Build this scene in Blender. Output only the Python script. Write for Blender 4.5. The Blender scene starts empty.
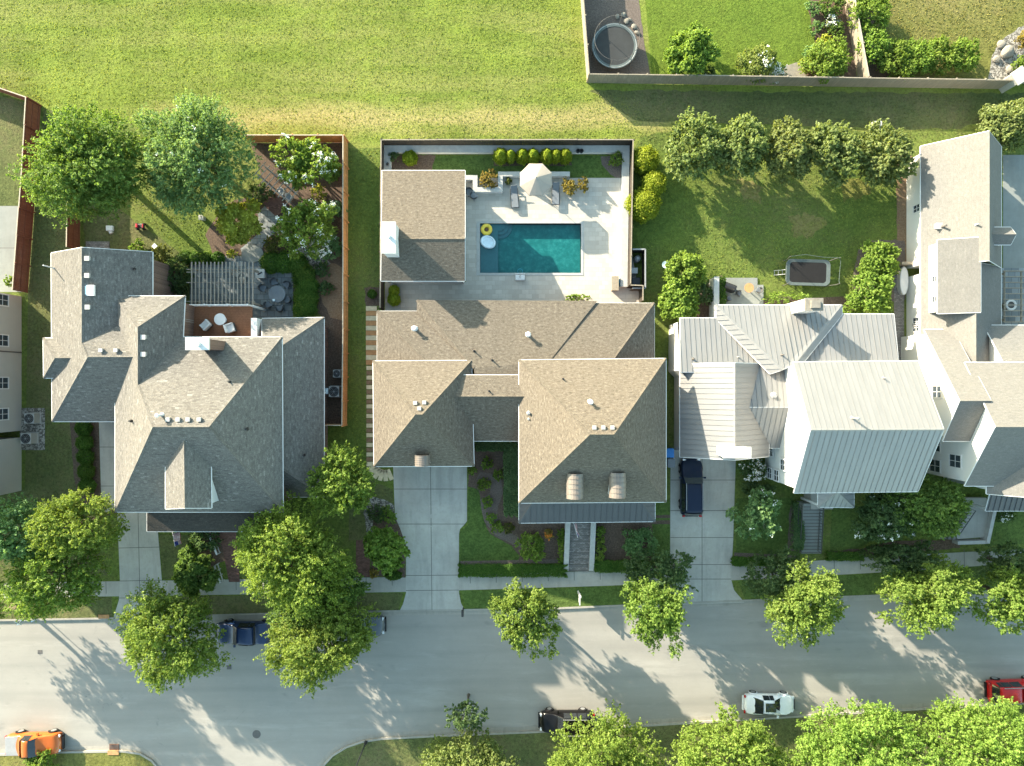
import bpy, bmesh, math, random
import numpy as np
from mathutils import Vector, Matrix
from mathutils.geometry import tessellate_polygon

SC = bpy.context.scene
COL = SC.collection
S, H, DROP = 0.09, 61.0, 1.1            # metres per pixel on the ground, height of the drone

# ------------------------------------------------------------------ camera
cd = bpy.data.cameras.new('camera'); cam = bpy.data.objects.new('camera', cd); COL.objects.link(cam)
cam.location = (0, 0, H); cam.rotation_euler = (0, 0, 0)
cd.sensor_width = 36.0; cd.lens = 36.0 * H / (1024 * S); cd.clip_end = 3000; cd.clip_start = 0.5
SC.camera = cam

# ------------------------------------------------------------------ sky, sun, exposure
SUN_EL, SUN_AZ = math.radians(17.5), math.radians(-48)
w = bpy.data.worlds.new('World'); SC.world = w; w.use_nodes = True
_sky = w.node_tree.nodes.new('ShaderNodeTexSky'); _sky.sky_type = 'NISHITA'; _sky.sun_disc = False
_sky.sun_elevation = SUN_EL; _sky.sun_rotation = SUN_AZ % (2 * math.pi)
_sky.dust_density = 1.0; _sky.ozone_density = 1.0
_wb = w.node_tree.nodes.new('ShaderNodeMix'); _wb.data_type = 'RGBA'; _wb.blend_type = 'MULTIPLY'; _wb.inputs[0].default_value = 1.0
_wb.inputs[7].default_value = (1.0, 1.02, 0.81, 1)          # camera white balance set for the warm low sun
w.node_tree.links.new(_sky.outputs[0], _wb.inputs[6]); w.node_tree.links.new(_wb.outputs[2], w.node_tree.nodes['Background'].inputs[0])
w.node_tree.nodes['Background'].inputs[1].default_value = 0.15
sd = bpy.data.lights.new('sun', 'SUN'); sun = bpy.data.objects.new('sun', sd); COL.objects.link(sun)
sd.energy = 4.3; sd.angle = math.radians(0.5); sd.color = (1.0, 0.875, 0.69)
to_sun = Vector((math.sin(SUN_AZ) * math.cos(SUN_EL), math.cos(SUN_AZ) * math.cos(SUN_EL), math.sin(SUN_EL)))
sun.rotation_euler = to_sun.to_track_quat('Z', 'Y').to_euler()
sun.location = to_sun * 200
SC.view_settings.view_transform = 'Standard'; SC.view_settings.look = 'None'
SC.view_settings.exposure = 2.32; SC.view_settings.gamma = 1.0; SC.view_settings.use_curve_mapping = False
SC.cycles.max_bounces = 6; SC.cycles.diffuse_bounces = 3; SC.cycles.transparent_max_bounces = 12
SC.cycles.caustics_reflective = False; SC.cycles.caustics_refractive = False

# ------------------------------------------------------------------ helpers
def P(px, py, z=0.0):
    """a point of the place at height z, read off the photo's pixel grid"""
    k = S * (H - z) / H
    return Vector(((px - 512) * k, (383 - py) * k, z))
def G(gx, gy, z=0.0):
    """a point given by ground units right of and below the picture centre"""
    return Vector((gx * S, -gy * S, z))
def V(p):
    return p if isinstance(p, Vector) else P(*p)

def tag(o, label=None, cat=None, group=None, kind=None):
    if label: o['label'] = label
    if cat: o['category'] = cat
    if group: o['group'] = group
    if kind: o['kind'] = kind
    return o
def thing(name, label, cat, loc=(0, 0, 0), rz=0.0, group=None):
    o = bpy.data.objects.new(name, None); COL.objects.link(o)
    o.location = loc; o.rotation_euler = (0, 0, rz); o.empty_display_size = 0.3
    return tag(o, label, cat, group)
def world_loc(o):
    v = Vector((0, 0, 0))
    while o is not None:
        v += Vector(o.location); o = o.parent
    return v
def copy_tree(o, parent=None):
    c = o.copy(); COL.objects.link(c); c.parent = parent
    for ch in list(o.children): copy_tree(ch, c)
    return c
def place(proto, used, loc, rz, label, scale=1.0):
    """the first call moves the first-built thing itself, later calls copy it with its parts"""
    o = proto if not used else copy_tree(proto)
    used.append(1)
    o.location = loc; o.rotation_euler = (0, 0, rz); o.scale = (scale,) * 3
    o['label'] = label
    return o

class MB:
    """collects shapes; build() links them as one mesh object"""
    def __init__(s): s.v = []; s.f = []; s.m = []; s.uv = []
    def face(s, pts, mi=0, uv=None):
        n = len(s.v); s.v += [Vector(p) for p in pts]; s.f.append(tuple(range(n, n + len(pts)))); s.m.append(mi)
        s.uv.append(uv)
    def raw(s, vs, fs, mi=0):
        n = len(s.v); s.v += [Vector(p) for p in vs]
        for f in fs: s.f.append(tuple(n + i for i in f)); s.m.append(mi); s.uv.append(None)
    def box(s, c, size, rz=0.0, mi=0, M=None):
        hx, hy, hz = size[0] / 2, size[1] / 2, size[2] / 2
        vs = [Vector((x, y, z)) for z in (-hz, hz) for x, y in ((-hx, -hy), (hx, -hy), (hx, hy), (-hx, hy))]
        R = M if M is not None else Matrix.Rotation(rz, 3, 'Z')
        vs = [R @ p + Vector(c) for p in vs]
        s.raw(vs, [(3, 2, 1, 0), (4, 5, 6, 7), (0, 1, 5, 4), (1, 2, 6, 5), (2, 3, 7, 6), (3, 0, 4, 7)], mi)
    def beam(s, a, b, w, h, mi=0, up=Vector((0, 0, 1))):
        a, b = Vector(a), Vector(b); d = b - a; L = d.length
        if L < 1e-6: return
        d = d / L
        if abs(d.dot(up)) > 0.98: up = Vector((0, 1, 0))
        r = d.cross(up).normalized(); u = r.cross(d)
        M = Matrix((d, r, u)).transposed()
        s.box((a + b) / 2, (L, w, h), M=M, mi=mi)
    def prism(s, poly, z0, z1, mi=0, top=None, hole=None):
        """poly: xy points; walls and a top"""
        poly = [Vector((p[0], p[1], 0)) for p in poly]
        ar = sum(poly[i].x * poly[(i + 1) % len(poly)].y - poly[(i + 1) % len(poly)].x * poly[i].y for i in range(len(poly)))
        if ar < 0: poly.reverse()
        n = len(poly)
        loops = [poly]
        if hole:
            hole = [Vector((p[0], p[1], 0)) for p in hole]; loops.append(hole)
        flat = [p for l in loops for p in l]
        b = len(s.v)
        s.v += [Vector((p.x, p.y, z1)) for p in flat]
        for t in tessellate_polygon(loops):
            a, b1, c = (flat[i] for i in t)
            cr = (b1 - a).cross(c - a).z
            t = t if cr > 0 else (t[0], t[2], t[1])
            s.f.append(tuple(b + i for i in t)); s.m.append(mi if top is None else top); s.uv.append(None)
        if z0 is not None and z0 < z1:
            for l in loops:
                m = len(l)
                for i in range(m):
                    p, q = l[i], l[(i + 1) % m]
                    s.face([(p.x, p.y, z0), (q.x, q.y, z0), (q.x, q.y, z1), (p.x, p.y, z1)], mi)
    def tube(s, a, b, r0, r1=None, n=8, mi=0, caps=True):
        r1 = r0 if r1 is None else r1
        a, b = Vector(a), Vector(b); d = (b - a)
        if d.length < 1e-6: return
        q = d.to_track_quat('Z', 'Y')
        vs = []
        for c, r in ((a, r0), (b, r1)):
            for i in range(n):
                t = 2 * math.pi * i / n
                vs.append(q @ Vector((r * math.cos(t), r * math.sin(t), 0)) + c)
        fs = [(i, (i + 1) % n, n + (i + 1) % n, n + i) for i in range(n)]
        if caps: fs += [tuple(range(n - 1, -1, -1)), tuple(range(n, 2 * n))]
        s.raw(vs, fs, mi)
    def path(s, pts, r, n=6, mi=0):
        for a, b in zip(pts[:-1], pts[1:]): s.tube(a, b, r, r, n, mi)
    def lathe(s, c, prof, n=16, mi=0, M=None):
        vs = []; R = M or Matrix.Identity(3)
        for r, z in prof:
            for i in range(n):
                t = 2 * math.pi * i / n
                vs.append(R @ Vector((r * math.cos(t), r * math.sin(t), z)) + Vector(c))
        fs = []
        for k in range(len(prof) - 1):
            for i in range(n):
                j = (i + 1) % n
                fs.append((k * n + i, k * n + j, (k + 1) * n + j, (k + 1) * n + i))
        fs.append(tuple((len(prof) - 1) * n + i for i in range(n))); fs.append(tuple(range(n - 1, -1, -1)))
        s.raw(vs, fs, mi)
    def torus(s, c, R, r, n=24, k=8, mi=0, M=None):
        vs = []; Q = M or Matrix.Identity(3)
        for i in range(n):
            a = 2 * math.pi * i / n
            for j in range(k):
                b = 2 * math.pi * j / k
                vs.append(Q @ Vector(((R + r * math.cos(b)) * math.cos(a), (R + r * math.cos(b)) * math.sin(a), r * math.sin(b))) + Vector(c))
        fs = [(i * k + j, ((i + 1) % n) * k + j, ((i + 1) % n) * k + (j + 1) % k, i * k + (j + 1) % k) for i in range(n) for j in range(k)]
        s.raw(vs, fs, mi)
    def build(s, name, mats, parent=None, smooth=False, bevel=0.0):
        if not isinstance(mats, (list, tuple)): mats = [mats]
        off = world_loc(parent) if parent else Vector((0, 0, 0))
        me = bpy.data.meshes.new(name)
        me.from_pydata([tuple(p - off) for p in s.v], [], s.f)
        for m in mats: me.materials.append(m)
        me.polygons.foreach_set('material_index', s.m)
        if any(u is not None for u in s.uv):
            ul = me.uv_layers.new(name='UVMap'); k = 0
            for i, f in enumerate(s.f):
                for j in range(len(f)):
                    ul.data[k].uv = s.uv[i][j] if s.uv[i] else (s.v[f[j]].x, s.v[f[j]].y)
                    k += 1
        if smooth: me.polygons.foreach_set('use_smooth', [True] * len(s.f))
        me.update()
        o = bpy.data.objects.new(name, me); COL.objects.link(o)
        if parent: o.parent = parent
        if bevel > 0:
            b = o.modifiers.new('bevel', 'BEVEL'); b.width = bevel; b.segments = 2; b.limit_method = 'ANGLE'
        return o

# ------------------------------------------------------------------ materials
MATS = {}
def nodes(name):
    m = bpy.data.materials.new(name); m.use_nodes = True
    nt = m.node_tree; nt.nodes.clear()
    out = nt.nodes.new('ShaderNodeOutputMaterial'); b = nt.nodes.new('ShaderNodeBsdfPrincipled')
    nt.links.new(b.outputs[0], out.inputs[0]); MATS[name] = m
    return m, nt, b, out
def N(nt, t, **kw):
    n = nt.nodes.new(t)
    for k, v in kw.items(): setattr(n, k, v)
    return n
def noise(nt, vec, scale, detail=4, rough=0.6):
    n = N(nt, 'ShaderNodeTexNoise'); n.inputs['Scale'].default_value = scale
    n.inputs['Detail'].default_value = detail; n.inputs['Roughness'].default_value = rough
    if vec is not None: nt.links.new(vec, n.inputs['Vector'])
    return n.outputs['Fac']
def ramp(nt, fac, stops):
    r = N(nt, 'ShaderNodeValToRGB'); e = r.color_ramp.elements
    while len(e) < len(stops): e.new(0.5)
    for i, (p, c) in enumerate(stops):
        e[i].position = p; e[i].color = (c[0], c[1], c[2], 1)
    nt.links.new(fac, r.inputs[0]); return r.outputs[0]
def mix(nt, fac, a, b, mode='MIX'):
    n = N(nt, 'ShaderNodeMix', data_type='RGBA', blend_type=mode)
    for sock, v in ((n.inputs[0], fac), (n.inputs[6], a), (n.inputs[7], b)):
        if isinstance(v, (int, float)): sock.default_value = v
        elif isinstance(v, tuple): sock.default_value = (v[0], v[1], v[2], 1)
        else: nt.links.new(v, sock)
    return n.outputs[2]
def mapr(nt, fac, a, b, c=0.0, d=1.0):
    n = N(nt, 'ShaderNodeMapRange'); nt.links.new(fac, n.inputs[0])
    for i, v in enumerate((a, b, c, d)): n.inputs[i + 1].default_value = v
    return n.outputs[0]
def mathn(nt, op, a, b=0.0):
    n = N(nt, 'ShaderNodeMath', operation=op)
    for i, v in enumerate((a, b)):
        if isinstance(v, (int, float)): n.inputs[i].default_value = v
        else: nt.links.new(v, n.inputs[i])
    return n.outputs[0]
def bump(nt, b, h, strength=0.4, dist=0.02):
    n = N(nt, 'ShaderNodeBump'); n.inputs['Strength'].default_value = strength; n.inputs['Distance'].default_value = dist
    nt.links.new(h, n.inputs['Height']); nt.links.new(n.outputs[0], b.inputs['Normal'])
def pos(nt): return N(nt, 'ShaderNodeNewGeometry').outputs['Position']
def uvc(nt): return N(nt, 'ShaderNodeTexCoord').outputs['UV']
def objc(nt): return N(nt, 'ShaderNodeTexCoord').outputs['Object']
def scl(nt, vec, s, rz=0.0):
    n = N(nt, 'ShaderNodeMapping'); n.inputs['Scale'].default_value = s; n.inputs['Rotation'].default_value = (0, 0, rz)
    nt.links.new(vec, n.inputs['Vector']); return n.outputs[0]

def plain(name, col, rough=0.6, metal=0.0, var=0.12, scale=3.0, spec=0.5):
    """a painted or plain surface with slight unevenness and grime"""
    m, nt, b, _ = nodes(name)
    p = objc(nt)
    f = noise(nt, p, scale, 5); g = noise(nt, p, scale * 9, 3)
    lo = tuple(c * (1 - var) for c in col); hi = tuple(min(1, c * (1 + var)) for c in col)
    c = ramp(nt, f, [(0.3, lo), (0.7, hi)])
    c = mix(nt, mapr(nt, g, 0.35, 0.75, 0, 0.25), c, lo)
    nt.links.new(c, b.inputs['Base Color']); b.inputs['Roughness'].default_value = rough; b.inputs['Metallic'].default_value = metal
    b.inputs['Specular IOR Level'].default_value = spec
    return m

def shingle(name, dark, mid, light, streak=0.3, tabs=0.5, grain=1.0):
    m, nt, b, _ = nodes(name)
    u = uvc(nt); ps = pos(nt)
    br = N(nt, 'ShaderNodeTexBrick'); nt.links.new(u, br.inputs['Vector'])
    br.offset = 0.37; br.squash_frequency = 3; br.squash = 1.4
    br.inputs['Scale'].default_value = 1.0; br.inputs['Brick Width'].default_value = 0.3; br.inputs['Row Height'].default_value = 0.145
    br.inputs['Mortar Size'].default_value = 0.012; br.inputs['Mortar Smooth'].default_value = 0.3; br.inputs['Bias'].default_value = 0.0
    br.inputs['Color1'].default_value = (0, 0, 0, 1); br.inputs['Color2'].default_value = (1, 1, 1, 1); br.inputs['Mortar'].default_value = (0.4, 0.4, 0.4, 1)
    c = ramp(nt, br.outputs['Color'], [(0.0, tuple(m_ + (d_ - m_) * tabs for d_, m_ in zip(dark, mid))), (0.5, mid), (0.95, mid), (1.0, tuple(m_ + (l_ - m_) * tabs for l_, m_ in zip(light, mid)))])
    big = noise(nt, ps, 0.3, 5, 0.6)
    st = noise(nt, scl(nt, u, (1.1, 0.1, 1)), 1.0, 5)
    c = mix(nt, mapr(nt, big, 0.4, 0.7, 0, 0.22), c, tuple(x * 0.82 for x in mid))
    c = mix(nt, mapr(nt, st, 0.45, 0.75, 0, streak), c, tuple(x * 0.75 for x in mid))
    g1 = noise(nt, scl(nt, u, (1, 1.7, 1)), 3.6, 3, 0.7); sp = noise(nt, ps, 17, 2, 0.7)
    c = mix(nt, mapr(nt, g1, 0.54, 0.7, 0, 0.6 * grain), c, light)
    c = mix(nt, mapr(nt, g1, 0.46, 0.32, 0, 0.65 * grain), c, dark)
    c = mix(nt, mapr(nt, sp, 0.55, 0.7, 0, 0.4), c, light)
    c = mix(nt, mapr(nt, sp, 0.45, 0.3, 0, 0.5), c, tuple(x * 0.7 for x in dark))
    nt.links.new(c, b.inputs['Base Color']); b.inputs['Roughness'].default_value = 0.92; b.inputs['Specular IOR Level'].default_value = 0.2
    sw = N(nt, 'ShaderNodeSeparateXYZ'); nt.links.new(u, sw.inputs[0])
    saw = mathn(nt, 'FRACT', mathn(nt, 'DIVIDE', sw.outputs[1], 0.145))
    h = mathn(nt, 'ADD', g1, mathn(nt, 'SUBTRACT', mathn(nt, 'MULTIPLY', sp, 0.5), mathn(nt, 'MULTIPLY', saw, 0.3)))
    bump(nt, b, h, 0.55, 0.05)
    return m

def seam_metal(name, col, rough=0.42):
    m, nt, b, _ = nodes(name)
    u = uvc(nt)
    pn = N(nt, 'ShaderNodeTexWhiteNoise'); sw = N(nt, 'ShaderNodeSeparateXYZ'); nt.links.new(u, sw.inputs[0])
    fl = mathn(nt, 'FLOOR', mathn(nt, 'DIVIDE', sw.outputs[0], 0.5)); pn.noise_dimensions = '1D'; nt.links.new(fl, pn.inputs['W'])
    f = noise(nt, scl(nt, u, (1.2, 0.25, 1)), 1.6, 4)
    c = ramp(nt, f, [(0.3, tuple(x * 0.9 for x in col)), (0.7, tuple(x * 1.06 for x in col))])
    c = mix(nt, mapr(nt, pn.outputs[0], 0, 1, 0, 0.14), c, tuple(x * 0.7 for x in col))
    nt.links.new(c, b.inputs['Base Color']); b.inputs['Roughness'].default_value = rough; b.inputs['Metallic'].default_value = 0.25
    w_ = noise(nt, scl(nt, u, (3, 0.6, 1)), 2.0, 2); bump(nt, b, w_, 0.08, 0.02)
    return m

def grass(name, a, b_, dry, dryness=0.5, scale=0.25, mow=None):
    m, nt, b, _ = nodes(name)
    p = pos(nt)
    n1 = noise(nt, p, scale, 6, 0.65); n2 = noise(nt, p, 1.3, 6, 0.7); n3 = noise(nt, p, 4.2, 5, 0.72); n4 = noise(nt, p, 0.09, 5, 0.6); n6 = noise(nt, p, 13.0, 3, 0.7)
    c = ramp(nt, n1, [(0.32, a), (0.68, b_)])
    c = mix(nt, mapr(nt, n2, 0.42, 0.72, 0, 0.75), c, tuple(x * 0.62 for x in a))
    d = mathn(nt, 'MULTIPLY', mapr(nt, n4, 0.42, 0.68), mapr(nt, n2, 0.3, 0.6))
    c = mix(nt, mathn(nt, 'MULTIPLY', d, dryness), c, dry)
    if mow:
        n7 = noise(nt, scl(nt, p, (0.1, 1, 1), 0.05), mow, 5, 0.65); n8 = noise(nt, p, 0.16, 5, 0.6)
        c = mix(nt, mapr(nt, n7, 0.42, 0.7, 0, 0.7), c, dry); c = mix(nt, mapr(nt, n8, 0.48, 0.68, 0, 0.7), c, tuple(min(1, x * 1.35) for x in b_))
    c = mix(nt, mapr(nt, n3, 0.5, 0.72, 0, 0.6), c, tuple(min(1, x * 1.5) for x in b_))
    c = mix(nt, mapr(nt, n3, 0.48, 0.3, 0, 0.7), c, tuple(x * 0.42 for x in a))
    c = mix(nt, mapr(nt, n6, 0.5, 0.3, 0, 0.55), c, tuple(x * 0.45 for x in a))
    nt.links.new(c, b.inputs['Base Color']); b.inputs['Roughness'].default_value = 0.95; b.inputs['Specular IOR Level'].default_value = 0.1
    bump(nt, b, mathn(nt, 'ADD', n3, mathn(nt, 'MULTIPLY', n6, 0.5)), 0.8, 0.12)
    return m

def speckle(name, cols, scale, rough=0.9, big=0.4, bumps=0.5, voronoi=False):
    """mulch, gravel, concrete, bark: three colours broken up at a small scale"""
    m, nt, b, _ = nodes(name)
    p = pos(nt)
    if voronoi:
        v = N(nt, 'ShaderNodeTexVoronoi'); v.inputs['Scale'].default_value = scale; nt.links.new(p, v.inputs['Vector'])
        s2 = N(nt, 'ShaderNodeSeparateColor'); nt.links.new(v.outputs['Color'], s2.inputs[0]); f = s2.outputs[0]; hgt = v.outputs['Distance']
    else:
        f = noise(nt, p, scale, 5, 0.7); hgt = f
    c = ramp(nt, f, [(0.3, cols[0]), (0.5, cols[1]), (0.72, cols[2])])
    g = noise(nt, p, big, 5, 0.6)
    c = mix(nt, mapr(nt, g, 0.4, 0.75, 0, 0.5), c, tuple(x * 0.75 for x in cols[1]))
    nt.links.new(c, b.inputs['Base Color']); b.inputs['Roughness'].default_value = rough; b.inputs['Specular IOR Level'].default_value = 0.2
    bump(nt, b, hgt, bumps, 0.02)
    return m

def concrete(name, col, stain=0.5):
    m, nt, b, _ = nodes(name)
    p = pos(nt)
    n1 = noise(nt, p, 0.5, 6, 0.65); n2 = noise(nt, p, 3.5, 5, 0.7); n3 = noise(nt, p, 30, 3)
    n5 = noise(nt, scl(nt, p, (2.2, 0.35, 1)), 0.8, 5)
    c = ramp(nt, n1, [(0.3, tuple(x * 0.85 for x in col)), (0.7, tuple(x * 1.08 for x in col))])
    c = mix(nt, mapr(nt, n2, 0.5, 0.8, 0, stain), c, tuple(x * 0.66 for x in col))
    c = mix(nt, mapr(nt, n5, 0.5, 0.72, 0, stain * 0.9), c, tuple(x * 0.58 for x in col)); n6 = noise(nt, scl(nt, p, (1.5, 0.25, 1), 0.03), 1.1, 4); c = mix(nt, mapr(nt, n6, 0.58, 0.74, 0, stain * 0.7), c, tuple(min(1, x * 1.3) for x in col))
    c = mix(nt, mapr(nt, n3, 0.5, 0.8, 0, 0.3), c, tuple(x * 0.8 for x in col))
    nt.links.new(c, b.inputs['Base Color']); b.inputs['Roughness'].default_value = 0.88; b.inputs['Specular IOR Level'].default_value = 0.3
    bump(nt, b, n3, 0.25, 0.01)
    return m

def paving(name, cols, bw, bh, mortar, ms=0.012, rough=0.8, rot=0.0):
    m, nt, b, _ = nodes(name)
    p = scl(nt, pos(nt), (1, 1, 1), rot)
    br = N(nt, 'ShaderNodeTexBrick'); nt.links.new(p, br.inputs['Vector'])
    br.inputs['Scale'].default_value = 1.0; br.inputs['Brick Width'].default_value = bw; br.inputs['Row Height'].default_value = bh
    br.inputs['Mortar Size'].default_value = ms; br.inputs['Color1'].default_value = (0, 0, 0, 1); br.inputs['Color2'].default_value = (1, 1, 1, 1)
    br.inputs['Mortar'].default_value = (0.5, 0.5, 0.5, 1)
    c = ramp(nt, br.outputs['Color'], [(0, cols[0]), (0.5, cols[1]), (1, cols[2])])
    n1 = noise(nt, p, 2.0, 6, 0.7); n2 = noise(nt, p, 0.4, 4)
    c = mix(nt, mapr(nt, n1, 0.45, 0.75, 0, 0.4), c, tuple(x * 0.75 for x in cols[1]))
    c = mix(nt, mapr(nt, n2, 0.4, 0.7, 0, 0.3), c, tuple(x * 0.85 for x in cols[0]))
    c = mix(nt, br.outputs['Fac'], c, mortar)
    nt.links.new(c, b.inputs['Base Color']); b.inputs['Roughness'].default_value = rough; b.inputs['Specular IOR Level'].default_value = 0.3
    bump(nt, b, mathn(nt, 'SUBTRACT', n1, br.outputs['Fac']), 0.3, 0.01)
    return m

def asphalt(name):
    m, nt, b, _ = nodes(name)
    p = pos(nt)
    n1 = noise(nt, scl(nt, p, (0.05, 0.7, 1)), 1.0, 5, 0.6); n2 = noise(nt, p, 0.6, 6, 0.7); n3 = noise(nt, p, 26, 3, 0.8)
    sp = noise(nt, scl(nt, p, (0.8, 2.6, 1)), 1.6, 6, 0.72)
    c = ramp(nt, n1, [(0.3, (0.235, 0.226, 0.203)), (0.7, (0.285, 0.274, 0.246))])
    c = mix(nt, mapr(nt, n2, 0.45, 0.75, 0, 0.3), c, (0.19, 0.185, 0.172))
    c = mix(nt, mapr(nt, sp, 0.6, 0.72, 0, 0.5), c, (0.32, 0.31, 0.285))
    c = mix(nt, mapr(nt, n3, 0.5, 0.8, 0, 0.4), c, (0.16, 0.157, 0.147))
    sy = N(nt, 'ShaderNodeSeparateXYZ'); nt.links.new(p, sy.inputs[0])
    wv = mathn(nt, 'ABSOLUTE', mathn(nt, 'SUBTRACT', mathn(nt, 'FRACT', mathn(nt, 'DIVIDE', mathn(nt, 'SUBTRACT', sy.outputs[1], mathn(nt, 'MULTIPLY', sy.outputs[0], 0.029)), 2.6)), 0.5))
    lane = mathn(nt, 'MULTIPLY', mapr(nt, wv, 0.16, 0.0), mapr(nt, noise(nt, scl(nt, p, (0.06, 0.8, 1)), 1.0, 4), 0.35, 0.65)); c = mix(nt, mathn(nt, 'MULTIPLY', lane, 0.35), c, (0.17, 0.166, 0.155))
    ol = noise(nt, scl(nt, p, (0.5, 1, 1)), 0.75, 3, 0.5); c = mix(nt, mapr(nt, ol, 0.66, 0.75, 0, 0.5), c, (0.15, 0.146, 0.135)); pt = noise(nt, scl(nt, p, (0.16, 0.9, 1), 0.03), 0.9, 6, 0.7); c = mix(nt, mapr(nt, pt, 0.55, 0.68, 0, 0.5), c, (0.33, 0.318, 0.288))
    # sealed cracks
    v = N(nt, 'ShaderNodeTexVoronoi', feature='DISTANCE_TO_EDGE'); v.inputs['Scale'].default_value = 0.11; v.inputs['Randomness'].default_value = 1.0
    wob = N(nt, 'ShaderNodeVectorMath', operation='ADD'); nt.links.new(p, wob.inputs[0])
    nz = N(nt, 'ShaderNodeTexNoise'); nz.inputs['Scale'].default_value = 0.9; nz.inputs['Detail'].default_value = 5; nt.links.new(p, nz.inputs['Vector'])
    nt.links.new(nz.outputs['Color'], wob.inputs[1]); nt.links.new(wob.outputs[0], v.inputs['Vector'])
    c = mix(nt, mathn(nt, 'MULTIPLY', mapr(nt, v.outputs['Distance'], 0.0025, 0.0, 0, .6), mapr(nt, n2, 0.5, 0.65)), c, (0.13, 0.13, 0.125))
    nt.links.new(c, b.inputs['Base Color']); b.inputs['Roughness'].default_value = 0.85; b.inputs['Specular IOR Level'].default_value = 0.35
    bump(nt, b, n3, 0.35, 0.01)
    return m

def siding(name, col, pitch=0.16, vertical=False):
    m, nt, b, _ = nodes(name)
    p = pos(nt); sw = N(nt, 'ShaderNodeSeparateXYZ'); nt.links.new(p, sw.inputs[0])
    if vertical:
        co = mathn(nt, 'ADD', sw.outputs[0], sw.outputs[1])
    else: co = sw.outputs[2]
    fr = mathn(nt, 'FRACT', mathn(nt, 'DIVIDE', co, pitch))
    n1 = noise(nt, p, 1.2, 5)
    c = ramp(nt, n1, [(0.3, tuple(x * 0.94 for x in col)), (0.7, col)])
    c = mix(nt, mapr(nt, fr, 0.9, 1.0, 0, 0.45), c, tuple(x * 0.5 for x in col))
    nt.links.new(c, b.inputs['Base Color']); b.inputs['Roughness'].default_value = 0.6
    bump(nt, b, fr, 0.4, 0.02)
    return m

def wood(name, col, rough=0.8, board=None):
    m, nt, b, _ = nodes(name)
    p = objc(nt)
    n1 = noise(nt, scl(nt, p, (6, 6, 0.8)), 1.5, 5); n2 = noise(nt, p, 1.0, 4)
    gi = N(nt, 'ShaderNodeNewGeometry').outputs['Random Per Island']
    c = ramp(nt, n1, [(0.3, tuple(x * 0.7 for x in col)), (0.7, tuple(x * 1.15 for x in col))])
    c = mix(nt, mapr(nt, n2, 0.4, 0.75, 0, 0.4), c, tuple(x * 0.65 for x in col))
    c = mix(nt, mapr(nt, gi, 0, 1, 0, 0.45), c, tuple(x * 0.68 for x in col))
    if board:
        sw = N(nt, 'ShaderNodeSeparateXYZ'); nt.links.new(p, sw.inputs[0])
        fr = mathn(nt, 'FRACT', mathn(nt, 'DIVIDE', sw.outputs[board[0]], board[1]))
        c = mix(nt, mapr(nt, fr, 0.9, 0.94, 0, 0.8), c, tuple(x * 0.25 for x in col))
    nt.links.new(c, b.inputs['Base Color']); b.inputs['Roughness'].default_value = rough
    b.inputs['Specular IOR Level'].default_value = 0.25
    return m

def leaf(name, cols, trans=0.5, gloss=0.6, patch=None):
    m = bpy.data.materials.new(name); m.use_nodes = True; nt = m.node_tree; nt.nodes.clear(); MATS[name] = m
    out = N(nt, 'ShaderNodeOutputMaterial'); b = N(nt, 'ShaderNodeBsdfPrincipled'); t = N(nt, 'ShaderNodeBsdfTranslucent'); mx = N(nt, 'ShaderNodeMixShader')
    g = N(nt, 'ShaderNodeNewGeometry'); oi = N(nt, 'ShaderNodeObjectInfo')
    n1 = noise(nt, g.outputs['Position'], 0.55, 3)
    f = mathn(nt, 'ADD', mathn(nt, 'MULTIPLY', g.outputs['Random Per Island'], 0.62), mathn(nt, 'MULTIPLY', mapr(nt, n1, 0.3, 0.7), 0.38))
    c = ramp(nt, f, [(0.05, cols[0]), (0.5, cols[1]), (0.95, cols[2])])
    if patch:
        pp = g.outputs['Position']; b1 = noise(nt, pp, 0.16, 5, 0.6); b2 = noise(nt, scl(nt, pp, (0.12, 1, 1), 0.06), 0.5, 5, 0.6); b3 = noise(nt, scl(nt, pp, (1, 0.14, 1)), 0.22, 4)
        c = mix(nt, mapr(nt, b1, 0.46, 0.68, 0, 0.8), c, patch[0]); c = mix(nt, mapr(nt, b2, 0.5, 0.7, 0, 0.6), c, patch[1]); c = mix(nt, mapr(nt, b3, 0.5, 0.7, 0, 0.45), c, cols[1])
    hs = N(nt, 'ShaderNodeHueSaturation'); nt.links.new(c, hs.inputs['Color'])
    nt.links.new(mapr(nt, oi.outputs['Random'], 0, 1, 0.492, 0.508), hs.inputs['Hue']); nt.links.new(mapr(nt, oi.outputs['Random'], 0, 1, 0.94, 1.1), hs.inputs['Value'])
    nt.links.new(hs.outputs[0], b.inputs['Base Color']); b.inputs['Roughness'].default_value = gloss; b.inputs['Specular IOR Level'].default_value = 0.15
    tc = mix(nt, 1.0, hs.outputs[0], (1.25, 1.2, 0.55), 'MULTIPLY'); nt.links.new(tc, t.inputs['Color'])
    mx.inputs[0].default_value = trans
    nt.links.new(b.outputs[0], mx.inputs[1]); nt.links.new(t.outputs[0], mx.inputs[2]); nt.links.new(mx.outputs[0], out.inputs[0])
    return m

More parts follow.
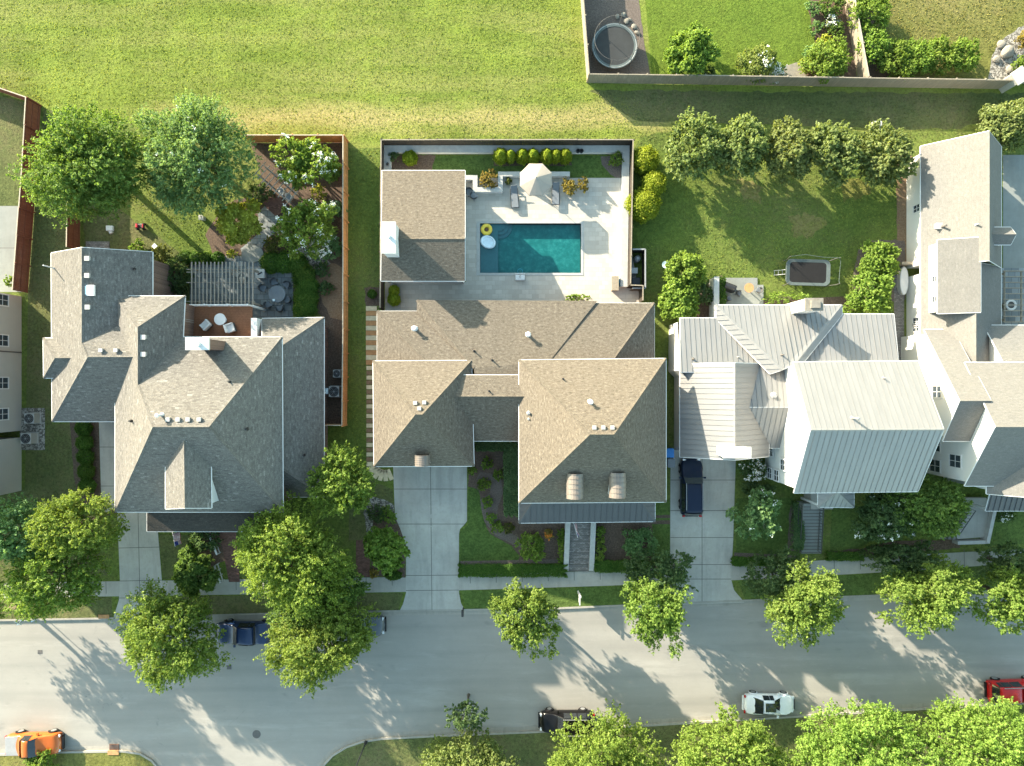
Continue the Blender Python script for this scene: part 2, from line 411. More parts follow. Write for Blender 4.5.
def glass_dark(name, col=(0.02, 0.03, 0.04), rough=0.06):
    m, nt, b, _ = nodes(name)
    n1 = noise(nt, objc(nt), 2.0, 2)
    c = ramp(nt, n1, [(0.3, col), (0.7, tuple(x * 1.5 for x in col))])
    nt.links.new(c, b.inputs['Base Color']); b.inputs['Roughness'].default_value = rough; b.inputs['Specular IOR Level'].default_value = 0.8
    return m
def paint(name, col):
    m, nt, b, _ = nodes(name)
    n1 = noise(nt, objc(nt), 3.0, 3)
    c = ramp(nt, n1, [(0.3, tuple(x * 0.9 for x in col)), (0.7, col)])
    nt.links.new(c, b.inputs['Base Color']); b.inputs['Roughness'].default_value = 0.3; b.inputs['Coat Weight'].default_value = 0.35 if sum(col) > .1 else 0.12
    b.inputs['Coat Roughness'].default_value = 0.1; b.inputs['Specular IOR Level'].default_value = 0.35 if sum(col) > .1 else 0.2
    return m
def water(name):
    m = bpy.data.materials.new(name); m.use_nodes = True; nt = m.node_tree; nt.nodes.clear(); MATS[name] = m
    out = N(nt, 'ShaderNodeOutputMaterial'); tr = N(nt, 'ShaderNodeBsdfTransparent'); gl = N(nt, 'ShaderNodeBsdfGlossy'); mx = N(nt, 'ShaderNodeMixShader')
    tr.inputs[0].default_value = (0.5, 0.82, 0.83, 1); gl.inputs['Roughness'].default_value = 0.04
    fr = N(nt, 'ShaderNodeLayerWeight'); fr.inputs[0].default_value = 0.5
    bm = N(nt, 'ShaderNodeBump'); bm.inputs['Strength'].default_value = 0.25; bm.inputs['Distance'].default_value = 0.03
    nt.links.new(noise(nt, pos(nt), 3.0, 3), bm.inputs['Height'])
    nt.links.new(bm.outputs[0], gl.inputs['Normal']); nt.links.new(bm.outputs[0], fr.inputs['Normal'])
    nt.links.new(mapr(nt, fr.outputs['Facing'], 0.2, 1.0, 0.03, 0.3), mx.inputs[0]); nt.links.new(tr.outputs[0], mx.inputs[1]); nt.links.new(gl.outputs[0], mx.inputs[2]); nt.links.new(mx.outputs[0], out.inputs[0])
    return m

M = {}
M['field'] = grass('field_grass', (0.1, 0.145, 0.022), (0.16, 0.205, 0.036), (0.24, 0.235, 0.08), 0.5, 0.12, 0.5)
M['lawn'] = grass('lawn_grass', (0.078, 0.118, 0.026), (0.13, 0.178, 0.036), (0.24, 0.21, 0.09), 0.5, 0.25)
M['lawn_rich'] = grass('rich_lawn_grass', (0.062, 0.105, 0.027), (0.1, 0.15, 0.036), (0.14, 0.16, 0.055), 0.3, 0.4)
M['lawn_putting'] = grass('short_lawn_grass', (0.085, 0.135, 0.02), (0.125, 0.18, 0.026), (0.17, 0.19, 0.04), 0.2, 0.2)
M['lawn_dry'] = grass('dry_lawn_grass', (0.11, 0.12, 0.03), (0.17, 0.17, 0.05), (0.3, 0.24, 0.11), 0.7, 0.35)
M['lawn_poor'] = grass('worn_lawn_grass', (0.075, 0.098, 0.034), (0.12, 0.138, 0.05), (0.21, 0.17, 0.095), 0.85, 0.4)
M['mulch'] = speckle('dark_mulch', ((0.05, 0.036, 0.028), (0.1, 0.07, 0.052), (0.17, 0.125, 0.092)), 7)
M['mulch_grey'] = speckle('grey_mulch', ((0.07, 0.055, 0.045), (0.125, 0.1, 0.085), (0.2, 0.165, 0.14)), 9)
M['mulch_tan'] = speckle('tan_mulch', ((0.12, 0.075, 0.045), (0.2, 0.13, 0.08), (0.28, 0.2, 0.13)), 7)
M['gravel'] = speckle('pale_gravel', ((0.09, 0.085, 0.075), (0.18, 0.17, 0.15), (0.34, 0.325, 0.295)), 9, voronoi=True)
M['soil'] = speckle('bare_soil', ((0.18, 0.13, 0.08), (0.27, 0.2, 0.13), (0.36, 0.28, 0.19)), 5)
M['concrete'] = concrete('driveway_concrete', (0.37, 0.362, 0.325))
M['walk'] = concrete('pavement_concrete', (0.33, 0.322, 0.288), 0.4)
M['kerb'] = concrete('kerb_concrete', (0.3, 0.285, 0.25), 0.5)
M['patio_grey'] = concrete('patio_concrete', (0.21, 0.225, 0.212), 0.3)
M['joint'] = plain('joint_dark', (0.1, 0.095, 0.085), 0.9)
M['asphalt'] = asphalt('worn_asphalt')
M['travertine'] = paving('travertine_paving', ((0.38, 0.355, 0.31), (0.43, 0.4, 0.35), (0.485, 0.455, 0.4)), 0.6, 0.4, (0.35, 0.32, 0.275))
M['slate'] = paving('blue_slate_paving', ((0.13, 0.15, 0.16), (0.19, 0.215, 0.22), (0.26, 0.28, 0.28)), 0.62, 0.5, (0.09, 0.09, 0.09), 0.018)
M['stone_path'] = paving('grey_brick_paving', ((0.13, 0.12, 0.11), (0.2, 0.185, 0.17), (0.28, 0.26, 0.24)), 0.24, 0.13, (0.1, 0.09, 0.085), 0.012)
M['brick_path'] = paving('red_brick_paving', ((0.1, 0.045, 0.035), (0.15, 0.07, 0.055), (0.2, 0.1, 0.08)), 0.2, 0.1, (0.08, 0.06, 0.05), 0.01)
M['grey_shingle'] = shingle('grey_shingle', (0.08, 0.076, 0.069), (0.132, 0.126, 0.115), (0.25, 0.24, 0.222), tabs=0.8, grain=.9)
M['brown_shingle'] = shingle('brown_shingle', (0.058, 0.049, 0.039), (0.12, 0.104, 0.083), (0.195, 0.173, 0.142), tabs=0.3, grain=1.4, streak=.45)
M['pale_shingle'] = shingle('pale_shingle', (0.11, 0.108, 0.102), (0.15, 0.147, 0.139), (0.205, 0.201, 0.19), 0.3, tabs=0.4, grain=.8)
M['dark_shingle'] = shingle('dark_shingle', (0.04, 0.037, 0.032), (0.066, 0.06, 0.052), (0.11, 0.1, 0.088))
M['pale_metal'] = seam_metal('pale_seam_metal', (0.2, 0.202, 0.202))
M['dark_metal_roof'] = seam_metal('dark_seam_metal', (0.075, 0.076, 0.078), 0.5)
M['bronze_metal'] = seam_metal('bronze_seam_metal', (0.2, 0.172, 0.147), 0.5)
M['white_siding'] = siding('white_siding', (0.62, 0.62, 0.605))
M['beige_siding'] = siding('beige_siding', (0.4, 0.4, 0.375), 0.2)
M['grey_siding'] = siding('grey_siding', (0.45, 0.44, 0.41))
M['brick'] = paving('house_brick', ((0.11, 0.06, 0.045), (0.16, 0.09, 0.065), (0.22, 0.13, 0.1)), 0.22, 0.08, (0.24, 0.21, 0.19), 0.008)
M['trim'] = plain('white_trim', (0.6, 0.6, 0.59), 0.5, var=0.05)
M['stucco'] = plain('white_stucco', (0.6, 0.595, 0.58), 0.85, var=0.06)
M['cap'] = plain('wall_cap_concrete', (0.36, 0.36, 0.34), 0.8, var=0.12)
M['cedar'] = wood('cedar_boards', (0.64, 0.31, 0.12))
M['redwood'] = wood('stained_red_boards', (0.2, 0.075, 0.045))
M['greywood'] = wood('weathered_boards', (0.3, 0.26, 0.2))
M['darkwood'] = wood('dark_stained_boards', (0.055, 0.045, 0.036))
M['capwood'] = wood('pale_fence_cap', (0.46, 0.4, 0.31))
M['deck'] = wood('deck_boards', (0.26, 0.12, 0.065), board=(1, 0.14))
M['pergola'] = wood('pergola_timber', (0.34, 0.3, 0.25))
M['bark'] = speckle('tree_bark', ((0.05, 0.04, 0.03), (0.1, 0.085, 0.065), (0.17, 0.15, 0.12)), 12)
M['bark_pale'] = speckle('pale_tree_bark', ((0.2, 0.18, 0.15), (0.3, 0.27, 0.23), (0.4, 0.37, 0.33)), 10)
M['black'] = plain('black_metal', (0.02, 0.02, 0.022), 0.45)
M['rubber'] = plain('black_rubber', (0.014, 0.014, 0.015), 0.9, spec=.2)
M['steel'] = plain('galvanised_steel', (0.26, 0.27, 0.275), 0.5, 0.4)
M['grey_plastic'] = plain('grey_plastic', (0.24, 0.245, 0.25), 0.6)
M['ac_grey'] = plain('pale_grey_casing', (0.36, 0.36, 0.345), 0.5)
M['wicker'] = plain('dark_wicker', (0.055, 0.06, 0.065), 0.7, scale=20)
M['cushion'] = plain('grey_cushion', (0.3, 0.31, 0.32), 0.9)
M['pale_cloth'] = plain('pale_canvas', (0.5, 0.44, 0.37), 0.9, var=0.05)
M['cream'] = plain('cream_canvas', (0.3, 0.265, 0.225), 0.9, var=0.05)
M['lounger'] = plain('slate_sling', (0.13, 0.15, 0.17), 0.8)
M['glass'] = glass_dark('window_glass', (0.03, 0.04, 0.05))
M['car_glass'] = glass_dark('car_glass', (0.012, 0.015, 0.018))
M['blue'] = plain('blue_plastic', (0.02, 0.16, 0.45), 0.4)
M['teal'] = plain('teal_plastic', (0.02, 0.28, 0.4), 0.5)
M['yellow'] = plain('yellow_vinyl', (0.75, 0.55, 0.06), 0.35)
M['brown'] = plain('brown_vinyl', (0.1, 0.05, 0.025), 0.5)
M['pale_blue'] = plain('pale_blue_vinyl', (0.62, 0.74, 0.8), 0.3)
M['tan_stone'] = plain('tan_paver', (0.52, 0.44, 0.29), 0.9, var=0.2)
M['rust_stone'] = plain('rust_paver', (0.38, 0.2, 0.085), 0.9, var=0.2)
M['rock'] = plain('pale_rock', (0.2, 0.185, 0.155), 0.9, var=0.25)
M['red_flag'] = plain('red_cloth', (0.45, 0.03, 0.04), 0.9); M['white_flag'] = plain('white_cloth', (0.75, 0.75, 0.75), 0.9); M['blue_flag'] = plain('blue_cloth', (0.03, 0.04, 0.2), 0.9)
M['mat'] = plain('trampoline_mat', (0.02, 0.023, 0.024), 0.8, var=0.3, scale=1.0)
M['pad'] = plain('grey_green_pad', (0.055, 0.075, 0.075), 0.7)
M['iron'] = plain('cast_iron', (0.09, 0.085, 0.08), 0.7)
M['rust_iron'] = plain('rusted_iron', (0.16, 0.075, 0.045), 0.9)
M['headlight'] = plain('headlight_lens', (0.7, 0.72, 0.74), 0.1); M['taillight'] = plain('taillight_lens', (0.35, 0.01, 0.01), 0.15)
M['water'] = water('pool_water')
M['pool_floor'] = speckle('pool_plaster', ((0.022, 0.14, 0.138), (0.035, 0.19, 0.185), (0.095, 0.29, 0.275)), 2.4, voronoi=False)
M['pool_tile'] = plain('pool_tile', (0.1, 0.16, 0.18), 0.4)
M['flower_white'] = plain('white_petals', (0.72, 0.72, 0.66), 0.8); M['flower_orange'] = plain('orange_petals', (0.6, 0.2, 0.02), 0.8)
L = {}
L['green'] = leaf('green_leaves', ((0.062, 0.115, 0.026), (0.135, 0.215, 0.05), (0.235, 0.33, 0.1)))
L['bluish'] = leaf('blue_green_leaves', ((0.085, 0.165, 0.062), (0.165, 0.285, 0.11), (0.3, 0.43, 0.2)))
L['lime'] = leaf('lime_leaves', ((0.09, 0.15, 0.028), (0.185, 0.285, 0.05), (0.32, 0.42, 0.105)))
L['street'] = leaf('street_tree_leaves', ((0.085, 0.14, 0.028), (0.175, 0.26, 0.05), (0.31, 0.385, 0.105)))
L['pale'] = leaf('pale_leaves', ((0.1, 0.15, 0.04), (0.2, 0.265, 0.075), (0.33, 0.38, 0.15)))
L['dark'] = leaf('dark_leaves', ((0.055, 0.1, 0.04), (0.105, 0.175, 0.068), (0.19, 0.27, 0.115)))
L['yellow'] = leaf('yellow_leaves', ((0.24, 0.27, 0.04), (0.4, 0.44, 0.07), (0.55, 0.58, 0.15)))
L['box'] = leaf('hedge_leaves', ((0.04, 0.095, 0.016), (0.08, 0.16, 0.026), (0.13, 0.22, 0.045)))
L['gold'] = leaf('golden_leaves', ((0.13, 0.18, 0.012), (0.23, 0.29, 0.022), (0.34, 0.38, 0.05)))
L['orchard'] = leaf('orchard_leaves', ((0.1, 0.145, 0.05), (0.19, 0.245, 0.085), (0.32, 0.37, 0.16)))
L['rust'] = leaf('rust_leaves', ((0.15, 0.115, 0.03), (0.29, 0.23, 0.06), (0.44, 0.37, 0.13)))
L['olive'] = leaf('olive_leaves', ((0.075, 0.098, 0.026), (0.14, 0.165, 0.045), (0.25, 0.265, 0.09)))

# ================================================================== the ground
def sheet(name, px, mat, z=0.006, label=None, hole=None, lines=None, lw=0.05, lmat='joint'):
    """a flat polygon given on the photo's ground grid, with optional joint lines"""
    b = MB(); b.prism([P(*p) for p in px], None, z, hole=[P(*p) for p in hole] if hole else None)
    for (a, c) in lines or ():
        A, B = P(*a), P(*c); d = (B - A); n = Vector((-d.y, d.x, 0)).normalized() * lw / 2
        zz = Vector((0, 0, z + 0.003))
        b.face([A - n + zz, B - n + zz, B + n + zz, A + n + zz], 1)
    o = b.build(name, [M[mat], M[lmat]]); tag(o, kind='structure'); return o
def slab(name, px, mat, z0, z1, kind='structure', hole=None, mats=None):
    b = MB(); b.prism([P(*p) for p in px], z0, z1, hole=[P(*p) for p in hole] if hole else None)
    o = b.build(name, M[mat]); o['kind'] = kind; return o
def wobble(px, amp=1.5, step=6, seed=0, open_line=False):
    """breaks a straight outline into an uneven natural edge"""
    r = random.Random(seed); out = []
    for (a, b) in zip(px[:-1], px[1:]) if open_line else zip(px, px[1:] + px[:1]):
        n = max(1, int(math.hypot(b[0] - a[0], b[1] - a[1]) / step))
        for i in range(n):
            t = i / n; out.append((a[0] + (b[0] - a[0]) * t + r.uniform(-amp, amp), a[1] + (b[1] - a[1]) * t + r.uniform(-amp, amp)))
    return out

KERB_N = [(-700, 642), (0, 621), (120, 619), (300, 613.5), (480, 610.5), (560, 609), (690, 603.5), (860, 597), (1024, 590.5), (1500, 574)]
KERB_S = [(300, 860), (310, 790), (322, 766), (332, 755), (346, 746.5), (362, 741), (382, 738), (430, 735.5), (540, 731), (760, 718), (1024, 702), (1500, 674)]
KERB_W = [(-700, 775), (0, 754), (60, 751.5), (122, 750.5), (140, 753), (152, 760), (162, 772), (168, 790), (176, 860)]
POOL = [(480, 223.5), (581, 223.5), (581, 273), (480, 273)]
b = MB(); b.prism([(-900, -900), (900, -900), (900, 900), (-900, 900)], None, -1.6, hole=[P(*p) for p in POOL]); o = b.build('ground', M['lawn_dry']); o['kind'] = 'structure'
slab('lawn', KERB_N + [(1500, -2200), (-700, -2200)], 'lawn', -1.2, 0.0, hole=POOL)
slab('lawn', KERB_S + [(1500, 2400), (300, 2400)], 'lawn_poor', -0.4, 0.0)
slab('lawn', KERB_W + [(176, 2400), (-700, 2400)], 'lawn_dry', -0.4, 0.0)
b = MB(); b.prism([P(*p) for p in [(-700, 632), (1500, 557), (1500, 700), (1024, 730), (340, 775), (320, 2400), (150, 2400), (150, 800), (-700, 820)]], None, -0.14)
o = b.build('road', M['asphalt']); o['kind'] = 'structure'
def strip(name, line, side, wdt, z0, z1, mat, off=0.0):
    """a long kerb-like strip beside a line of ground points; side +1 lies above it in the photo"""
    bb = MB(); pts = [P(*p) for p in line]; nor = []
    for i in range(len(pts)):
        d = (pts[min(i + 1, len(pts) - 1)] - pts[max(i - 1, 0)]).normalized(); nor.append(Vector((-d.y, d.x, 0)) * side)
    a = [p + n * off for p, n in zip(pts, nor)]; c = [p + n * (off + wdt) for p, n in zip(pts, nor)]
    for i in range(len(pts) - 1):
        for lo, hi in ((z1, z1),):
            q = [a[i] + Vector((0, 0, z1)), a[i + 1] + Vector((0, 0, z1)), c[i + 1] + Vector((0, 0, z1)), c[i] + Vector((0, 0, z1))]
            if side < 0: q.reverse()
            bb.face(q)
        for l in (a, c): bb.face([l[i] + Vector((0, 0, z0)), l[i + 1] + Vector((0, 0, z0)), l[i + 1] + Vector((0, 0, z1)), l[i] + Vector((0, 0, z1))])
    o = bb.build(name, M[mat]); o['kind'] = 'structure'; return o
for ln, sd_ in ((KERB_N, 1), (KERB_S, -1), (KERB_W, 1)):
    s_ = 1 if ln is KERB_N else -1
    strip('kerb', ln, s_, 0.17, -0.17, 0.03, 'kerb', off=-0.01)
    strip('gutter', ln, -s_, 0.36, -0.17, -0.128, 'kerb', off=0.012)

# field behind the gardens, with the sun-bleached strip along its edge
def band(mat, y0, half, col, amt=0.85, x0=None, x1=None):
    m = M[mat]; nt = m.node_tree; b = next(n for n in nt.nodes if n.type == 'BSDF_PRINCIPLED')
    src = b.inputs['Base Color'].links[0].from_socket; p = pos(nt)
    sw = N(nt, 'ShaderNodeSeparateXYZ'); nt.links.new(p, sw.inputs[0])
    n1 = noise(nt, scl(nt, p, (0.25, 1, 1)), 0.55, 5, 0.65); n2 = noise(nt, p, 5, 4, 0.7)
    d = mathn(nt, 'ABSOLUTE', mathn(nt, 'ADD', mathn(nt, 'SUBTRACT', sw.outputs[1], y0), mathn(nt, 'MULTIPLY', mathn(nt, 'SUBTRACT', n1, 0.5), 4.0)))
    f = mapr(nt, d, half, 0.2, 0, amt)
    f = mathn(nt, 'MULTIPLY', f, mapr(nt, n2, 0.3, 0.55, 0.35, 1))
    if x0 is not None:
        f = mathn(nt, 'MULTIPLY', f, mathn(nt, 'MULTIPLY', mapr(nt, sw.outputs[0], x0, x0 + 4), mapr(nt, sw.outputs[0], x1, x1 - 4)))
    nt.links.new(mix(nt, f, src, col), b.inputs['Base Color'])
band('field', 23.9, 1.7, (0.33, 0.27, 0.12), 0.8, -34, 18)
band('field', 20.5, 0.8, (0.3, 0.25, 0.1), 0.5, -20, 12)
sheet('field', [(-700, -2200), (1500, -2200), (1500, 95), (1300, 95)] + wobble([(1024, 128), (900, 132), (700, 128), (640, 136), (634, 148), (383, 148), (350, 150), (346, 139), (243, 139), (45, 109)], 1.2, 8, 1, True) + [(45, 108), (0, 94), (-700, -40)], 'field', 0.004)

# gardens of the four lots
sheet('lawn', [(-200, 40), (0, 96), (41, 107), (35, 186), (28, 210), (-200, 215)], 'lawn_poor', 0.006)
sheet('patio', [(-140, 206), (27, 206), (24, 292), (-140, 292)], 'patio_grey', 0.012, lines=[((-100, 248), (26, 248))])
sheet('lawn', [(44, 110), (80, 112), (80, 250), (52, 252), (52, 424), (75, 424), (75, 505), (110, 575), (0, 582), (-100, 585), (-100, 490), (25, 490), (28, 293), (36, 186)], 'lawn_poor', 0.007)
sheet('mulch_bed', wobble([(84, 205), (112, 205), (150, 232), (190, 258), (190, 300), (150, 300), (150, 252), (84, 250)], 1.5, 6, 3), 'lawn_poor', 0.009)
sheet('mulch_bed', wobble([(250, 143), (346, 143), (348, 320), (325, 320), (310, 306), (262, 300), (262, 250), (240, 255), (215, 258), (205, 235), (222, 205), (250, 196), (262, 180)], 1.0, 6, 4), 'mulch', 0.010)
sheet('mulch_bed', wobble([(325, 318), (347, 318), (347, 424), (322, 424)], 0.3, 10, 5), 'mulch', 0.011)
sheet('gravel_bed', wobble([(290, 248), (345, 268), (344, 320), (330, 318), (318, 290), (295, 262)], 1.2, 5, 6), 'mulch_tan', 0.014)
sheet('gravel_bed', wobble([(290, 245), (312, 248), (330, 264), (318, 276), (296, 262)], 1.0, 4, 7), 'gravel', 0.017)
sheet('path', wobble([(258, 212), (266, 206), (278, 217), (276, 232), (264, 244), (258, 262), (243, 262), (241, 248), (258, 234)], 0.8, 5, 8), 'slate', 0.020)
sheet('patio', [(190, 256), (293, 256), (293, 318), (190, 318)], 'slate', 0.018)
b = MB(); pts = [P(253 + 11 * math.cos(a) , 254 + 9 * math.sin(a)) for a in np.linspace(0, 2 * math.pi, 16, endpoint=False)]; b.prism(pts, 0, 0.16); o = b.build('path', M['patio_grey']); o['kind'] = 'structure'
sheet('lawn', wobble([(348, 148), (383, 148), (383, 308), (366, 308), (366, 480), (393, 492), (393, 500), (348, 500)], 0.5, 8, 9), 'lawn', 0.005)
sheet('mulch_bed', wobble([(364, 288), (383, 286), (383, 306), (366, 306)], 1, 5, 10), 'mulch', 0.010)

# pool garden
sheet('lawn', [(391, 156), (622, 156), (622, 196), (570, 196), (566, 178), (505, 178), (466, 178), (466, 170), (391, 170)], 'lawn_rich', 0.008)
sheet('mulch_bed', wobble([(391, 155), (435, 155), (432, 172), (391, 172)], 0.8, 5, 11), 'mulch', 0.012)
sheet('mulch_bed', wobble([(494, 155), (570, 155), (572, 166), (494, 166)], 0.8, 5, 12), 'mulch', 0.012)
sheet('mulch_bed', wobble([(601, 156), (622, 156), (622, 180), (610, 174), (601, 164)], 0.8, 5, 13), 'mulch_grey', 0.012)
slab('patio', [(466, 178), (622, 178), (622, 196), (640, 300), (640, 312), (385, 312), (385, 282), (466, 282)], 'travertine', -0.05, 0.03, hole=POOL)
slab('patio', [(391, 285), (401, 285), (401, 310), (391, 310)], 'concrete', 0.0, 0.05)
# basin with tanning ledge, coping and water
b = MB(); A, B_, C_, D_ = [P(*p) for p in POOL]; zb = -0.55
xs = P(498, 0).x
def quad(bb, x0, x1, y0, y1, z, mi=0): bb.face([(x0, y0, z), (x1, y0, z), (x1, y1, z), (x0, y1, z)], mi)
quad(b, A.x, xs, D_.y, A.y, -0.2, 1); quad(b, xs, B_.x, D_.y, A.y, zb, 0)
b.face([(xs, D_.y, zb), (xs, D_.y, -0.2), (xs, A.y, -0.2), (xs, A.y, zb)], 1)
for p, q in ((A, B_), (B_, C_), (C_, D_), (D_, A)):
    b.face([(p.x, p.y, zb), (q.x, q.y, zb), (q.x, q.y, -0.02), (p.x, p.y, -0.02)], 0)
for k in range(3):     # corner entry step
    b.lathe((P(500, 225.5).x, P(500, 225.5).y, zb), [(1.1 - 0.33 * k, 0), (1.1 - 0.33 * k, 0.12 + 0.12 * k)], 20, 1)
pool = thing('swimming_pool', 'rectangular teal swimming pool with tanning ledge in pale stone patio', 'swimming pool', tuple((A + C_) / 2))
b.build('basin', [M['pool_floor'], M['pool_tile']], pool)
b = MB()
for (x0, y0, x1, y1) in ((476.5, 221.5, 583.5, 223.5), (476.5, 273, 583.5, 275.5), (476.5, 223.5, 480, 273), (581, 223.5, 583.5, 273)):
    p, q = P(x0, y0), P(x1, y1); b.box(((p.x + q.x) / 2, (p.y + q.y) / 2, 0.035), (q.x - p.x, p.y - q.y, 0.05))
b.build('coping', M['cap'], pool, bevel=0.01)
b = MB(); quad(b, A.x, B_.x, D_.y, A.y, -0.09); b.build('water_surface', M['water'], pool)

# drives, walks and beds towards the street
sheet('pavement', [(-700, 604.5), (0, 583), (400, 577), (600, 571), (760, 564.5), (870, 557), (1024, 549), (1500, 535), (1500, 549), (1024, 563), (870, 573), (760, 579), (600, 586), (400, 592), (0, 598), (-700, 620)], 'walk', 0.010,
      lines=[((x, 585 - x * 0.031 - (6 if x > 800 else 0)), (x + 0.3, 596.5 - x * 0.028 - (3 if x > 800 else 0))) for x in range(-180, 1200, 26)])
sheet('driveway', [(393, 462), (467, 462), (467, 521), (464, 525), (460, 529), (459, 534), (459, 593), (461, 603), (465, 610.5), (399, 612), (403, 604), (406, 593), (406, 545), (400, 528), (395, 517)], 'concrete', 0.016,
      lines=[((430.5, 463), (432, 610.5)), ((393.5, 489), (467, 489)), ((395, 524), (465, 524)), ((406, 550), (459, 549.5)), ((406, 575.5), (459, 575)), ((406, 590.5), (459, 590))])
sheet('driveway', [(670.5, 450), (736, 450), (733, 543), (731, 579), (734, 590), (744.5, 602.5), (668, 605), (670, 585)], 'concrete', 0.016,
      lines=[((702, 450), (702, 603)), ((670.5, 480), (735, 480)), ((670.5, 510.5), (734, 510.5)), ((670.5, 537.5), (733, 537.5)), ((670.5, 564.5), (731.5, 564.5)), ((670.5, 579), (731, 579))])
sheet('driveway', [(117, 505), (157, 505), (158, 532), (162, 580), (163, 600), (167, 618), (113, 619.5), (119, 600), (120, 580)], 'concrete', 0.016,
      lines=[((138, 506), (140.5, 618)), ((118, 548), (160, 547)), ((120, 581), (162, 580)), ((119, 598), (163, 597))])
sheet('path', [(99, 420), (119, 420), (119, 512), (104, 512), (101, 490)], 'concrete', 0.014, lines=[((99, 447), (118, 447)), ((100, 486), (118, 486))])
sheet('mulch_bed', wobble([(70, 422), (99, 422), (101, 490), (103, 505), (80, 505), (74, 480)], 0.6, 6, 14), 'mulch', 0.012)
sheet('lawn', wobble([(159, 535), (205, 535), (215, 560), (200, 578), (163, 579)], 0.5, 8, 15), 'lawn_poor', 0.007)
sheet('mulch_bed', wobble([(195, 530), (222, 530), (226, 560), (205, 570)], 1, 6, 16), 'mulch', 0.010)
sheet('path', [(219, 530), (236, 530), (240, 582), (229, 582)], 'brick_path', 0.013)
sheet('lawn', [(0, 599), (112, 597), (112, 619), (0, 620.5)], 'lawn_poor', 0.007); sheet('lawn', [(165, 597), (403, 593), (398, 611), (168, 617)], 'lawn_poor', 0.007)
sheet('lawn', [(461, 591), (600, 587), (668, 583), (666, 603), (560, 608), (466, 609.5)], 'lawn_rich', 0.007); sheet('lawn', [(738, 581), (870, 574), (1024, 562), (1024, 589), (860, 596), (746, 601)], 'lawn_rich', 0.007)
sheet('lawn', wobble([(349, 470), (393, 490), (393, 505), (372, 505), (366, 540), (349, 540)], 0.5, 8, 17), 'lawn_poor', 0.008)
sheet('gravel_bed', wobble([(364, 512), (371, 497), (384, 499), (394, 505), (394, 512), (382, 508), (373, 514), (373, 538), (368, 540)], 0.7, 4, 18), 'gravel', 0.014)
sheet('mulch_bed', wobble([(373, 512), (382, 507), (395, 512), (405, 540), (405, 577), (372, 577), (369, 540)], 0.8, 5, 19), 'mulch', 0.011)
sheet('brick_path', [(356, 540), (370, 540), (370, 577), (356, 577)], 'brick_path', 0.012)
sheet('lawn', wobble([(468, 489), (472, 487), (479, 490), (483, 520), (490, 534), (512, 546), (520, 557), (517, 562), (460, 562), (460, 532), (468, 525)], 0.3, 6, 20), 'lawn_rich', 0.010)
sheet('mulch_bed', wobble([(470, 442), (520, 442), (540, 515), (672, 515), (672, 560), (610, 562), (460, 564), (520, 556), (512, 547), (488, 533), (483, 516), (479, 490), (468, 486)], 0.6, 6, 21), 'mulch', 0.008)
sheet('gravel_bed', wobble([(479, 472), (486, 472), (500, 478), (503, 492), (497, 510), (497, 520), (510, 532), (530, 545), (520, 548), (496, 536), (484, 522), (480, 500), (490, 492), (487, 480), (476, 480)], 0.6, 4, 22), 'mulch_grey', 0.012)
sheet('mulch_bed', [(460, 561), (518, 560), (566, 559), (566, 563), (460, 565.5)], 'mulch_grey', 0.014)
sheet('lawn', [(650, 500), (671, 500), (671, 562), (655, 562)], 'lawn_rich', 0.010)
sheet('lawn', wobble([(736, 498), (793, 498), (800, 556), (736, 556)], 0.5, 8, 23), 'lawn_rich', 0.009)
sheet('mulch_bed', wobble([(734, 552), (787, 551), (790, 505), (796, 505), (796, 558), (734, 560)], 0.7, 5, 24), 'mulch_grey', 0.012)
sheet('lawn', wobble([(832, 506), (872, 506), (880, 535), (860, 548), (830, 552)], 0.5, 8, 25), 'lawn_rich', 0.009)
sheet('mulch_bed', wobble([(828, 552), (862, 548), (900, 540), (960, 540), (960, 548), (830, 560)], 0.8, 6, 26), 'mulch', 0.011)
sheet('lawn', [(990, 512), (1100, 508), (1100, 540), (985, 546)], 'lawn_rich', 0.009)
sheet('lawn', wobble([(634, 150), (905, 150), (905, 322), (634, 322)], 1, 8, 27), 'lawn', 0.005)
sheet('lawn', wobble([(589, 90), (1040, 94), (1040, 112), (960, 128), (905, 130), (800, 126), (660, 122), (634, 121)], 1.5, 7, 40), 'lawn_poor', 0.007)  # muted strip: the grey fence's cast shade put into the grass colour
sheet('soil_patch', wobble([(790, 218), (815, 212), (828, 222), (812, 238), (795, 236)], 3, 3, 28), 'lawn_dry', 0.008)
sheet('soil_patch', wobble([(835, 182), (862, 178), (872, 192), (845, 202)], 3, 3, 29), 'lawn_dry', 0.008)
sheet('soil_patch', wobble([(737, 178), (762, 184), (760, 202), (745, 200)], 3, 3, 30), 'lawn_dry', 0.008)
sheet('mulch_bed', wobble([(852, 285), (858, 250), (870, 240), (905, 240), (905, 300), (858, 305)], 1, 5, 31), 'mulch_grey', 0.012)
sheet('mulch_bed', wobble([(896, 150), (911, 150), (911, 262), (897, 262)], 0.6, 5, 32), 'mulch_tan', 0.010)
sheet('path', [(894, 262), (904, 262), (904, 362), (894, 362)], 'stone_path', 0.02)
slab('patio', [(722, 278), (757, 278), (757, 285), (763, 285), (763, 308), (722, 308)], 'patio_grey', 0, 0.12)
sheet('mulch_bed', [(680, 300), (720, 275), (770, 300), (850, 296), (850, 312), (680, 318)], 'mulch', 0.009)

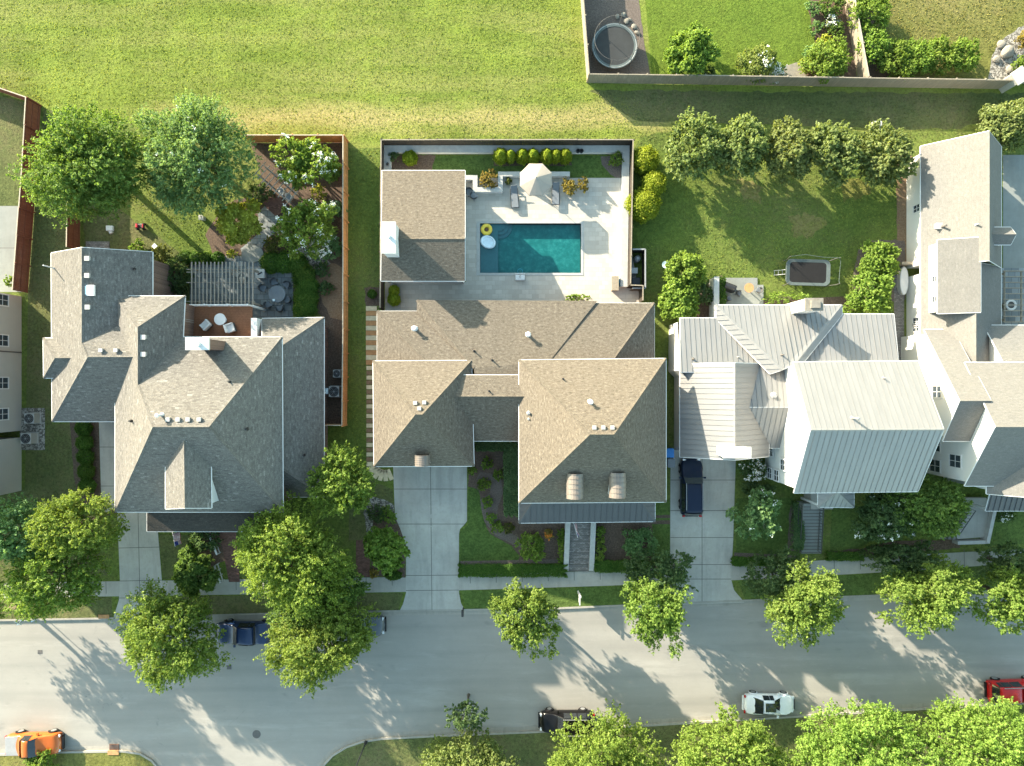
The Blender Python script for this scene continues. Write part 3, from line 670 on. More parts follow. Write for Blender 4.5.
# the two gardens beyond the grey fence
sheet('lawn', [(635, -120), (842, -120), (842, -8), (857, 78), (652, 78)], 'lawn_putting', 0.010)
sheet('mulch_bed', wobble([(577, -60), (632, -60), (644, 40), (651, 79), (589, 79)], 0.5, 6, 33), 'mulch_grey', 0.014)
sheet('gravel_bed', wobble([(783, 66), (806, 60), (806, 80), (783, 80)], 0.5, 5, 34), 'rock', 0.016)
sheet('mulch_bed', wobble([(806, -40), (842, -40), (858, 79), (803, 79), (815, 40), (808, 10)], 1, 5, 35), 'mulch', 0.015)
sheet('lawn', [(842, -120), (1300, -120), (1300, 80), (862, 84), (846, 0)], 'lawn_dry', 0.010)
sheet('mulch_bed', wobble([(845, -10), (875, -10), (877, 55), (890, 80), (862, 82)], 1, 5, 36), 'mulch', 0.014)
sheet('gravel_bed', wobble([(1018, 28), (1035, 20), (1035, 84), (988, 82), (992, 55), (1002, 40)], 0.8, 4, 37), 'gravel', 0.016)

# ================================================================== houses
def roof(parent, name, mat, faces, th=0.12, seam=None, flare=0.045, ridge=True, trim='trim'):
    faces = [[V(p) for p in f] for f in faces]; b = MB(); fl = []
    for f in faces:
        n = Vector((0, 0, 0))
        for i in range(len(f)): n += f[i].cross(f[(i + 1) % len(f)])
        if n.z < 0: f = f[::-1]; n = -n
        fl.append((f, n.normalized()))
    ed = {}
    key = lambda p: (round(p.x, 2), round(p.y, 2), round(p.z, 2))
    for k, (f, n) in enumerate(fl):
        u = Vector((0, 0, 1)).cross(n)
        u = u.normalized() if u.length > 1e-3 else Vector((1, 0, 0))
        v = n.cross(u)
        b.face(f, 0, [(p.dot(u), p.dot(v)) for p in f])
        for i in range(len(f)): ed.setdefault(frozenset((key(f[i]), key(f[(i + 1) % len(f)]))), []).append((k, f[i], f[(i + 1) % len(f)]))
        if seam:
            us = [p.dot(u) for p in f]; c = math.ceil(min(us) / seam) * seam; m = len(f); d0 = f[0].dot(n)
            while c < max(us) - 0.03:
                hits = []
                for i in range(m):
                    a, e = f[i], f[(i + 1) % m]; ua, ue = us[i], us[(i + 1) % m]
                    if (ua - c) * (ue - c) < 0: hits.append((a + (e - a) * ((c - ua) / (ue - ua))))
                hits.sort(key=lambda p: p.dot(v))
                for a, e in zip(hits[::2], hits[1::2]):
                    if (e - a).length > 0.15: b.beam(a + n * 0.02, e + n * 0.015, 0.026, 0.045, 2, up=n)
                c += seam
    for e in ed.values():
        if len(e) == 1:
            k, p, q = e[0]; f, n = fl[k]; d = (q - p); o = Vector((d.y, -d.x, 0))
            o = o.normalized() * flare if o.length > 1e-4 else Vector((0, 0, 0))
            dn = Vector((0, 0, -th))
            b.face([p + dn * 0.12 + o, q + dn * 0.12 + o, q, p], 1)
            b.face([p + dn + o * 0.7, q + dn + o * 0.7, q + dn * 0.12 + o, p + dn * 0.12 + o], 1)
        elif len(e) == 2 and ridge:
            (k1, p, q), (k2, _, _) = e; n1, n2 = fl[k1][1], fl[k2][1]
            c2 = sum(fl[k2][0], Vector((0, 0, 0))) / len(fl[k2][0])
            if (c2 - p).dot(n1) < -0.05 and (q - p).length > 0.4:
                up = (n1 + n2).normalized()
                for sgn, nn in ((1, n1), (-1, n2)):
                    dd = (q - p).normalized(); side = nn.cross(dd) * 0.15
                    if side.dot(n1 if sgn > 0 else n2) > 1: pass
                    cen = sum(fl[k1 if sgn > 0 else k2][0], Vector((0, 0, 0))) / len(fl[k1 if sgn > 0 else k2][0])
                    if side.dot(cen - p) < 0: side = -side
                    Ld = (q - p).length
                    b.face([p + up * 0.035, q + up * 0.035, q + side + nn * 0.012, p + side + nn * 0.012] if (q - p).cross(side).dot(nn) > 0 else
                           [q + up * 0.035, p + up * 0.035, p + side + nn * 0.012, q + side + nn * 0.012], 0,
                           [(0, 0), (Ld, 0), (Ld, 0.13), (0, 0.13)])
    for f, n in fl: b.face([p + Vector((0, 0, -th)) for p in f[::-1]], 1)
    return b.build(name, [M[mat], M[trim], M[mat]], parent)

def walls(parent, outline, mat, oh=0.4, z0=-1.3, name='wall', drop=0.16, build=True, bb=None):
    """walls set in under the eaves, following every rake up to the roof"""
    pts = [V(p) for p in outline]; n = len(pts)
    ar = sum(pts[i].x * pts[(i + 1) % n].y - pts[(i + 1) % n].x * pts[i].y for i in range(n))
    if ar < 0: pts.reverse()
    ins = []
    for i in range(n):
        a, p, c = pts[i - 1], pts[i], pts[(i + 1) % n]
        d1 = Vector((p.x - a.x, p.y - a.y, 0)).normalized(); d2 = Vector((c.x - p.x, c.y - p.y, 0)).normalized()
        n1 = Vector((-d1.y, d1.x, 0)); n2 = Vector((-d2.y, d2.x, 0)); m = n1 + n2
        m = m / max(0.3, m.length_squared) * 2 * oh if m.length > 1e-4 else n1 * oh
        ins.append(p + m)
    b = bb or MB()
    for i in range(n):
        p, q = ins[i], ins[(i + 1) % n]
        b.face([(p.x, p.y, z0), (q.x, q.y, z0), (q.x, q.y, q.z - drop), (p.x, p.y, p.z - drop)])
    return b.build(name, M[mat], parent) if build else b

def window(parent, c, nrm, wd, ht, mat='trim', name='window', cols=2, rows=2, pane='pane', gl='glass'):
    """frame standing proud of the wall with glass set back in it"""
    nrm = Vector(nrm).normalized(); r = Vector((0, 0, 1)).cross(nrm); c = Vector(c); z = Vector((0, 0, 1)); b = MB(); t = 0.09
    for s_ in (-1, 1):
        b.beam(c + r * s_ * (wd / 2) - z * (ht / 2 + t / 2) + nrm * 0.03, c + r * s_ * (wd / 2) + z * (ht / 2 + t / 2) + nrm * 0.03, t, 0.08, up=nrm)
        b.beam(c - r * (wd / 2 - t / 2) + z * s_ * ht / 2 + nrm * 0.03, c + r * (wd / 2 - t / 2) + z * s_ * ht / 2 + nrm * 0.03, 0.08, t)
    for k in range(1, cols):
        x = -wd / 2 + wd * k / cols; b.beam(c + r * x - z * (ht / 2 - .05) + nrm * 0.028, c + r * x + z * (ht / 2 - .05) + nrm * 0.028, 0.035, 0.03, up=nrm)
    for k in range(1, rows):
        y = -ht / 2 + ht * k / rows; b.beam(c - r * (wd / 2 - .05) + z * y + nrm * 0.024, c + r * (wd / 2 - .05) + z * y + nrm * 0.024, 0.03, 0.035)
    o = b.build(name, M[mat], parent)
    g = MB(); g.face([c - r * wd / 2 - z * ht / 2 + nrm * 0.012, c + r * wd / 2 - z * ht / 2 + nrm * 0.012, c + r * wd / 2 + z * ht / 2 + nrm * 0.012, c - r * wd / 2 + z * ht / 2 + nrm * 0.012])
    g.build(pane, M[gl], o); return o
def door(parent, c, nrm, wd, ht, mat, name='door'):
    nrm = Vector(nrm).normalized(); r = Vector((0, 0, 1)).cross(nrm); c = Vector(c); z = Vector((0, 0, 1)); b = MB()
    b.beam(c - r * wd / 2 + nrm * 0.03, c + r * wd / 2 + nrm * 0.03, 0.06, ht)
    for k in range(4): b.beam(c - r * wd * .42 + nrm * 0.065 + z * ht * (-.36 + .24 * k), c + r * wd * .42 + nrm * 0.065 + z * ht * (-.36 + .24 * k), 0.02, ht * 0.17)
    o = b.build(name, M[mat], parent)
    h = MB(); h.tube(c + r * wd * .42 + nrm * .06, c + r * wd * .42 + nrm * .14, .03); h.build('handle', M['steel'], o); return o
def pipe(parent, p, h=0.45, r=0.06, mat='trim', name='vent_pipe', cowl=False):
    b = MB(); p = V(p); b.tube(p - Vector((0, 0, .3)), p + Vector((0, 0, h)), r); b.tube(p - Vector((0, 0, .05)), p + Vector((0, 0, .1)), r * 2.2, r * 1.1)
    if cowl: b.tube(p + Vector((0, 0, h)), p + Vector((0, 0, h + .12)), r * 1.9, r * 1.2)
    return b.build(name, M[mat], parent)
def turtle(parent, p, s=0.27, mat='ac_grey', name='roof_vent', tilt=0.0):
    b = MB(); p = V(p); b.box(p + Vector((0, 0, .12)), (s, s * .9, .16)); b.box(p + Vector((0, -.03, .22)), (s * 1.15, s * 1.1, .05)); b.box(p - Vector((0, 0, .15)), (s * .8, s * .8, .4))
    return b.build(name, M[mat], parent)
def on_plane(px, py, a, b_, c):
    """the point of the plane a,b,c seen at a photo position"""
    a, b_, c = V(a), V(b_), V(c); n = (b_ - a).cross(c - a); o = Vector((0, 0, H)); d = P(px, py, 0) - o
    return o + d * ((a - o).dot(n) / d.dot(n))

# ------------------------------------------------------------------ house with the large grey hipped roof
h1 = thing('house', 'grey shingled house with big hipped roof, rooftop deck and pergola behind', 'house', tuple(P(190, 430)))
A, Bm, C = (51, 253, 5), (82, 247.5, 7.2), (152.5, 252, 5)
d, g, k = (82, 343, 7.25), (52, 421.5, 5), (152.5, 309, 5)
e = on_plane(88, 357, A, Bm, d); f_ = P(136, 357, e.z); e = P(88, 357, e.z)
hS = (120, 421.5, 5)
roof(h1, 'wing_roof', 'grey_shingle', [[A, Bm, d, g], [d, e, g], [Bm, C, k, d], [d, e, f_, k], [e, f_, hS, g]])
roof(h1, 'bay_roof', 'grey_shingle', [[(43, 338, 5.1), (55, 358, 6.4), (43.5, 378, 5.1)], [(43, 338, 5.1), (67, 338, 5.1), (78, 358, 6.4), (55, 358, 6.4)], [(43.5, 378, 5.1), (55, 358, 6.4), (78, 358, 6.4), (67, 378, 5.1)]])
walls(h1, [(43, 338, 5.1), (67, 338, 5.1), (67, 378, 5.1), (43.5, 378, 5.1)], 'brick', 0.3, -.1, 'bay_wall')
walls(h1, [A, Bm, C, k, (140, 357, 5), hS, g], 'brick', 0.45)
mA, mB, mC, mD, mE, mF, mG, mI, mJ, mK = (115, 296, 5.8), (138, 327, 8.2), (185, 296, 5.8), (138, 385, 8.2), (183, 337, 5.8), (153, 427, 10.3), (209, 427, 10.3), (282, 337, 5.8), (283, 512, 5.8), (115, 512, 5.8)
roof(h1, 'roof', 'grey_shingle', [[mK, mF, mD, mB, mA], [mA, mB, mC], [mC, mB, mD, mE], [mD, mF, mG, mI, mE], [mG, mJ, mI], [mK, mJ, mG, mF]])
walls(h1, [mA, mC, mE, mI, mJ, mK], 'brick', 0.45)
roof(h1, 'side_roof', 'grey_shingle', [[(262, 318.5, 3.2), (324, 317.5, 3.2), (280, 347, 5.35), (262, 347, 5.35)], [(324, 317.5, 3.2), (324, 497, 3.2), (280, 468, 5.35), (280, 347, 5.35)], [(324, 497, 3.2), (278, 497, 3.2), (280, 468, 5.35)]])
walls(h1, [(262, 318.5, 3.2), (324, 317.5, 3.2), (324, 497, 3.2), (275, 497, 3.2), (275, 345, 3.2), (262, 345, 3.2)], 'brick', 0.55, 0, 'side_wall')
roof(h1, 'porch_roof', 'dark_shingle', [[(147, 531.5, 3.0), (274, 531.5, 3.0), (274, 500, 4.0), (147, 500, 4.0)]])
b = MB()
for px in (150, 180, 210, 240, 271): b.box(P(px, 529, 3.0) * 0 + Vector((P(px, 529.5, 3).x, P(px, 529.5, 3).y, 1.42)), (0.2, 0.2, 2.84))
b.build('porch_post', M['trim'], h1)
b = MB(); p, q = P(147, 500), P(280, 524); b.box(((p.x + q.x) / 2 + 1, (p.y + q.y) / 2, 0.2), (q.x - p.x - 1.4, p.y - q.y, 0.4)); b.build('porch_floor', M['walk'], h1)
dr = [(184, 440, 9.7), (185, 508, 9.7), (165.4, 509, 8.3), (165.4, 460, 8.3), (211, 460, 8.3), (211.5, 508, 8.3)]
dm = roof(h1, 'dormer', 'grey_shingle', [[dr[0], dr[1], dr[2], dr[3]], [dr[0], dr[4], dr[5], dr[1]]])
walls(dm, [dr[3], dr[0], dr[4], dr[5], dr[1], dr[2]], 'trim', 0.22, 5.6, 'dormer_wall')
c = P(185, 508, 8.2); window(dm, (c.x, c.y + .21, 7.5), (0, -1, 0), 1.1, 1.2)
# deck set into the back of the roof
dk = MB(); p, q = P(186, 305, 3.1), P(252, 345, 3.1); dk.box(((p.x + q.x) / 2, (p.y + q.y) / 2, 3.02), (q.x - p.x, p.y - q.y, 0.16))
dk.build('deck', M['deck'], h1)
b = MB()
for x in (187, 252):
    for y in (306, 322): c = P(x, y, 3.1); b.box((c.x, c.y, 1.5), (.2, .2, 3.0))
b.build('deck_post', M['trim'], h1)
b = MB()
pa, pb, pc = P(187, 306, 3.1), P(252, 306, 3.1), P(252, 318, 3.1)
for (u, v) in ((pa, pb),):
    for z in (3.25, 4.05): b.beam(u + Vector((0, 0, z - 3.1)), v + Vector((0, 0, z - 3.1)), .07, .06)
    n = int((v - u).length / .13)
    for i in range(n + 1): c = u.lerp(v, i / n); b.box((c.x, c.y, 3.65), (.03, .03, .8))
for c in (pa, pa.lerp(pb, .35), pa.lerp(pb, .7), pb): b.box((c.x, c.y, 3.62), (.13, .13, 1.1))
b.build('deck_railing', M['trim'], h1)
b = MB(); p, q = P(251, 318, 4.3), P(257, 344, 4.3); b.box(((p.x + q.x) / 2, (p.y + q.y) / 2, 3.1), (q.x - p.x, p.y - q.y, 2.4)); b.build('parapet', M['trim'], h1)
ch = MB(); p, q = P(186, 337.5, 9.3), P(209.5, 350, 9.3); cx, cy = (p.x + q.x) / 2, (p.y + q.y) / 2
ch.box((cx, cy, 5.8), (q.x - p.x - .25, p.y - q.y - .2, 6.9)); co = ch.build('chimney', M['brick'], h1)
b = MB(); b.box((cx, cy, 9.32), (q.x - p.x, p.y - q.y, .2)); b.tube((cx + .1, cy, 9.4), (cx + .1, cy, 9.75), .2, .2, 12); b.tube((cx + .1, cy, 9.75), (cx + .1, cy, 9.85), .3, .26, 12); b.build('chimney_cap', M['trim'], co)
def H1E(px, py): return on_plane(px, py, Bm, C, k)
for (x, y, s_) in ((88.5, 258.5, .34), (88.5, 275.5, .34), (89, 307, .34)): turtle(h1, H1E(x, y), s_)
c = H1E(90, 290.5); b = MB(); b.box(c + Vector((0, 0, .06)), (.85, .85, .18)); so = b.build('skylight', M['trim'], h1); b = MB(); b.box(c + Vector((0, 0, .16)), (.66, .66, .03)); b.build('pane', M['pale_blue'], so)
for (x, y) in ((305.5 / 1, 0),): pass
for (x, y) in ((305 + 0, 0),): pass
E1 = lambda px, py: on_plane(px, py, mC, mB, mD)
turtle(h1, E1(305 - 160.5, 337), .34); turtle(h1, E1(305 - 160.5, 354), .34)
N1 = lambda px, py: on_plane(px, py, mF, mG, mI)
for x in (169, 179, 189, 200): turtle(h1, on_plane(x, 419, mF, mG, mI))
pipe(h1, N1(162, 415), .75, .09, cowl=True); pipe(h1, N1(230, 382), .3, .05, 'black'); pipe(h1, H1E(134, 269), .3, .07, 'black')
for x in (102, 117): turtle(h1, on_plane(x, 350, d, e, f_))
pipe(h1, on_plane(54, 268, A, Bm, d), 1.3, .05, 'trim'); pipe(h1, on_plane(247, 429, mG, mJ, mI), .3, .07, 'black'); pipe(h1, on_plane(131, 421, mK, mF, mA), .3, .06, 'black')
S1 = lambda x, y: on_plane(x, y, (324, 317.5, 3.2), (324, 497, 3.2), (280, 468, 5.35)); pipe(h1, S1(304, 455), .3, .06, 'black')
for gx, z in ((-330, 1.7), (-290, 1.7), (-250, 1.7), (-320, 4.6), (-270, 4.6)): c = G(gx, 112.0, z); window(h1, c, (0, -1, 0), 1.1, 1.5)
door(h1, G(-278, 112.0, 1.45), (0, -1, 0), 1.0, 2.1, 'redwood')

# ------------------------------------------------------------------ house in the middle, brown shingles
h2 = thing('house', 'brown shingled house with two barrel dormers and concrete driveway, beside the pool', 'house', tuple(P(540, 420)))
roof(h2, 'rear_roof', 'brown_shingle', [[(377, 311, 3.0), (377, 366, 3.0), (430, 366, 4.6), (425, 360, 4.5)], [(377, 311, 3.0), (418, 311, 3.0), (474, 366, 4.6), (430, 366, 4.6), (425, 360, 4.5)]], flare=.02)
roof(h2, 'rear_roof', 'brown_shingle', [[(417, 300, 3.2), (417, 312, 3.2), (474, 368, 4.75)], [(417, 300, 3.2), (597, 301, 3.2), (549, 362, 4.7), (549, 386, 4.85), (476, 386, 4.85), (474, 368, 4.75)]], flare=.01, trim='brown_shingle')
roof(h2, 'rear_roof', 'brown_shingle', [[(596, 303, 3.1), (654.5, 303, 3.1), (612, 362, 4.65), (548, 362, 4.65)], [(654.5, 303, 3.1), (654.5, 364, 3.1), (612, 362, 4.65)]], flare=.02)
walls(h2, [(377, 311, 3.0), (417, 311, 3.0), (417, 300, 3.2), (597, 301, 3.2), (654.5, 303, 3.1), (654.5, 364, 3.1), (600, 420, 3), (420, 420, 3.), (377, 366, 3.)], 'brick', 0.4)
roof(h2, 'link_roof', 'brown_shingle', [[(440, 375, 5.2), (526, 375, 5.2), (526, 396.5, 5.85), (440, 396.5, 5.85)], [(440, 396.5, 5.85), (526, 396.5, 5.85), (526, 441, 3.8), (455, 441, 3.8)]])
walls(h2, [(440, 375, 5.2), (526, 375, 5.2), (526, 396.5, 5.85), (526, 441, 3.8), (455, 441, 3.8), (440, 396.5, 5.85)], 'brick', 0.4)
q = [(373, 361, 4.6), (471.5, 360.5, 4.6), (474, 466, 4.6), (374, 466.5, 4.6), (415.5, 414.5, 8.0), (422.5, 414.5, 8.0)]
roof(h2, 'garage_roof', 'brown_shingle', [[q[0], q[1], q[5], q[4]], [q[1], q[2], q[5]], [q[2], q[3], q[4], q[5]], [q[3], q[0], q[4]]])
walls(h2, q[:4], 'brick', 0.4, name='garage_wall')
q2 = [(519, 360, 5.5), (666, 358.5, 5.5), (666, 502, 5.5), (519, 503, 5.5), (590, 434.5, 10.2), (614, 434.5, 10.2)]
roof(h2, 'roof', 'brown_shingle', [[q2[0], q2[1], q2[5], q2[4]], [q2[1], q2[2], q2[5]], [q2[2], q2[3], q2[4], q2[5]], [q2[3], q2[0], q2[4]]])
walls(h2, q2[:4], 'brick', 0.45)
roof(h2, 'porch_roof', 'dark_metal_roof', [[(519, 523, 3.0), (655, 521.5, 3.0), (636, 494, 4.0), (538, 494, 4.0)], [(519, 523, 3.0), (538, 494, 4.0), (519, 494, 3.0)], [(655, 521.5, 3.0), (655, 494, 3.0), (636, 494, 4.0)]], seam=0.5)
for px in (521, 553, 566, 604, 622, 652):
    c = P(px, 520, 3.0); b = MB(); b.box((c.x, c.y, 1.75), (.25, .25, 2.3)); b.box((c.x, c.y, .3), (.36, .36, .65)); b.build('porch_post', M['trim'], h2)
p, q_ = P(521, 495), P(648, 517); b = MB(); b.box(((p.x + q_.x) / 2, (p.y + q_.y) / 2, .3), (q_.x - p.x, p.y - q_.y, .62)); b.build('porch_floor', M['stone_path'], h2)
def barrel(parent, x0, x1, y0, y1, zs, zt, zb):
    """arched metal dormer running down the front slope"""
    b = MB(); n = 10; yb, yf = P(0, y0, zs).y, P(0, y1, zs).y; xa, xb = P(x0, y1, zs).x, P(x1, y1, zs).x; cx, r = (xa + xb) / 2, (xb - xa) / 2
    arc = [(cx - r * math.cos(math.pi * i / n), zs + (zt - zs) * math.sin(math.pi * i / n)) for i in range(n + 1)]
    for (x_, z_), (x2, z2) in zip(arc[:-1], arc[1:]): b.face([(x_, yf, z_), (x2, yf, z2), (x2, yb, z2), (x_, yb, z_)][::-1], 0)
    for t in (.0, .2, .4, .6, .8, .98):
        yy = yf + (yb - yf) * t
        for (x_, z_), (x2, z2) in zip(arc[:-1], arc[1:]): b.beam((x_, yy, z_ + .01), (x2, yy, z2 + .01), .04, .06)
    o = b.build('dormer', M['bronze_metal'], parent)
    w_ = MB(); w_.face([(xa + .1, yf + .12, zb)] + [(x_ * .94 + cx * .06, yf + .12, z_ - .05) for x_, z_ in arc] + [(xb - .1, yf + .12, zb)][::1])
    for x_ in (xa + .06, xb - .06): w_.face([(x_, yf + .12, zb), (x_, yb, zb), (x_, yb, zs), (x_, yf + .12, zs)])
    w_.build('dormer_wall', M['trim'], o)
    window(o, (cx, yf + .1, zs - .25), (0, -1, 0), r * 1.1, .7); return o
barrel(h2, 566.5, 583.5, 473, 498, 7.3, 7.95, 5.6); barrel(h2, 609, 626, 472, 497, 7.3, 7.95, 5.6)
barrel(h2, 415, 430, 455, 465.5, 5.6, 6.2, 4.8)
GN = lambda x, y: on_plane(x, y, q[0], q[1], q[5]); MN = lambda x, y: on_plane(x, y, q2[0], q2[1], q2[5])
for x, y in ((415.5, 402.5), (424.5, 402), (419.5, 408)): turtle(h2, GN(x, y) )
for x in (594, 603, 612): turtle(h2, MN(x, 427))
AN = lambda x, y: on_plane(x, y, (418, 311, 3.0), (377, 311, 3.0), (425, 360, 4.5)); BN = lambda x, y: on_plane(x, y, (417, 300, 3.2), (597, 301, 3.2), (549, 362, 4.7))
pipe(h2, AN(415, 329), .6, .13, cowl=True); pipe(h2, BN(528, 335), .6, .13, cowl=True); pipe(h2, BN(474, 351), .35, .05, 'black'); pipe(h2, BN(492, 360), .35, .05, 'black')
pipe(h2, on_plane(489, 391, (440, 375, 5.2), (526, 375, 5.2), (526, 396.5, 5.85)), .3, .05, 'black'); pipe(h2, MN(590, 402), .6, .11, cowl=True); pipe(h2, MN(563, 379), .3, .05, 'black')
MW = lambda x, y: on_plane(x, y, q2[3], q2[0], q2[4]); pipe(h2, MW(529, 413), .3, .1, 'grey_plastic'); pipe(h2, MW(529, 419), .2, .06, 'grey_plastic')
yw = P(0, 503, 5.5).y + .45
for px, z in ((535, 1.8), (630, 1.8), (645, 1.8), (535, 4.3), (575, 4.3), (617, 4.3)): window(h2, (P(px, 0, 2).x, yw, z), (0, -1, 0), 1.1, 1.4)
door(h2, (P(584, 0, 0).x, yw, 1.7), (0, -1, 0), 1.1, 2.15, 'darkwood')
door(h2, (P(430, 0, 0).x, P(0, 466, 4.6).y + .4, 1.2), (0, -1, 0), 4.8, 2.3, 'trim', 'garage_door')

# pool house
ph = thing('pool_house', 'small brown shingled pool house with white chimney beside the pool', 'pool house', tuple(P(425, 228)))
r0 = [(382, 170.5, 2.75), (465, 170.5, 2.75), (465, 239, 5.0), (381.5, 239, 5.0), (381, 281, 3.9), (465, 281, 3.9)]
roof(ph, 'roof', 'brown_shingle', [[r0[0], r0[1], r0[2], r0[3]], [r0[3], r0[2], r0[5], r0[4]]])
walls(ph, [r0[0], r0[1], r0[2], r0[5], r0[4], r0[3]], 'stucco', 0.35)
p, q_ = P(382.5, 222.5, 6.6), P(395, 252.5, 6.6); cx, cy = (p.x + q_.x) / 2, (p.y + q_.y) / 2
b = MB(); b.box((cx, cy, 3.25), (q_.x - p.x, p.y - q_.y, 6.5)); co = b.build('chimney', M['stucco'], ph, bevel=.03)
b = MB(); b.box((cx, cy, 6.56), (q_.x - p.x + .12, p.y - q_.y + .12, .12)); b.tube((cx, cy + .1, 6.6), (cx, cy + .1, 6.95), .17, .17, 10); b.tube((cx, cy + .1, 6.95), (cx, cy + .1, 7.03), .26, .2, 10); b.build('chimney_cap', M['trim'], co)
b = MB(); p = P(425, 281, 3.9); door(ph, (P(464.0, 0, 3).x - .33, P(0, 225, 0).y, 1.2), (1, 0, 0), 3.2, 2.3, 'trim', 'sliding_door')

# ------------------------------------------------------------------ house with pale standing-seam metal roofs
h4 = thing('house', 'white house with pale standing seam metal roofs and tall gable', 'house', tuple(P(790, 410)))
SM = dict(seam=0.43)
roof(h4, 'rear_roof', 'pale_metal', [[(680, 318, 3.3), (717, 318, 3.3), (774, 372, 4.4), (680, 372, 4.4)]], **SM)
roof(h4, 'rear_roof', 'pale_metal', [[(716, 305, 3.3), (716, 319, 3.3), (770, 374, 5.0), (782, 370, 5.4)], [(716, 305, 3.3), (842, 305, 3.3), (795, 364, 5.3), (782, 370, 5.4)], [(842, 305, 3.3), (842, 315, 3.3), (799, 368, 5.2), (795, 364, 5.3)]], **SM)
roof(h4, 'rear_roof', 'pale_metal', [[(840, 314, 3.25), (894, 314, 3.25), (899, 366, 4.5), (797, 366, 4.5)]], **SM)
walls(h4, [(674, 318, 3.3), (716, 318, 3.3), (716, 305, 3.3), (842, 305, 3.3), (842, 314, 3.3), (894, 314, 3.3), (899, 366, 4.5), (880, 420, 3), (720, 420, 3), (676, 372, 4.4)], 'white_siding', 0.35)
gq = [(680, 364, 3.6), (735, 363, 6.5), (735, 460, 6.5), (680, 457, 3.6), (769, 364, 3.6), (769, 456.5, 3.6)]
roof(h4, 'garage_roof', 'pale_metal', [[gq[0], gq[1], gq[2], gq[3]], [gq[1], gq[4], gq[5], gq[2]]], **SM)
walls(h4, [gq[0], gq[1], gq[4], gq[5], gq[2], gq[3]], 'white_siding', 0.35, name='garage_wall')
p, q_ = P(723, 447, 7.5), P(751, 458, 7.5); b = MB(); b.box(((p.x + q_.x) / 2, (p.y + q_.y) / 2, 5.6), (q_.x - p.x - .14, p.y - q_.y - .14, 3.7)); co = b.build('chimney', M['stucco'], h4)
b = MB(); b.box(((p.x + q_.x) / 2, (p.y + q_.y) / 2, 7.5), (q_.x - p.x, p.y - q_.y, .12)); b.build('chimney_cap', M['trim'], co)
roof(h4, 'link_roof', 'pale_metal', [[(746, 407, 5.3), (798, 407, 5.3), (798, 364, 4.4), (746, 364, 4.4)], [(746, 407, 5.3), (794, 407, 5.3), (784, 448, 3.4), (758, 448, 3.4)]], **SM)
walls(h4, [(758, 448, 3.4), (786, 448, 3.4), (786, 380, 3.4), (758, 380, 3.4)], 'white_siding', 0.35, name='link_wall')
mq = [(793, 362, 7), (918, 361, 7), (944, 429.5, 10.1), (918, 491.5, 7), (794, 493, 7), (811, 430, 10.1)]
roof(h4, 'roof', 'pale_metal', [[mq[0], mq[1], mq[2], mq[5]], [mq[5], mq[2], mq[3], mq[4]]], **SM)
walls(h4, mq, 'white_siding', 0.3)
p, q_ = P(806, 298.5, 6.4), P(823, 310, 6.4); cx, cy = (p.x + q_.x) / 2, (p.y + q_.y) / 2
b = MB(); b.box((cx, cy, 3.1), (q_.x - p.x, p.y - q_.y, 6.3)); co = b.build('chimney', M['stucco'], h4)
b = MB(); b.box((cx, cy, 6.3), (q_.x - p.x + .1, p.y - q_.y + .1, .14)); b.box((cx + .05, cy, 6.45), (.75, .6, .2)); b.build('chimney_cap', M['rock'], co)
roof(h4, 'porch_roof', 'pale_metal', [[(818, 507, 3.5), (854, 507.5, 3.5), (838, 492, 4.6)], [(818, 507, 3.5), (838, 492, 4.6), (838, 484, 4.6), (818, 486, 3.5)], [(854, 507.5, 3.5), (854, 486, 3.5), (838, 484, 4.6), (838, 492, 4.6)]], **SM)
for px in (819.5, 852):
    c = P(px, 505, 3.5); b = MB(); b.box((c.x, c.y, 1.7), (.2, .2, 3.4)); b.build('porch_post', M['trim'], h4)
xw = G(249.6, 0).x + .31; ww = P(794, 430, 7).x
wx = P(793, 362, 7).x + .3
for (gy, z, hw) in ((88, 2.9, 1.1), (76, 4.3, 1.1), (66, 1.7, .9), (88, 1.4, 1.)): window(h4, (wx - .0, -gy * S, z), (-1, 0, 0), .95, hw, gl='glass')
ex = P(918, 361, 7).x - .3
for (gy, z) in ((10, 2), (40, 2), (70, 2), (20, 5.2), (60, 5.2)): window(h4, (ex, -gy * S, z), (1, 0, 0), 1., 1.4)
ys = P(0, 492, 7).y + .3
for gx, z in ((275, 2.4), (320, 2.4), (345, 2.4), (270, 5.4), (305, 5.4), (340, 5.4)): window(h4, (gx * S, ys, z), (0, -1, 0), 1., 1.5)
door(h4, (G(298, 0).x, ys, 2.6), (0, -1, 0), 1.0, 2.1, 'darkwood')
door(h4, (P(705, 0, 0).x, P(0, 457, 3.6).y + .36, 1.15), (0, -1, 0), 4.6, 2.2, 'trim', 'garage_door')
HN = lambda x, y: on_plane(x, y, mq[0], mq[1], mq[2])
pipe(h4, HN(852, 418), .95, .08, 'steel', cowl=True); pipe(h4, HN(883, 378), .4, .05, 'grey_plastic')
RN = lambda x, y: on_plane(x, y, (680, 318, 3.3), (717, 318, 3.3), (774, 372, 4.4)); pipe(h4, RN(693, 359), .5, .07, 'iron'); pipe(h4, RN(738, 357), .35, .05, 'steel')
pipe(h4, on_plane(782, 355, (716, 305, 3.3), (842, 305, 3.3), (795, 364, 5.3)), .4, .05, 'iron'); pipe(h4, on_plane(774, 396, (746, 407, 5.3), (798, 407, 5.3), (798, 364, 4.4)), .25, .16, 'grey_plastic')

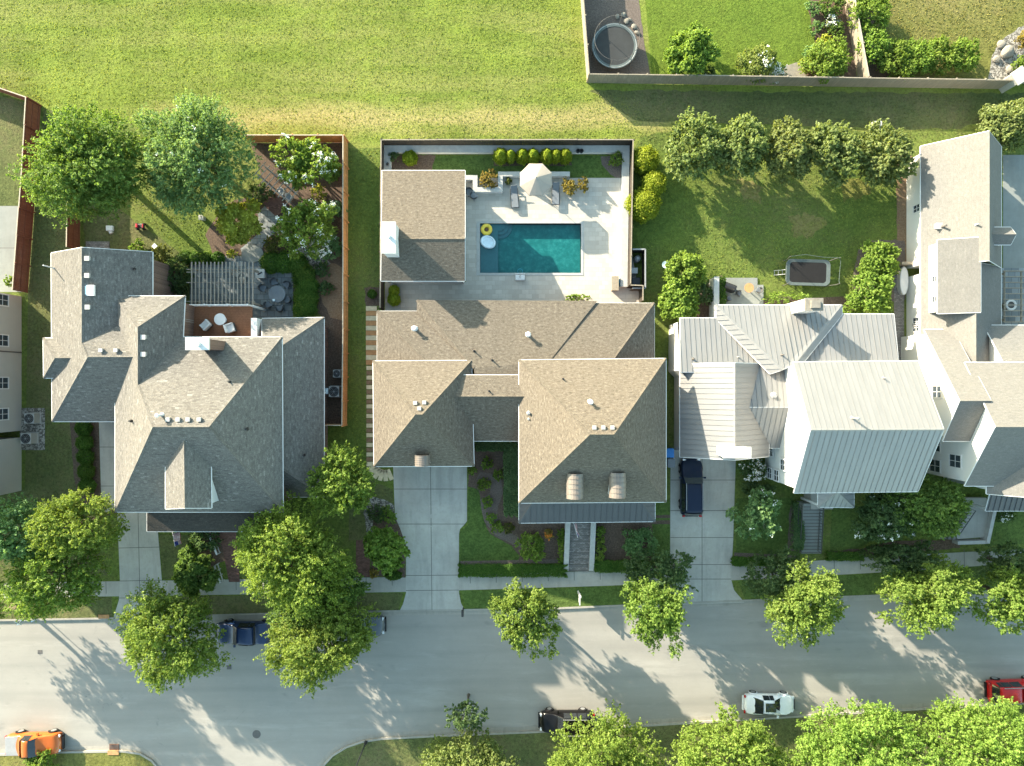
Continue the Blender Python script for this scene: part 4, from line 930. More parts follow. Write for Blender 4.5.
# ------------------------------------------------------------------ white house at the right edge
h5 = thing('house', 'white house with pale shingled gables and long shed dormer', 'house', tuple(G(440, 0)))
nw = [G(390, -226, 2.8), G(428, -226, 6.3), G(467, -226, 2.8), G(467, -110, 2.8), G(428, -110, 6.3), G(390, -110, 2.8)]
roof(h5, 'rear_roof', 'pale_shingle', [[nw[0], nw[1], nw[4], nw[5]], [nw[1], nw[2], nw[3], nw[4]]])
walls(h5, [nw[0], nw[1], nw[2], nw[3], nw[4], nw[5]], 'white_siding', 0.4)
n2 = [G(390, -110, 2.8), G(421, -110, 5.65), G(421, 0, 5.65), G(390, 0, 2.8), G(466, -110, 2.9), G(466, 0, 2.9)]
roof(h5, 'rear_roof', 'pale_shingle', [[n2[0], n2[1], n2[2], n2[3]], [n2[1], n2[4], n2[5], n2[2]]])
walls(h5, [n2[0], n2[1], n2[4], n2[5], n2[2], n2[3]], 'white_siding', 0.4)
dd = roof(h5, 'shed_dormer', 'pale_shingle', [[G(392.5, -132, 4.75), G(424, -132, 5.85), G(424, -64, 5.85), G(392.5, -64, 4.75)]])
walls(dd, [G(392.5, -132, 4.75), G(424, -132, 5.85), G(424, -64, 5.85), G(392.5, -64, 4.75)], 'white_siding', .2, 2.6, 'dormer_wall')
for gy in (-97, -78): window(dd, (392.5 * S + .2, -gy * S, 4.05), (-1, 0, 0), .55, .62, cols=1)
lw = [G(385, -50, 4.0), G(385, 15.4, 8.6), G(385, 52, 6.5), G(412, 52, 6.5), G(412, 15.4, 8.6), G(412, -50, 4.0)]
roof(h5, 'side_roof', 'pale_shingle', [[lw[0], lw[1], lw[4], lw[5]], [lw[1], lw[2], lw[3], lw[4]]])
walls(h5, [lw[0], lw[1], lw[2], lw[3], lw[4], lw[5]], 'white_siding', .35)
hb = [G(406, -18.5, 6.3), G(406, 36.9, 9.8), G(406, 92.3, 6.3), G(540, 92.3, 6.3), G(540, 36.9, 9.8), G(540, -18.5, 6.3)]
roof(h5, 'roof', 'pale_shingle', [[hb[0], hb[1], hb[4], hb[5]], [hb[1], hb[2], hb[3], hb[4]]])
walls(h5, hb, 'white_siding', .3)
roof(h5, 'rear_roof', 'pale_shingle', [[G(441, -54, 4.0), G(540, -54, 4.0), G(540, -14, 6.56), G(441, -14, 6.56)]])
walls(h5, [G(441, -54, 4.0), G(540, -54, 4.0), G(540, -16, 6.4), G(441, -16, 6.4)], 'white_siding', .3)
roof(h5, 'front_gable_roof', 'pale_shingle', [[G(428, 40, 6.0), G(474, 40, 9.2), G(474, 100, 9.2), G(428, 100, 6.0)], [G(474, 40, 9.2), G(520, 40, 6.0), G(520, 100, 6.0), G(474, 100, 9.2)]])
walls(h5, [G(428, 60, 6.), G(474, 60, 9.2), G(520, 60, 6.), G(520, 100, 6.0), G(474, 100, 9.2), G(428, 100, 6.0)], 'white_siding', .3)
roof(h5, 'porch_roof', 'dark_metal_roof', [[G(448, 121, 3.3), G(540, 121, 3.3), G(540, 96, 4.1), G(448, 96, 4.1)]], seam=0.45)
for gx in (450, 480, 510, 538): b = MB(); b.box((gx * S, -119 * S, 1.6), (.2, .2, 3.2)); b.build('porch_post', M['trim'], h5)
for (gy, z) in ((60, 2.0), (80, 2.0), (72, 4.7)): window(h5, (406 * S + .3, -gy * S, z), (-1, 0, 0), 1.1, 1.5)
for (gy, z) in ((-5, 2.), (8, 5.2), (28, 2.)): window(h5, (385 * S + .35, -gy * S, z), (-1, 0, 0), 1.0, 1.2)
for (gy, z) in ((-60, 1.5), (-54, 1.5), (-170, 1.6)): window(h5, (390 * S + .4, -gy * S, z), (-1, 0, 0), .7, 1.0)
for gx in (440, 460, 490, 515): window(h5, (gx * S, -100 * S + .3, 4.7), (0, -1, 0), 1., 1.4)
door(h5, (436 * S, -92.3 * S + .3, 1.6), (0, -1, 0), 1.0, 2.1, 'darkwood')
ED = roof(h5, 'gable_dormer', 'pale_shingle', [[G(436, -135, 5.6), G(458, -135, 5.6), G(458, -127, 5.0), G(436, -127, 5.0)], [G(436, -135, 5.6), G(458, -135, 5.6), G(458, -143, 5.0), G(436, -143, 5.0)]])
walls(ED, [G(436, -143, 5.), G(458, -143, 5.), G(458, -135, 5.6), G(458, -127, 5.0), G(436, -127, 5.)], 'white_siding', .15, 2.7, 'dormer_wall')
W5 = lambda x, y: on_plane(x, y, nw[0], nw[1], nw[4]); turtle(h5, W5(938, 226), .5); pipe(h5, W5(976, 225), .4, .06, 'grey_plastic')
pipe(h5, W5(942, 227), .6, .08, 'iron')

# ------------------------------------------------------------------ neighbour cut by the left edge
h0 = thing('house', 'beige sided house at the left edge above two air conditioners', 'house', tuple(G(-560, 0)))
hq = [G(-486, -91, 5.6), G(-486, 52, 5.6), G(-600, 52, 5.6), G(-600, -91, 5.6), G(-543, -60, 8.6), G(-543, 30, 8.6)]
roof(h0, 'roof', 'grey_shingle', [[hq[0], hq[1], hq[5], hq[4]], [hq[1], hq[2], hq[5]], [hq[2], hq[3], hq[4], hq[5]], [hq[3], hq[0], hq[4]]])
walls(h0, hq[:4], 'beige_siding', .4)
tq = [G(-486, 50, 6.6), G(-528, 50, 10.4), G(-570, 50, 6.6), G(-570, 112, 6.6), G(-528, 112, 10.4), G(-486, 112, 6.6)]
roof(h0, 'front_gable_roof', 'grey_shingle', [[tq[0], tq[1], tq[4], tq[5]], [tq[1], tq[2], tq[3], tq[4]]])
walls(h0, [tq[0], tq[1], tq[2], tq[3], tq[4], tq[5]], 'beige_siding', .4)
for gy in (-80, -41, 0, 30): window(h0, (-486 * S - .4, -gy * S, 2.3), (1, 0, 0), 1.0, 1.35)
b = MB(); b.tube(((-486) * S - .35, 30.5 * S, .1), ((-486) * S - .35, 30.5 * S, 5.4), .05); b.build('downpipe', M['iron'], h0)
for gx in (-505, -540, -560): window(h0, (gx * S, -112 * S + .4, 5.0), (0, -1, 0), 1.1, 1.4)

# ================================================================== fences and garden walls
def fence(name, label, path, h, board, cap, bay=2.4, rail_side=1, post=None, boardw=0.14, group=None):
    pts = [P(*p) for p in path]
    root = thing(name, label, 'fence', tuple(pts[0]), 0, group)
    for i in range(len(pts) - 1):
        a, c = pts[i], pts[i + 1]; Ld = (c - a).length; n = max(1, round(Ld / bay)); d = (c - a) / Ld; nr = Vector((-d.y, d.x, 0))
        for k in range(n):
            p, q = a.lerp(c, k / n), a.lerp(c, (k + 1) / n); b = MB(); rr = random.Random(int(p.x * 97 + p.y * 31 + k)); m = max(1, round((q - p).length / boardw))
            lift = rr.uniform(-.03, .03)
            for j in range(m):
                x = p.lerp(q, (j + .5) / m); hh = h + lift + rr.uniform(-.015, .015)
                b.box((x.x, x.y, hh / 2 + .03), ((q - p).length / m * .955, .022, hh), math.atan2(d.y, d.x))
            for z in (.3, h * .55, h - .2): b.beam(p + nr * .035 + Vector((0, 0, z)), q + nr * .035 + Vector((0, 0, z)), .04, .09)
            b.build('panel', M[board], root)
            b = MB(); b.beam(p + Vector((0, 0, h + lift + .055)), q + Vector((0, 0, h + lift + .055)), .085, .04); b.build('cap_rail', M[cap], root)
            b = MB(); b.box((p.x + nr.x * .08, p.y + nr.y * .08, h / 2), (.1, .1, h + .16), math.atan2(d.y, d.x)); b.build('post', M[post or board], root)
    return root
fence('board_fence', 'cedar board fence round the garden of flowering shrubs', [(250, 142.5), (348, 142.5), (348, 330), (347, 424), (326, 424)], 1.8, 'cedar', 'capwood')
fence('board_fence', 'short red stained fence between big tree and the grey roofed house', [(82, 128), (81, 190), (80, 251)], 1.8, 'redwood', 'capwood')
fence('board_fence', 'dark red fence with iron rail bordering the far left patio', [(-60, 70), (0, 92), (41, 106), (36, 186), (28, 293)], 1.85, 'redwood', 'capwood', boardw=.12)
fence('board_fence', 'dark stained board fence enclosing the pool garden', [(384, 310), (385, 147), (629.5, 147), (627, 288), (639, 288.5), (639, 303)], 1.8, 'darkwood', 'greywood')
fence('board_fence', 'weathered grey fence running along the edge of the mown field', [(576, -60), (587, 83), (700, 84.5), (860, 87), (1000, 89)], 1.75, 'greywood', 'greywood')
fence('board_fence', 'grey fence dividing the two back gardens beyond the field', [(835, -60), (847, 20), (859, 85)], 1.7, 'greywood', 'capwood')
fence('board_fence', 'grey fence continuing right of the pale stone pillar', [(1010, 84), (1120, 81)], 1.7, 'greywood', 'greywood')
b = MB(); p = P(1003, 86); b.box((p.x, p.y, 1.0), (1.0, 1.0, 2.0), .6); b.box((p.x, p.y, 2.05), (1.25, 1.25, .16), .6); o = b.build('stone_pillar', M['cap'], bevel=.03); tag(o, 'pale stone pillar where the grey fence ends beside boulders', 'pillar')
def lowwall(label, path, wd, h, mat='stucco', capm='cap', name='garden_wall'):
    pts = [P(*p) for p in path]; root = thing(name, label, 'garden wall', tuple(pts[0])); b = MB(); c_ = MB()
    for i, (a, c) in enumerate(zip(pts[:-1], pts[1:])):
        d = (c - a).normalized(); e0 = d * (wd / 2); up = Vector((0, 0, 1)); j = .0015 * (i % 2)
        b.beam(a - e0 + up * (h / 2), c + e0 + up * (h / 2), wd - .04 + j, h - .06)
        c_.beam(a - e0 * 1.04 + up * (h - .02 + j), c + e0 * 1.04 + up * (h - .02 + j), wd + .02 + j, .07)
    b.build('masonry', M[mat], root); c_.build('coping', M[capm], root, bevel=.008); return root
lowwall('pale concrete retaining ledge inside the dark pool fence', [(388.5, 171), (388.5, 151), (625, 151), (623, 284)], .62, .55)
lowwall('white garden wall stepping round a shrub beside the pool loungers', [(466, 179.5), (475.5, 179.5), (475.5, 191.5), (500.5, 191.5), (500.5, 176), (567, 176)], .4, .6)
lowwall('white wall standing between tall shrubs and the metal roofed house', [(711, 282), (711, 312)], .42, 1.7)

# ================================================================== plants
def leaf_mesh(name, pts, nrm, size, rng, aspect=0.55, mat=None, droop=0.0):
    n = len(pts); r = rng.normal(size=(n, 3)); t = np.cross(nrm, r); t /= np.linalg.norm(t, axis=1, keepdims=True) + 1e-9
    bt = np.cross(nrm, t); s = size * rng.uniform(0.6, 1.35, (n, 1)); t *= s; bt *= s * aspect
    nn = nrm * s * 0.22
    v = np.empty((n, 4, 3)); v[:, 0] = pts - t; v[:, 1] = pts - bt + nn; v[:, 2] = pts + t; v[:, 3] = pts + bt + nn
    me = bpy.data.meshes.new(name); me.vertices.add(4 * n); me.vertices.foreach_set('co', v.astype(np.float32).ravel())
    me.loops.add(4 * n); me.polygons.add(n); me.loops.foreach_set('vertex_index', np.arange(4 * n, dtype=np.int32))
    me.polygons.foreach_set('loop_start', np.arange(0, 4 * n, 4, dtype=np.int32)); me.polygons.foreach_set('loop_total', np.full(n, 4, dtype=np.int32))
    me.update(calc_edges=True); me.validate(); me.materials.append(mat); return me
def unit(a): return a / (np.linalg.norm(a, axis=1, keepdims=True) + 1e-9)
def fib(n, rng, low):
    i = np.arange(int(n / (1 - (low + 1) / 2)) + 1) + .5; m = len(i); z = 1 - 2 * i / m; a = i * 2.39996 + rng.uniform(0, 6.28); r = np.sqrt(1 - z * z)
    d = np.stack([r * np.cos(a), r * np.sin(a), z], 1) + rng.normal(size=(m, 3)) * .16
    return unit(d[d[:, 2] > low])
def crown_pts(rng, R, Rz, nl, lr, n, fill=0.25, shape='round', low=-0.55, sprig=None, per=16, rag=.16):
    """leaf positions and normals along many short shoots that grow from uneven lobes of a crown"""
    d = fib(nl, rng, low); nl = len(d)
    rad = np.clip(1 - np.abs(rng.normal(size=(nl, 1))) * rag * 1.6, .35, 1) * .86
    inn = rng.random(nl) < fill * .5; rad[inn] *= .55
    a = rng.uniform(0, 6.28, 3); th = np.arctan2(d[:, 1], d[:, 0]); rad[:, 0] *= 1 + .07 * np.sin(2 * th + a[0]) + .07 * np.sin(3 * th + a[1]) + .04 * np.sin(5 * th + a[2])
    c = d * rad * np.array([R, R, Rz])
    lrad = R * lr * rng.uniform(0.7, 1.35, nl); w_ = lrad ** 2; w_ /= w_.sum()
    ns = max(8, n // per); k = rng.choice(nl, ns, p=w_); out = unit(c + np.array([0, 0, .25 * Rz]))
    q = unit(rng.normal(size=(ns, 3)) + out[k] * .45 + np.array([0, 0, .3])); rr = rng.uniform(0.1, 1.0, (ns, 1)) ** .4
    s0 = c[k] + q * np.array([1, 1, .8]) * lrad[k, None] * rr * .85
    ln = (sprig or max(.12, min(.75, R * .19))) * rng.uniform(.4, 1.35, (ns, 1))
    dr = unit(q * .6 + out[k] * .6 + np.array([0, 0, .5]) + rng.normal(size=(ns, 3)) * .4)
    j = np.repeat(np.arange(ns), per)[:max(n, 1)]; m = len(j); t = rng.random((m, 1)) ** .8
    pts = s0[j] + dr[j] * ln[j] * t + rng.normal(size=(m, 3)) * ln[j] * .17 * (1.15 - t)
    pts[:, 2] -= (t[:, 0] ** 2) * ln[j][:, 0] * .12
    nrm = unit(q[j] * .45 + np.array([-.22, .2, .3]) + rng.normal(size=(m, 3)) * .6)
    return pts, nrm, c
def limbs(b, base, crown_c, tips, r0, rng, lean=(0, 0)):
    base, cc = Vector(base), Vector(crown_c); h = cc.z - base.z; fork = base.lerp(cc, .5) + Vector((rng.normal() * .08, rng.normal() * .08, 0))
    b.tube(base - Vector((0, 0, .15)), base + Vector((0, 0, .25)), r0 * 1.5, r0 * 1.05, 9, caps=False); b.tube(base + Vector((0, 0, .25)), fork, r0 * 1.05, r0 * .75, 9, caps=False); b.tube(fork, cc, r0 * .75, r0 * .35, 8)
    for i, t in enumerate(tips):
        s = fork.lerp(cc, rng.uniform(0, .9)); t = Vector(t); m = s.lerp(t, .5) + Vector((rng.normal() * .1, rng.normal() * .1, .12 * (t - s).length))
        b.tube(s, m, r0 * .38, r0 * .24, 6, caps=False); b.tube(m, t, r0 * .24, r0 * .07, 6)
def tree(label, px, py, rpx, ztop, mat, seed, cat='tree', name='tree', nl=46, lr=.3, n=9000, leafs=.092, squash=.85, bark='bark', ry=None, flowers=0, group=None, fill=.25, aspect=.55, low=-.55, trunk=None, stems=1):
    rng = np.random.default_rng(seed); k = rpx * S; Rz0 = k * squash; zc = max(ztop - Rz0 * .95, ztop * .5); R = k * (H - zc) / H; Rz = ztop - zc
    c = P(px, py, zc); base = (c.x, c.y, 0); root = thing(name, label, cat, base, 0, group)
    nl = int(nl * 1.7); n = int(n * 3.5); pts, nrm, cs = crown_pts(rng, R * (.87 if fill > .13 else .95), Rz * .85, nl, lr * (1 if fill > .13 else .82), n, fill, low=low, rag=.16 if fill > .13 else .3)
    if ry: pts[:, 1] *= ry; cs[:, 1] *= ry
    a = rng.uniform(0, 6.28); pts[:, :2] *= 1 + .1 * np.sin(2 * np.arctan2(pts[:, 1], pts[:, 0]) + a)[:, None]
    me = leaf_mesh('crown', pts + np.array([0, 0, zc]), nrm, leafs, rng, aspect, L[mat]); o = bpy.data.objects.new('crown', me); COL.objects.link(o); o.parent = root
    if flowers:
        idx = np.argsort(-(pts @ np.array([.1, 0, 1.0]) + np.linalg.norm(pts[:, :2], axis=1) * .6 + rng.normal(size=len(pts)) * .5 * R))[:flowers * 3]; cl = rng.choice(idx, flowers, replace=False)
        fp = np.repeat(pts[cl] * 1.05, 9, axis=0) + rng.normal(size=(flowers * 9, 3)) * .09; fn = unit(rng.normal(size=fp.shape) * .6 + np.array([0, 0, .9]))
        me = leaf_mesh('blossom', fp + np.array([0, 0, zc]), fn, .055, rng, .8, M['flower_white']); o = bpy.data.objects.new('blossom', me); COL.objects.link(o); o.parent = root
    b = MB(); r0 = trunk or max(.05, R * .055)
    sel = cs[np.argsort(rng.random(len(cs)))[:14]] * .85
    if stems == 1: limbs(b, base, c, [Vector(x) + c for x in sel], r0, rng)
    else:
        for s_ in range(stems):
            a = 6.28 * s_ / stems + .4; b0 = Vector(base) + Vector((math.cos(a) * .15, math.sin(a) * .15, 0)); c2 = c + Vector((math.cos(a) * R * .3, math.sin(a) * R * .3, 0))
            limbs(b, b0, c2, [Vector(x) + c for x in sel[s_ * 4:(s_ + 1) * 4]], r0 * .65, rng)
    b.build('trunk', M[bark], root, smooth=True); return root
def bush(label, px, py, rpx, h, mat, seed, name='shrub', cat='shrub', nl=26, lr=.36, n=None, leafs=.075, rx=1.0, ry=1.0, rz=0.0, flowers=0, fmat='flower_white', group=None, box=False, aspect=.6, z0=0.0):
    """a shrub: one leafy mesh with a few stems inside, standing on the ground"""
    rng = np.random.default_rng(seed); zc = h * .5 + z0; c = P(px, py, zc); R = rpx * S * (H - zc) / H; n = n or int(260 + 900 * R * R * (1 + h * .4) * max(rx * ry, .35) * 2.2)
    if box:
        n = int(n * 1.8)
        u = rng.uniform(-1, 1, (n, 3)); ax = rng.integers(0, 3, n); top = rng.random(n) < .5; ax[top] = 2; sg = np.where(rng.random(n) < .5, -1., 1.); sg[ax == 2] = 1
        u[np.arange(n), ax] = sg; nr = np.zeros((n, 3)); nr[np.arange(n), ax] = sg; dim = np.array([R * rx, R * ry, h / 2])
        lump = 1 + .06 * np.sin(u[:, 0] * 9 + seed) * np.cos(u[:, 1] * 7)
        pts = u * dim * lump[:, None] + rng.normal(size=(n, 3)) * .035; pts -= nr * rng.uniform(0, .12, (n, 1)); nrm = unit(nr + np.array([0, 0, .3]) + rng.normal(size=(n, 3)) * .5)
    elif mat in ('gold', 'box'):
        d = unit(rng.normal(size=(int(n * 2.6), 3))); d = d[d[:, 2] > -.75]; n = len(d); cone = name == 'conifer'; lum = 1 + .07 * np.sin(d[:, 0] * 7 + seed) * np.sin(d[:, 1] * 6 + seed * 2) + .05 * np.sin(d[:, 2] * 9 + seed)
        pts = d * np.array([R * rx, R * ry, h * .5]) * (lum * np.where(rng.random(n) < .12, rng.uniform(1.0, 1.2, n), rng.uniform(.8, 1.05, n)))[:, None]
        if cone: pts[:, :2] *= np.clip(1.05 - (pts[:, 2:3] / h + .1) * 1.15, .12, 1.1)
        nrm = unit(d * .8 + np.array([-.15, .12, .3]) + rng.normal(size=(n, 3)) * .5)
    else:
        pts, nrm, _ = crown_pts(rng, R * .93, h * .42, max(nl, 22), min(lr, .36), n, .3, low=-.4, per=10, rag=.12); n = len(pts); pts[:, 0] *= rx; pts[:, 1] *= ry; pts[:, 2] = np.maximum(pts[:, 2], -h * .5 + .02)
    if rz:
        cs, sn = math.cos(rz), math.sin(rz); pts[:, :2] = pts[:, :2] @ np.array([[cs, sn], [-sn, cs]]); nrm[:, :2] = nrm[:, :2] @ np.array([[cs, sn], [-sn, cs]])
    me = leaf_mesh(name, pts + np.array([0, 0, h * .5]), nrm, leafs, rng, aspect, L[mat]); o = bpy.data.objects.new(name, me); COL.objects.link(o); o.location = (c.x, c.y, z0)
    tag(o, label, cat, group)
    b = MB(); bl = Vector((c.x, c.y, z0))
    for k in range(6):
        j = rng.integers(0, n); b.tube(bl + Vector((rng.normal() * .06, rng.normal() * .06, -.03)), bl + Vector(pts[j]) * .8 + Vector((0, 0, h * .5)), .025, .01, 5)
    b.build('stem', M['bark'], o)
    if flowers:
        top = np.argsort(-pts[:, 2] + rng.random(n) * h)[:max(flowers * 3, 10)]; cl = rng.choice(top, min(flowers, len(top)), replace=False)
        fp = np.repeat(pts[cl] * 1.04, 8, axis=0) + rng.normal(size=(len(cl) * 8, 3)) * .07; fn = unit(rng.normal(size=fp.shape) * .6 + np.array([0, 0, .9]))
        me = leaf_mesh('blossom', fp + np.array([0, 0, h * .5]), fn, .052, rng, .8, M[fmat]); f = bpy.data.objects.new('blossom', me); COL.objects.link(f); f.parent = o
    return o

T = tree
T('big round bright green shade tree behind the grey roofed house', 91, 168, 64, 10.5, 'green', 11, n=17000, nl=80, lr=.26, leafs=.098)
T('feathery blue-green tree beside the big round shade tree', 197, 156, 62, 9.0, 'bluish', 12, n=17000, nl=85, lr=.24, leafs=.1, flowers=14, aspect=.45)
T('white-flowered crape myrtle in the corner of the cedar fence', 305, 164, 31, 4.6, 'lime', 13, nl=34, lr=.26, n=4200, leafs=.12, flowers=60, aspect=.4, fill=.1, stems=3, bark='bark_pale')
T('white-flowered crape myrtle beside the red stepped arbour platform', 306, 227, 32, 4.8, 'lime', 14, nl=34, lr=.26, n=4400, leafs=.12, flowers=50, aspect=.4, fill=.1, stems=3, bark='bark_pale')
bush('bush covered in white blooms above the boxwood hedge', 325, 247, 16, 2.0, 'bluish', 15, flowers=110)
bush('small yellow-green shrub right by the cedar fence corner', 334, 173, 11, 2.2, 'lime', 16); bush('dark green shrub against the cedar fence between crape myrtles', 333, 212, 11, 2.0, 'bluish', 17)
bush('yellow leaved shrub beside the slate garden path', 240, 223, 23, 3.6, 'yellow', 18, nl=24, lr=.3, leafs=.1)
bush('low golden bush between the crape myrtles', 319, 193, 8, 1.0, 'yellow', 19); bush('dark low shrub under the feathery tree', 262, 195, 12, 1.2, 'dark', 20)
bush('grey green spreading shrub next to the pale stone disc', 274, 244, 10, 1.0, 'olive', 21); bush('small round yellow shrub above the pergola', 232, 254, 5, .7, 'yellow', 22); bush('small chartreuse ball below the white blooms', 287, 252, 5, .6, 'lime', 23)
bush('loose dark bush left of the pergola', 176, 276, 17, 1.6, 'dark', 24); bush('olive leaved bush above the grey wing roof', 160, 258, 13, 1.3, 'olive', 25); bush('bright tuft of shrub by the grey wing gable', 138, 248, 9, .9, 'lime', 26)
GRP = 'boxwood balls round the slate patio'
for i, (x, y, r) in enumerate(((271, 263, 10), (284, 263, 9.5), (297, 264, 10))): bush(['boxwood ball nearest the pale stone disc', 'boxwood ball in the middle of the patio row', 'boxwood ball at the hedge corner'][i], x, y, r, 1.1, 'box', 30 + i, nl=8, lr=.6, group=GRP, leafs=.06)
for i, (x, y, r) in enumerate(((186, 257, 6), (195, 258, 6), (206, 258, 6), (218, 258, 6))): bush(['first clipped ball from the left above the pergola', 'second clipped ball from the left above the pergola', 'third clipped ball from the left above the pergola', 'fourth clipped ball from the left above the pergola'][i], x, y, r, .8, 'box', 36 + i, nl=8, lr=.6, group='clipped balls above the pergola', leafs=.06)
for i, (x, y, r) in enumerate(((303.5, 275, 11), (306.5, 286.5, 11), (306, 298, 11.5), (305, 309, 11))): bush('boxwood ball ' + ['just below the hedge corner', 'beside the upper right patio chair', 'beside the right hand patio chair', 'lowest of the row, above the grey side roof'][i], x, y, r, 1.15, 'box', 400 + i, nl=8, lr=.6, group=GRP, leafs=.06)
bush('soft fern clump outside the boxwood hedge', 322, 270, 8, .6, 'dark', 41); bush('dark fern clump beside the tan gravel strip', 326, 288, 8, .7, 'dark', 42)
for i in range(5): bush(['first', 'second', 'third', 'fourth', 'fifth'][i] + ' low clipped bush from the grey wing down the narrow side walk', 83.5 + i * .9, 428 + i * 14.5, 8, .7, 'box', 45 + i, nl=7, lr=.6, ry=.95, group='low bushes along the narrow side walk', leafs=.06)
# street side trees
ST = 'trees along the street'
T('tall dark blue-green tree at the left edge behind the paler crowns', 16, 530, 40, 7.8, 'bluish', 50, n=6500, nl=42, lr=.3)
T('yellow-green tree left of the driveway, upper of two joined crowns', 76, 524, 43, 8.8, 'street', 51, n=7500, nl=46, lr=.26)
T('yellow-green tree above the pavement, lower of two joined crowns', 56, 574, 51, 8.4, 'street', 52, n=9500, nl=52, lr=.24)
T('street tree mostly cut off by the left edge', -46, 604, 50, 8.5, 'street', 53, n=10000, nl=54, lr=.24, group=ST)
T('full green street tree overhanging the road left of the blue car', 170, 634, 55, 8.5, 'street', 54, n=13000, nl=66, lr=.24, group=ST)
T('wide street tree overhanging the blue parked car', 322, 640, 57, 8.5, 'street', 55, n=13500, nl=66, lr=.24, group=ST, ry=.9)
T('large lime crowned tree beside the grey house front', 292, 556, 62, 10.0, 'lime', 56, n=15000, nl=70, lr=.22)
T('dark leaved tree with golden tips below the air conditioners', 342, 482, 36, 7.2, 'street', 57, n=7000, nl=34, lr=.3)
T('dark crowned tree in the shade between lime tree and road', 314, 594, 60, 6.2, 'green', 58, n=10500, nl=50, lr=.24, ry=.6)
T('small bright green maple beside the concrete driveway', 386, 550, 25, 4.0, 'lime', 59, n=4500, nl=30, lr=.28, leafs=.13)
bush('feathery tall shrub with pale shoots before the grey house porch', 197, 572, 24, 3.2, 'green', 60, nl=26, lr=.28, aspect=.3, leafs=.16)
bush('leafy green bush beneath the porch of the grey house', 206, 538, 15, 1.0, 'dark', 61)
T('small yellow-green street tree below the brown shingled house', 526, 618, 38, 7.0, 'street', 62, n=6500, nl=40, lr=.24, group=ST, fill=.1)
T('yellow-green street tree at the foot of the shaded driveway', 657, 612, 40, 7.0, 'street', 63, n=7000, nl=42, lr=.24, group=ST, fill=.1)
T('thin dark tree in shade behind the driveway street tree', 662, 573, 42, 4.4, 'dark', 64, n=4500, nl=44, lr=.18, ry=.62, fill=.1)
T('street tree below the grey entrance steps', 803, 602, 43, 7.0, 'street', 65, n=8000, nl=46, lr=.24, group=ST, fill=.12)
T('thin dark tree in shade beside the grey entrance steps', 776, 573, 33, 4.4, 'dark', 66, n=3600, nl=36, lr=.2, fill=.1)
T('spreading golden-green street tree right of the grey steps', 926, 594, 52, 7.5, 'street', 67, n=9500, nl=54, lr=.22, group=ST, ry=.82, fill=.12)
T('thin dark tree in shade above the golden street tree', 905, 560, 40, 4.4, 'dark', 68, n=4200, nl=42, lr=.18, ry=.55, fill=.1)
T('street tree cut off by the right edge', 1016, 600, 40, 7.0, 'street', 69, n=7500, nl=44, lr=.24, group=ST, fill=.12)
T('thin dark tree in shade at the right edge', 1006, 565, 34, 4.4, 'dark', 70, n=3600, nl=36, lr=.2, ry=.6, fill=.1)
SB = 'trees along the lower kerb'
for i, (x, y, r, zt, lb, mt) in enumerate(((466, 786, 64, 6.6, 'pale crowned roadside tree beside the lamp', 'pale'), (606, 776, 72, 8.0, 'lime tree hiding the rear of the black car', 'lime'), (731, 772, 72, 8.0, 'lime tree hiding the back of the white car', 'lime'), (856, 758, 74, 8.5, 'large lime tree right of the white car', 'lime'), (968, 758, 74, 8.5, 'large lime tree below the red car', 'lime'), (1060, 780, 60, 8.0, 'lime tree just beyond the lower right corner', 'lime'))):
    T(lb, x, y, r, zt, mt, 80 + i, n=15000, nl=84, lr=.2, group=SB, ry=.9 if i == 0 else 1.0)
T('thin dark sapling rising behind the pale roadside tree', 466, 714, 22, 5.0, 'dark', 88, n=1300, nl=20, lr=.26, fill=.1)
bush('bright green bush beside the orange pickup', 42, 762, 16, 1.6, 'lime', 89, nl=20)
# orchard row in the lawn
OR = 'fruit trees in a row at the top of the lawn'
for i, (x, y, r) in enumerate(((693, 150, 29), (741, 147, 26), (789, 152, 24), (832, 153, 25), (880, 157, 28))):
    r *= 1.22; T(['fruit tree first from the left in the lawn row', 'fruit tree second from the left in the lawn row', 'fruit tree in the middle of the lawn row', 'fruit tree with pale tips, fourth in the lawn row', 'fruit tree at the right end of the lawn row'][i], x, y, r, 5.0, 'orchard', 100 + i, n=5200, nl=46, lr=.24, leafs=.12, group=OR, fill=.2, trunk=.12)
bush('broad green shrub at the top of the shingled wing', 1003, 128, 27, 3.0, 'orchard', 106, nl=26, lr=.32, leafs=.1)
for i, (x, y, r, lb) in enumerate(((645, 160, 12, 'golden ball shrub nearest the fence corner'), (654, 184, 11, 'golden ball shrub between the two beside the pool fence'), (643, 205, 15, 'largest golden ball shrub beside the pool fence'))): bush(lb, x, y, r, 1.9, 'gold', 110 + i, nl=18, lr=.4, group='golden ball shrubs beside the pool fence', leafs=.08)
bush('tall bright shrub at the corner, upper of a pair by the white wall', 684, 271, 20, 3.2, 'lime', 114, nl=24, lr=.32, leafs=.1); bush('tall bright shrub nearest the metal roof, lower of a pair', 680, 299, 22, 3.2, 'lime', 115, nl=26, lr=.32, leafs=.1)
bush('dark shrub between white wall and bright shrubs', 702, 294, 13, 1.7, 'dark', 116)
bush('bright rounded shrub above its twin beside the stone walk', 878, 262, 21, 2.6, 'lime', 117, nl=22, lr=.36, leafs=.09); bush('bright rounded shrub below its twin beside the stone walk', 871, 290, 24, 2.6, 'lime', 118, nl=24, lr=.34, leafs=.09)
bush('low hedge behind the rear metal roof under the trampoline', 785, 298, 22, .8, 'lime', 119, name='hedge', cat='hedge', ry=.3, nl=20, n=1500); bush('low bright plant beside the rear metal roof corner', 852, 309, 15, .9, 'lime', 120, ry=.6)
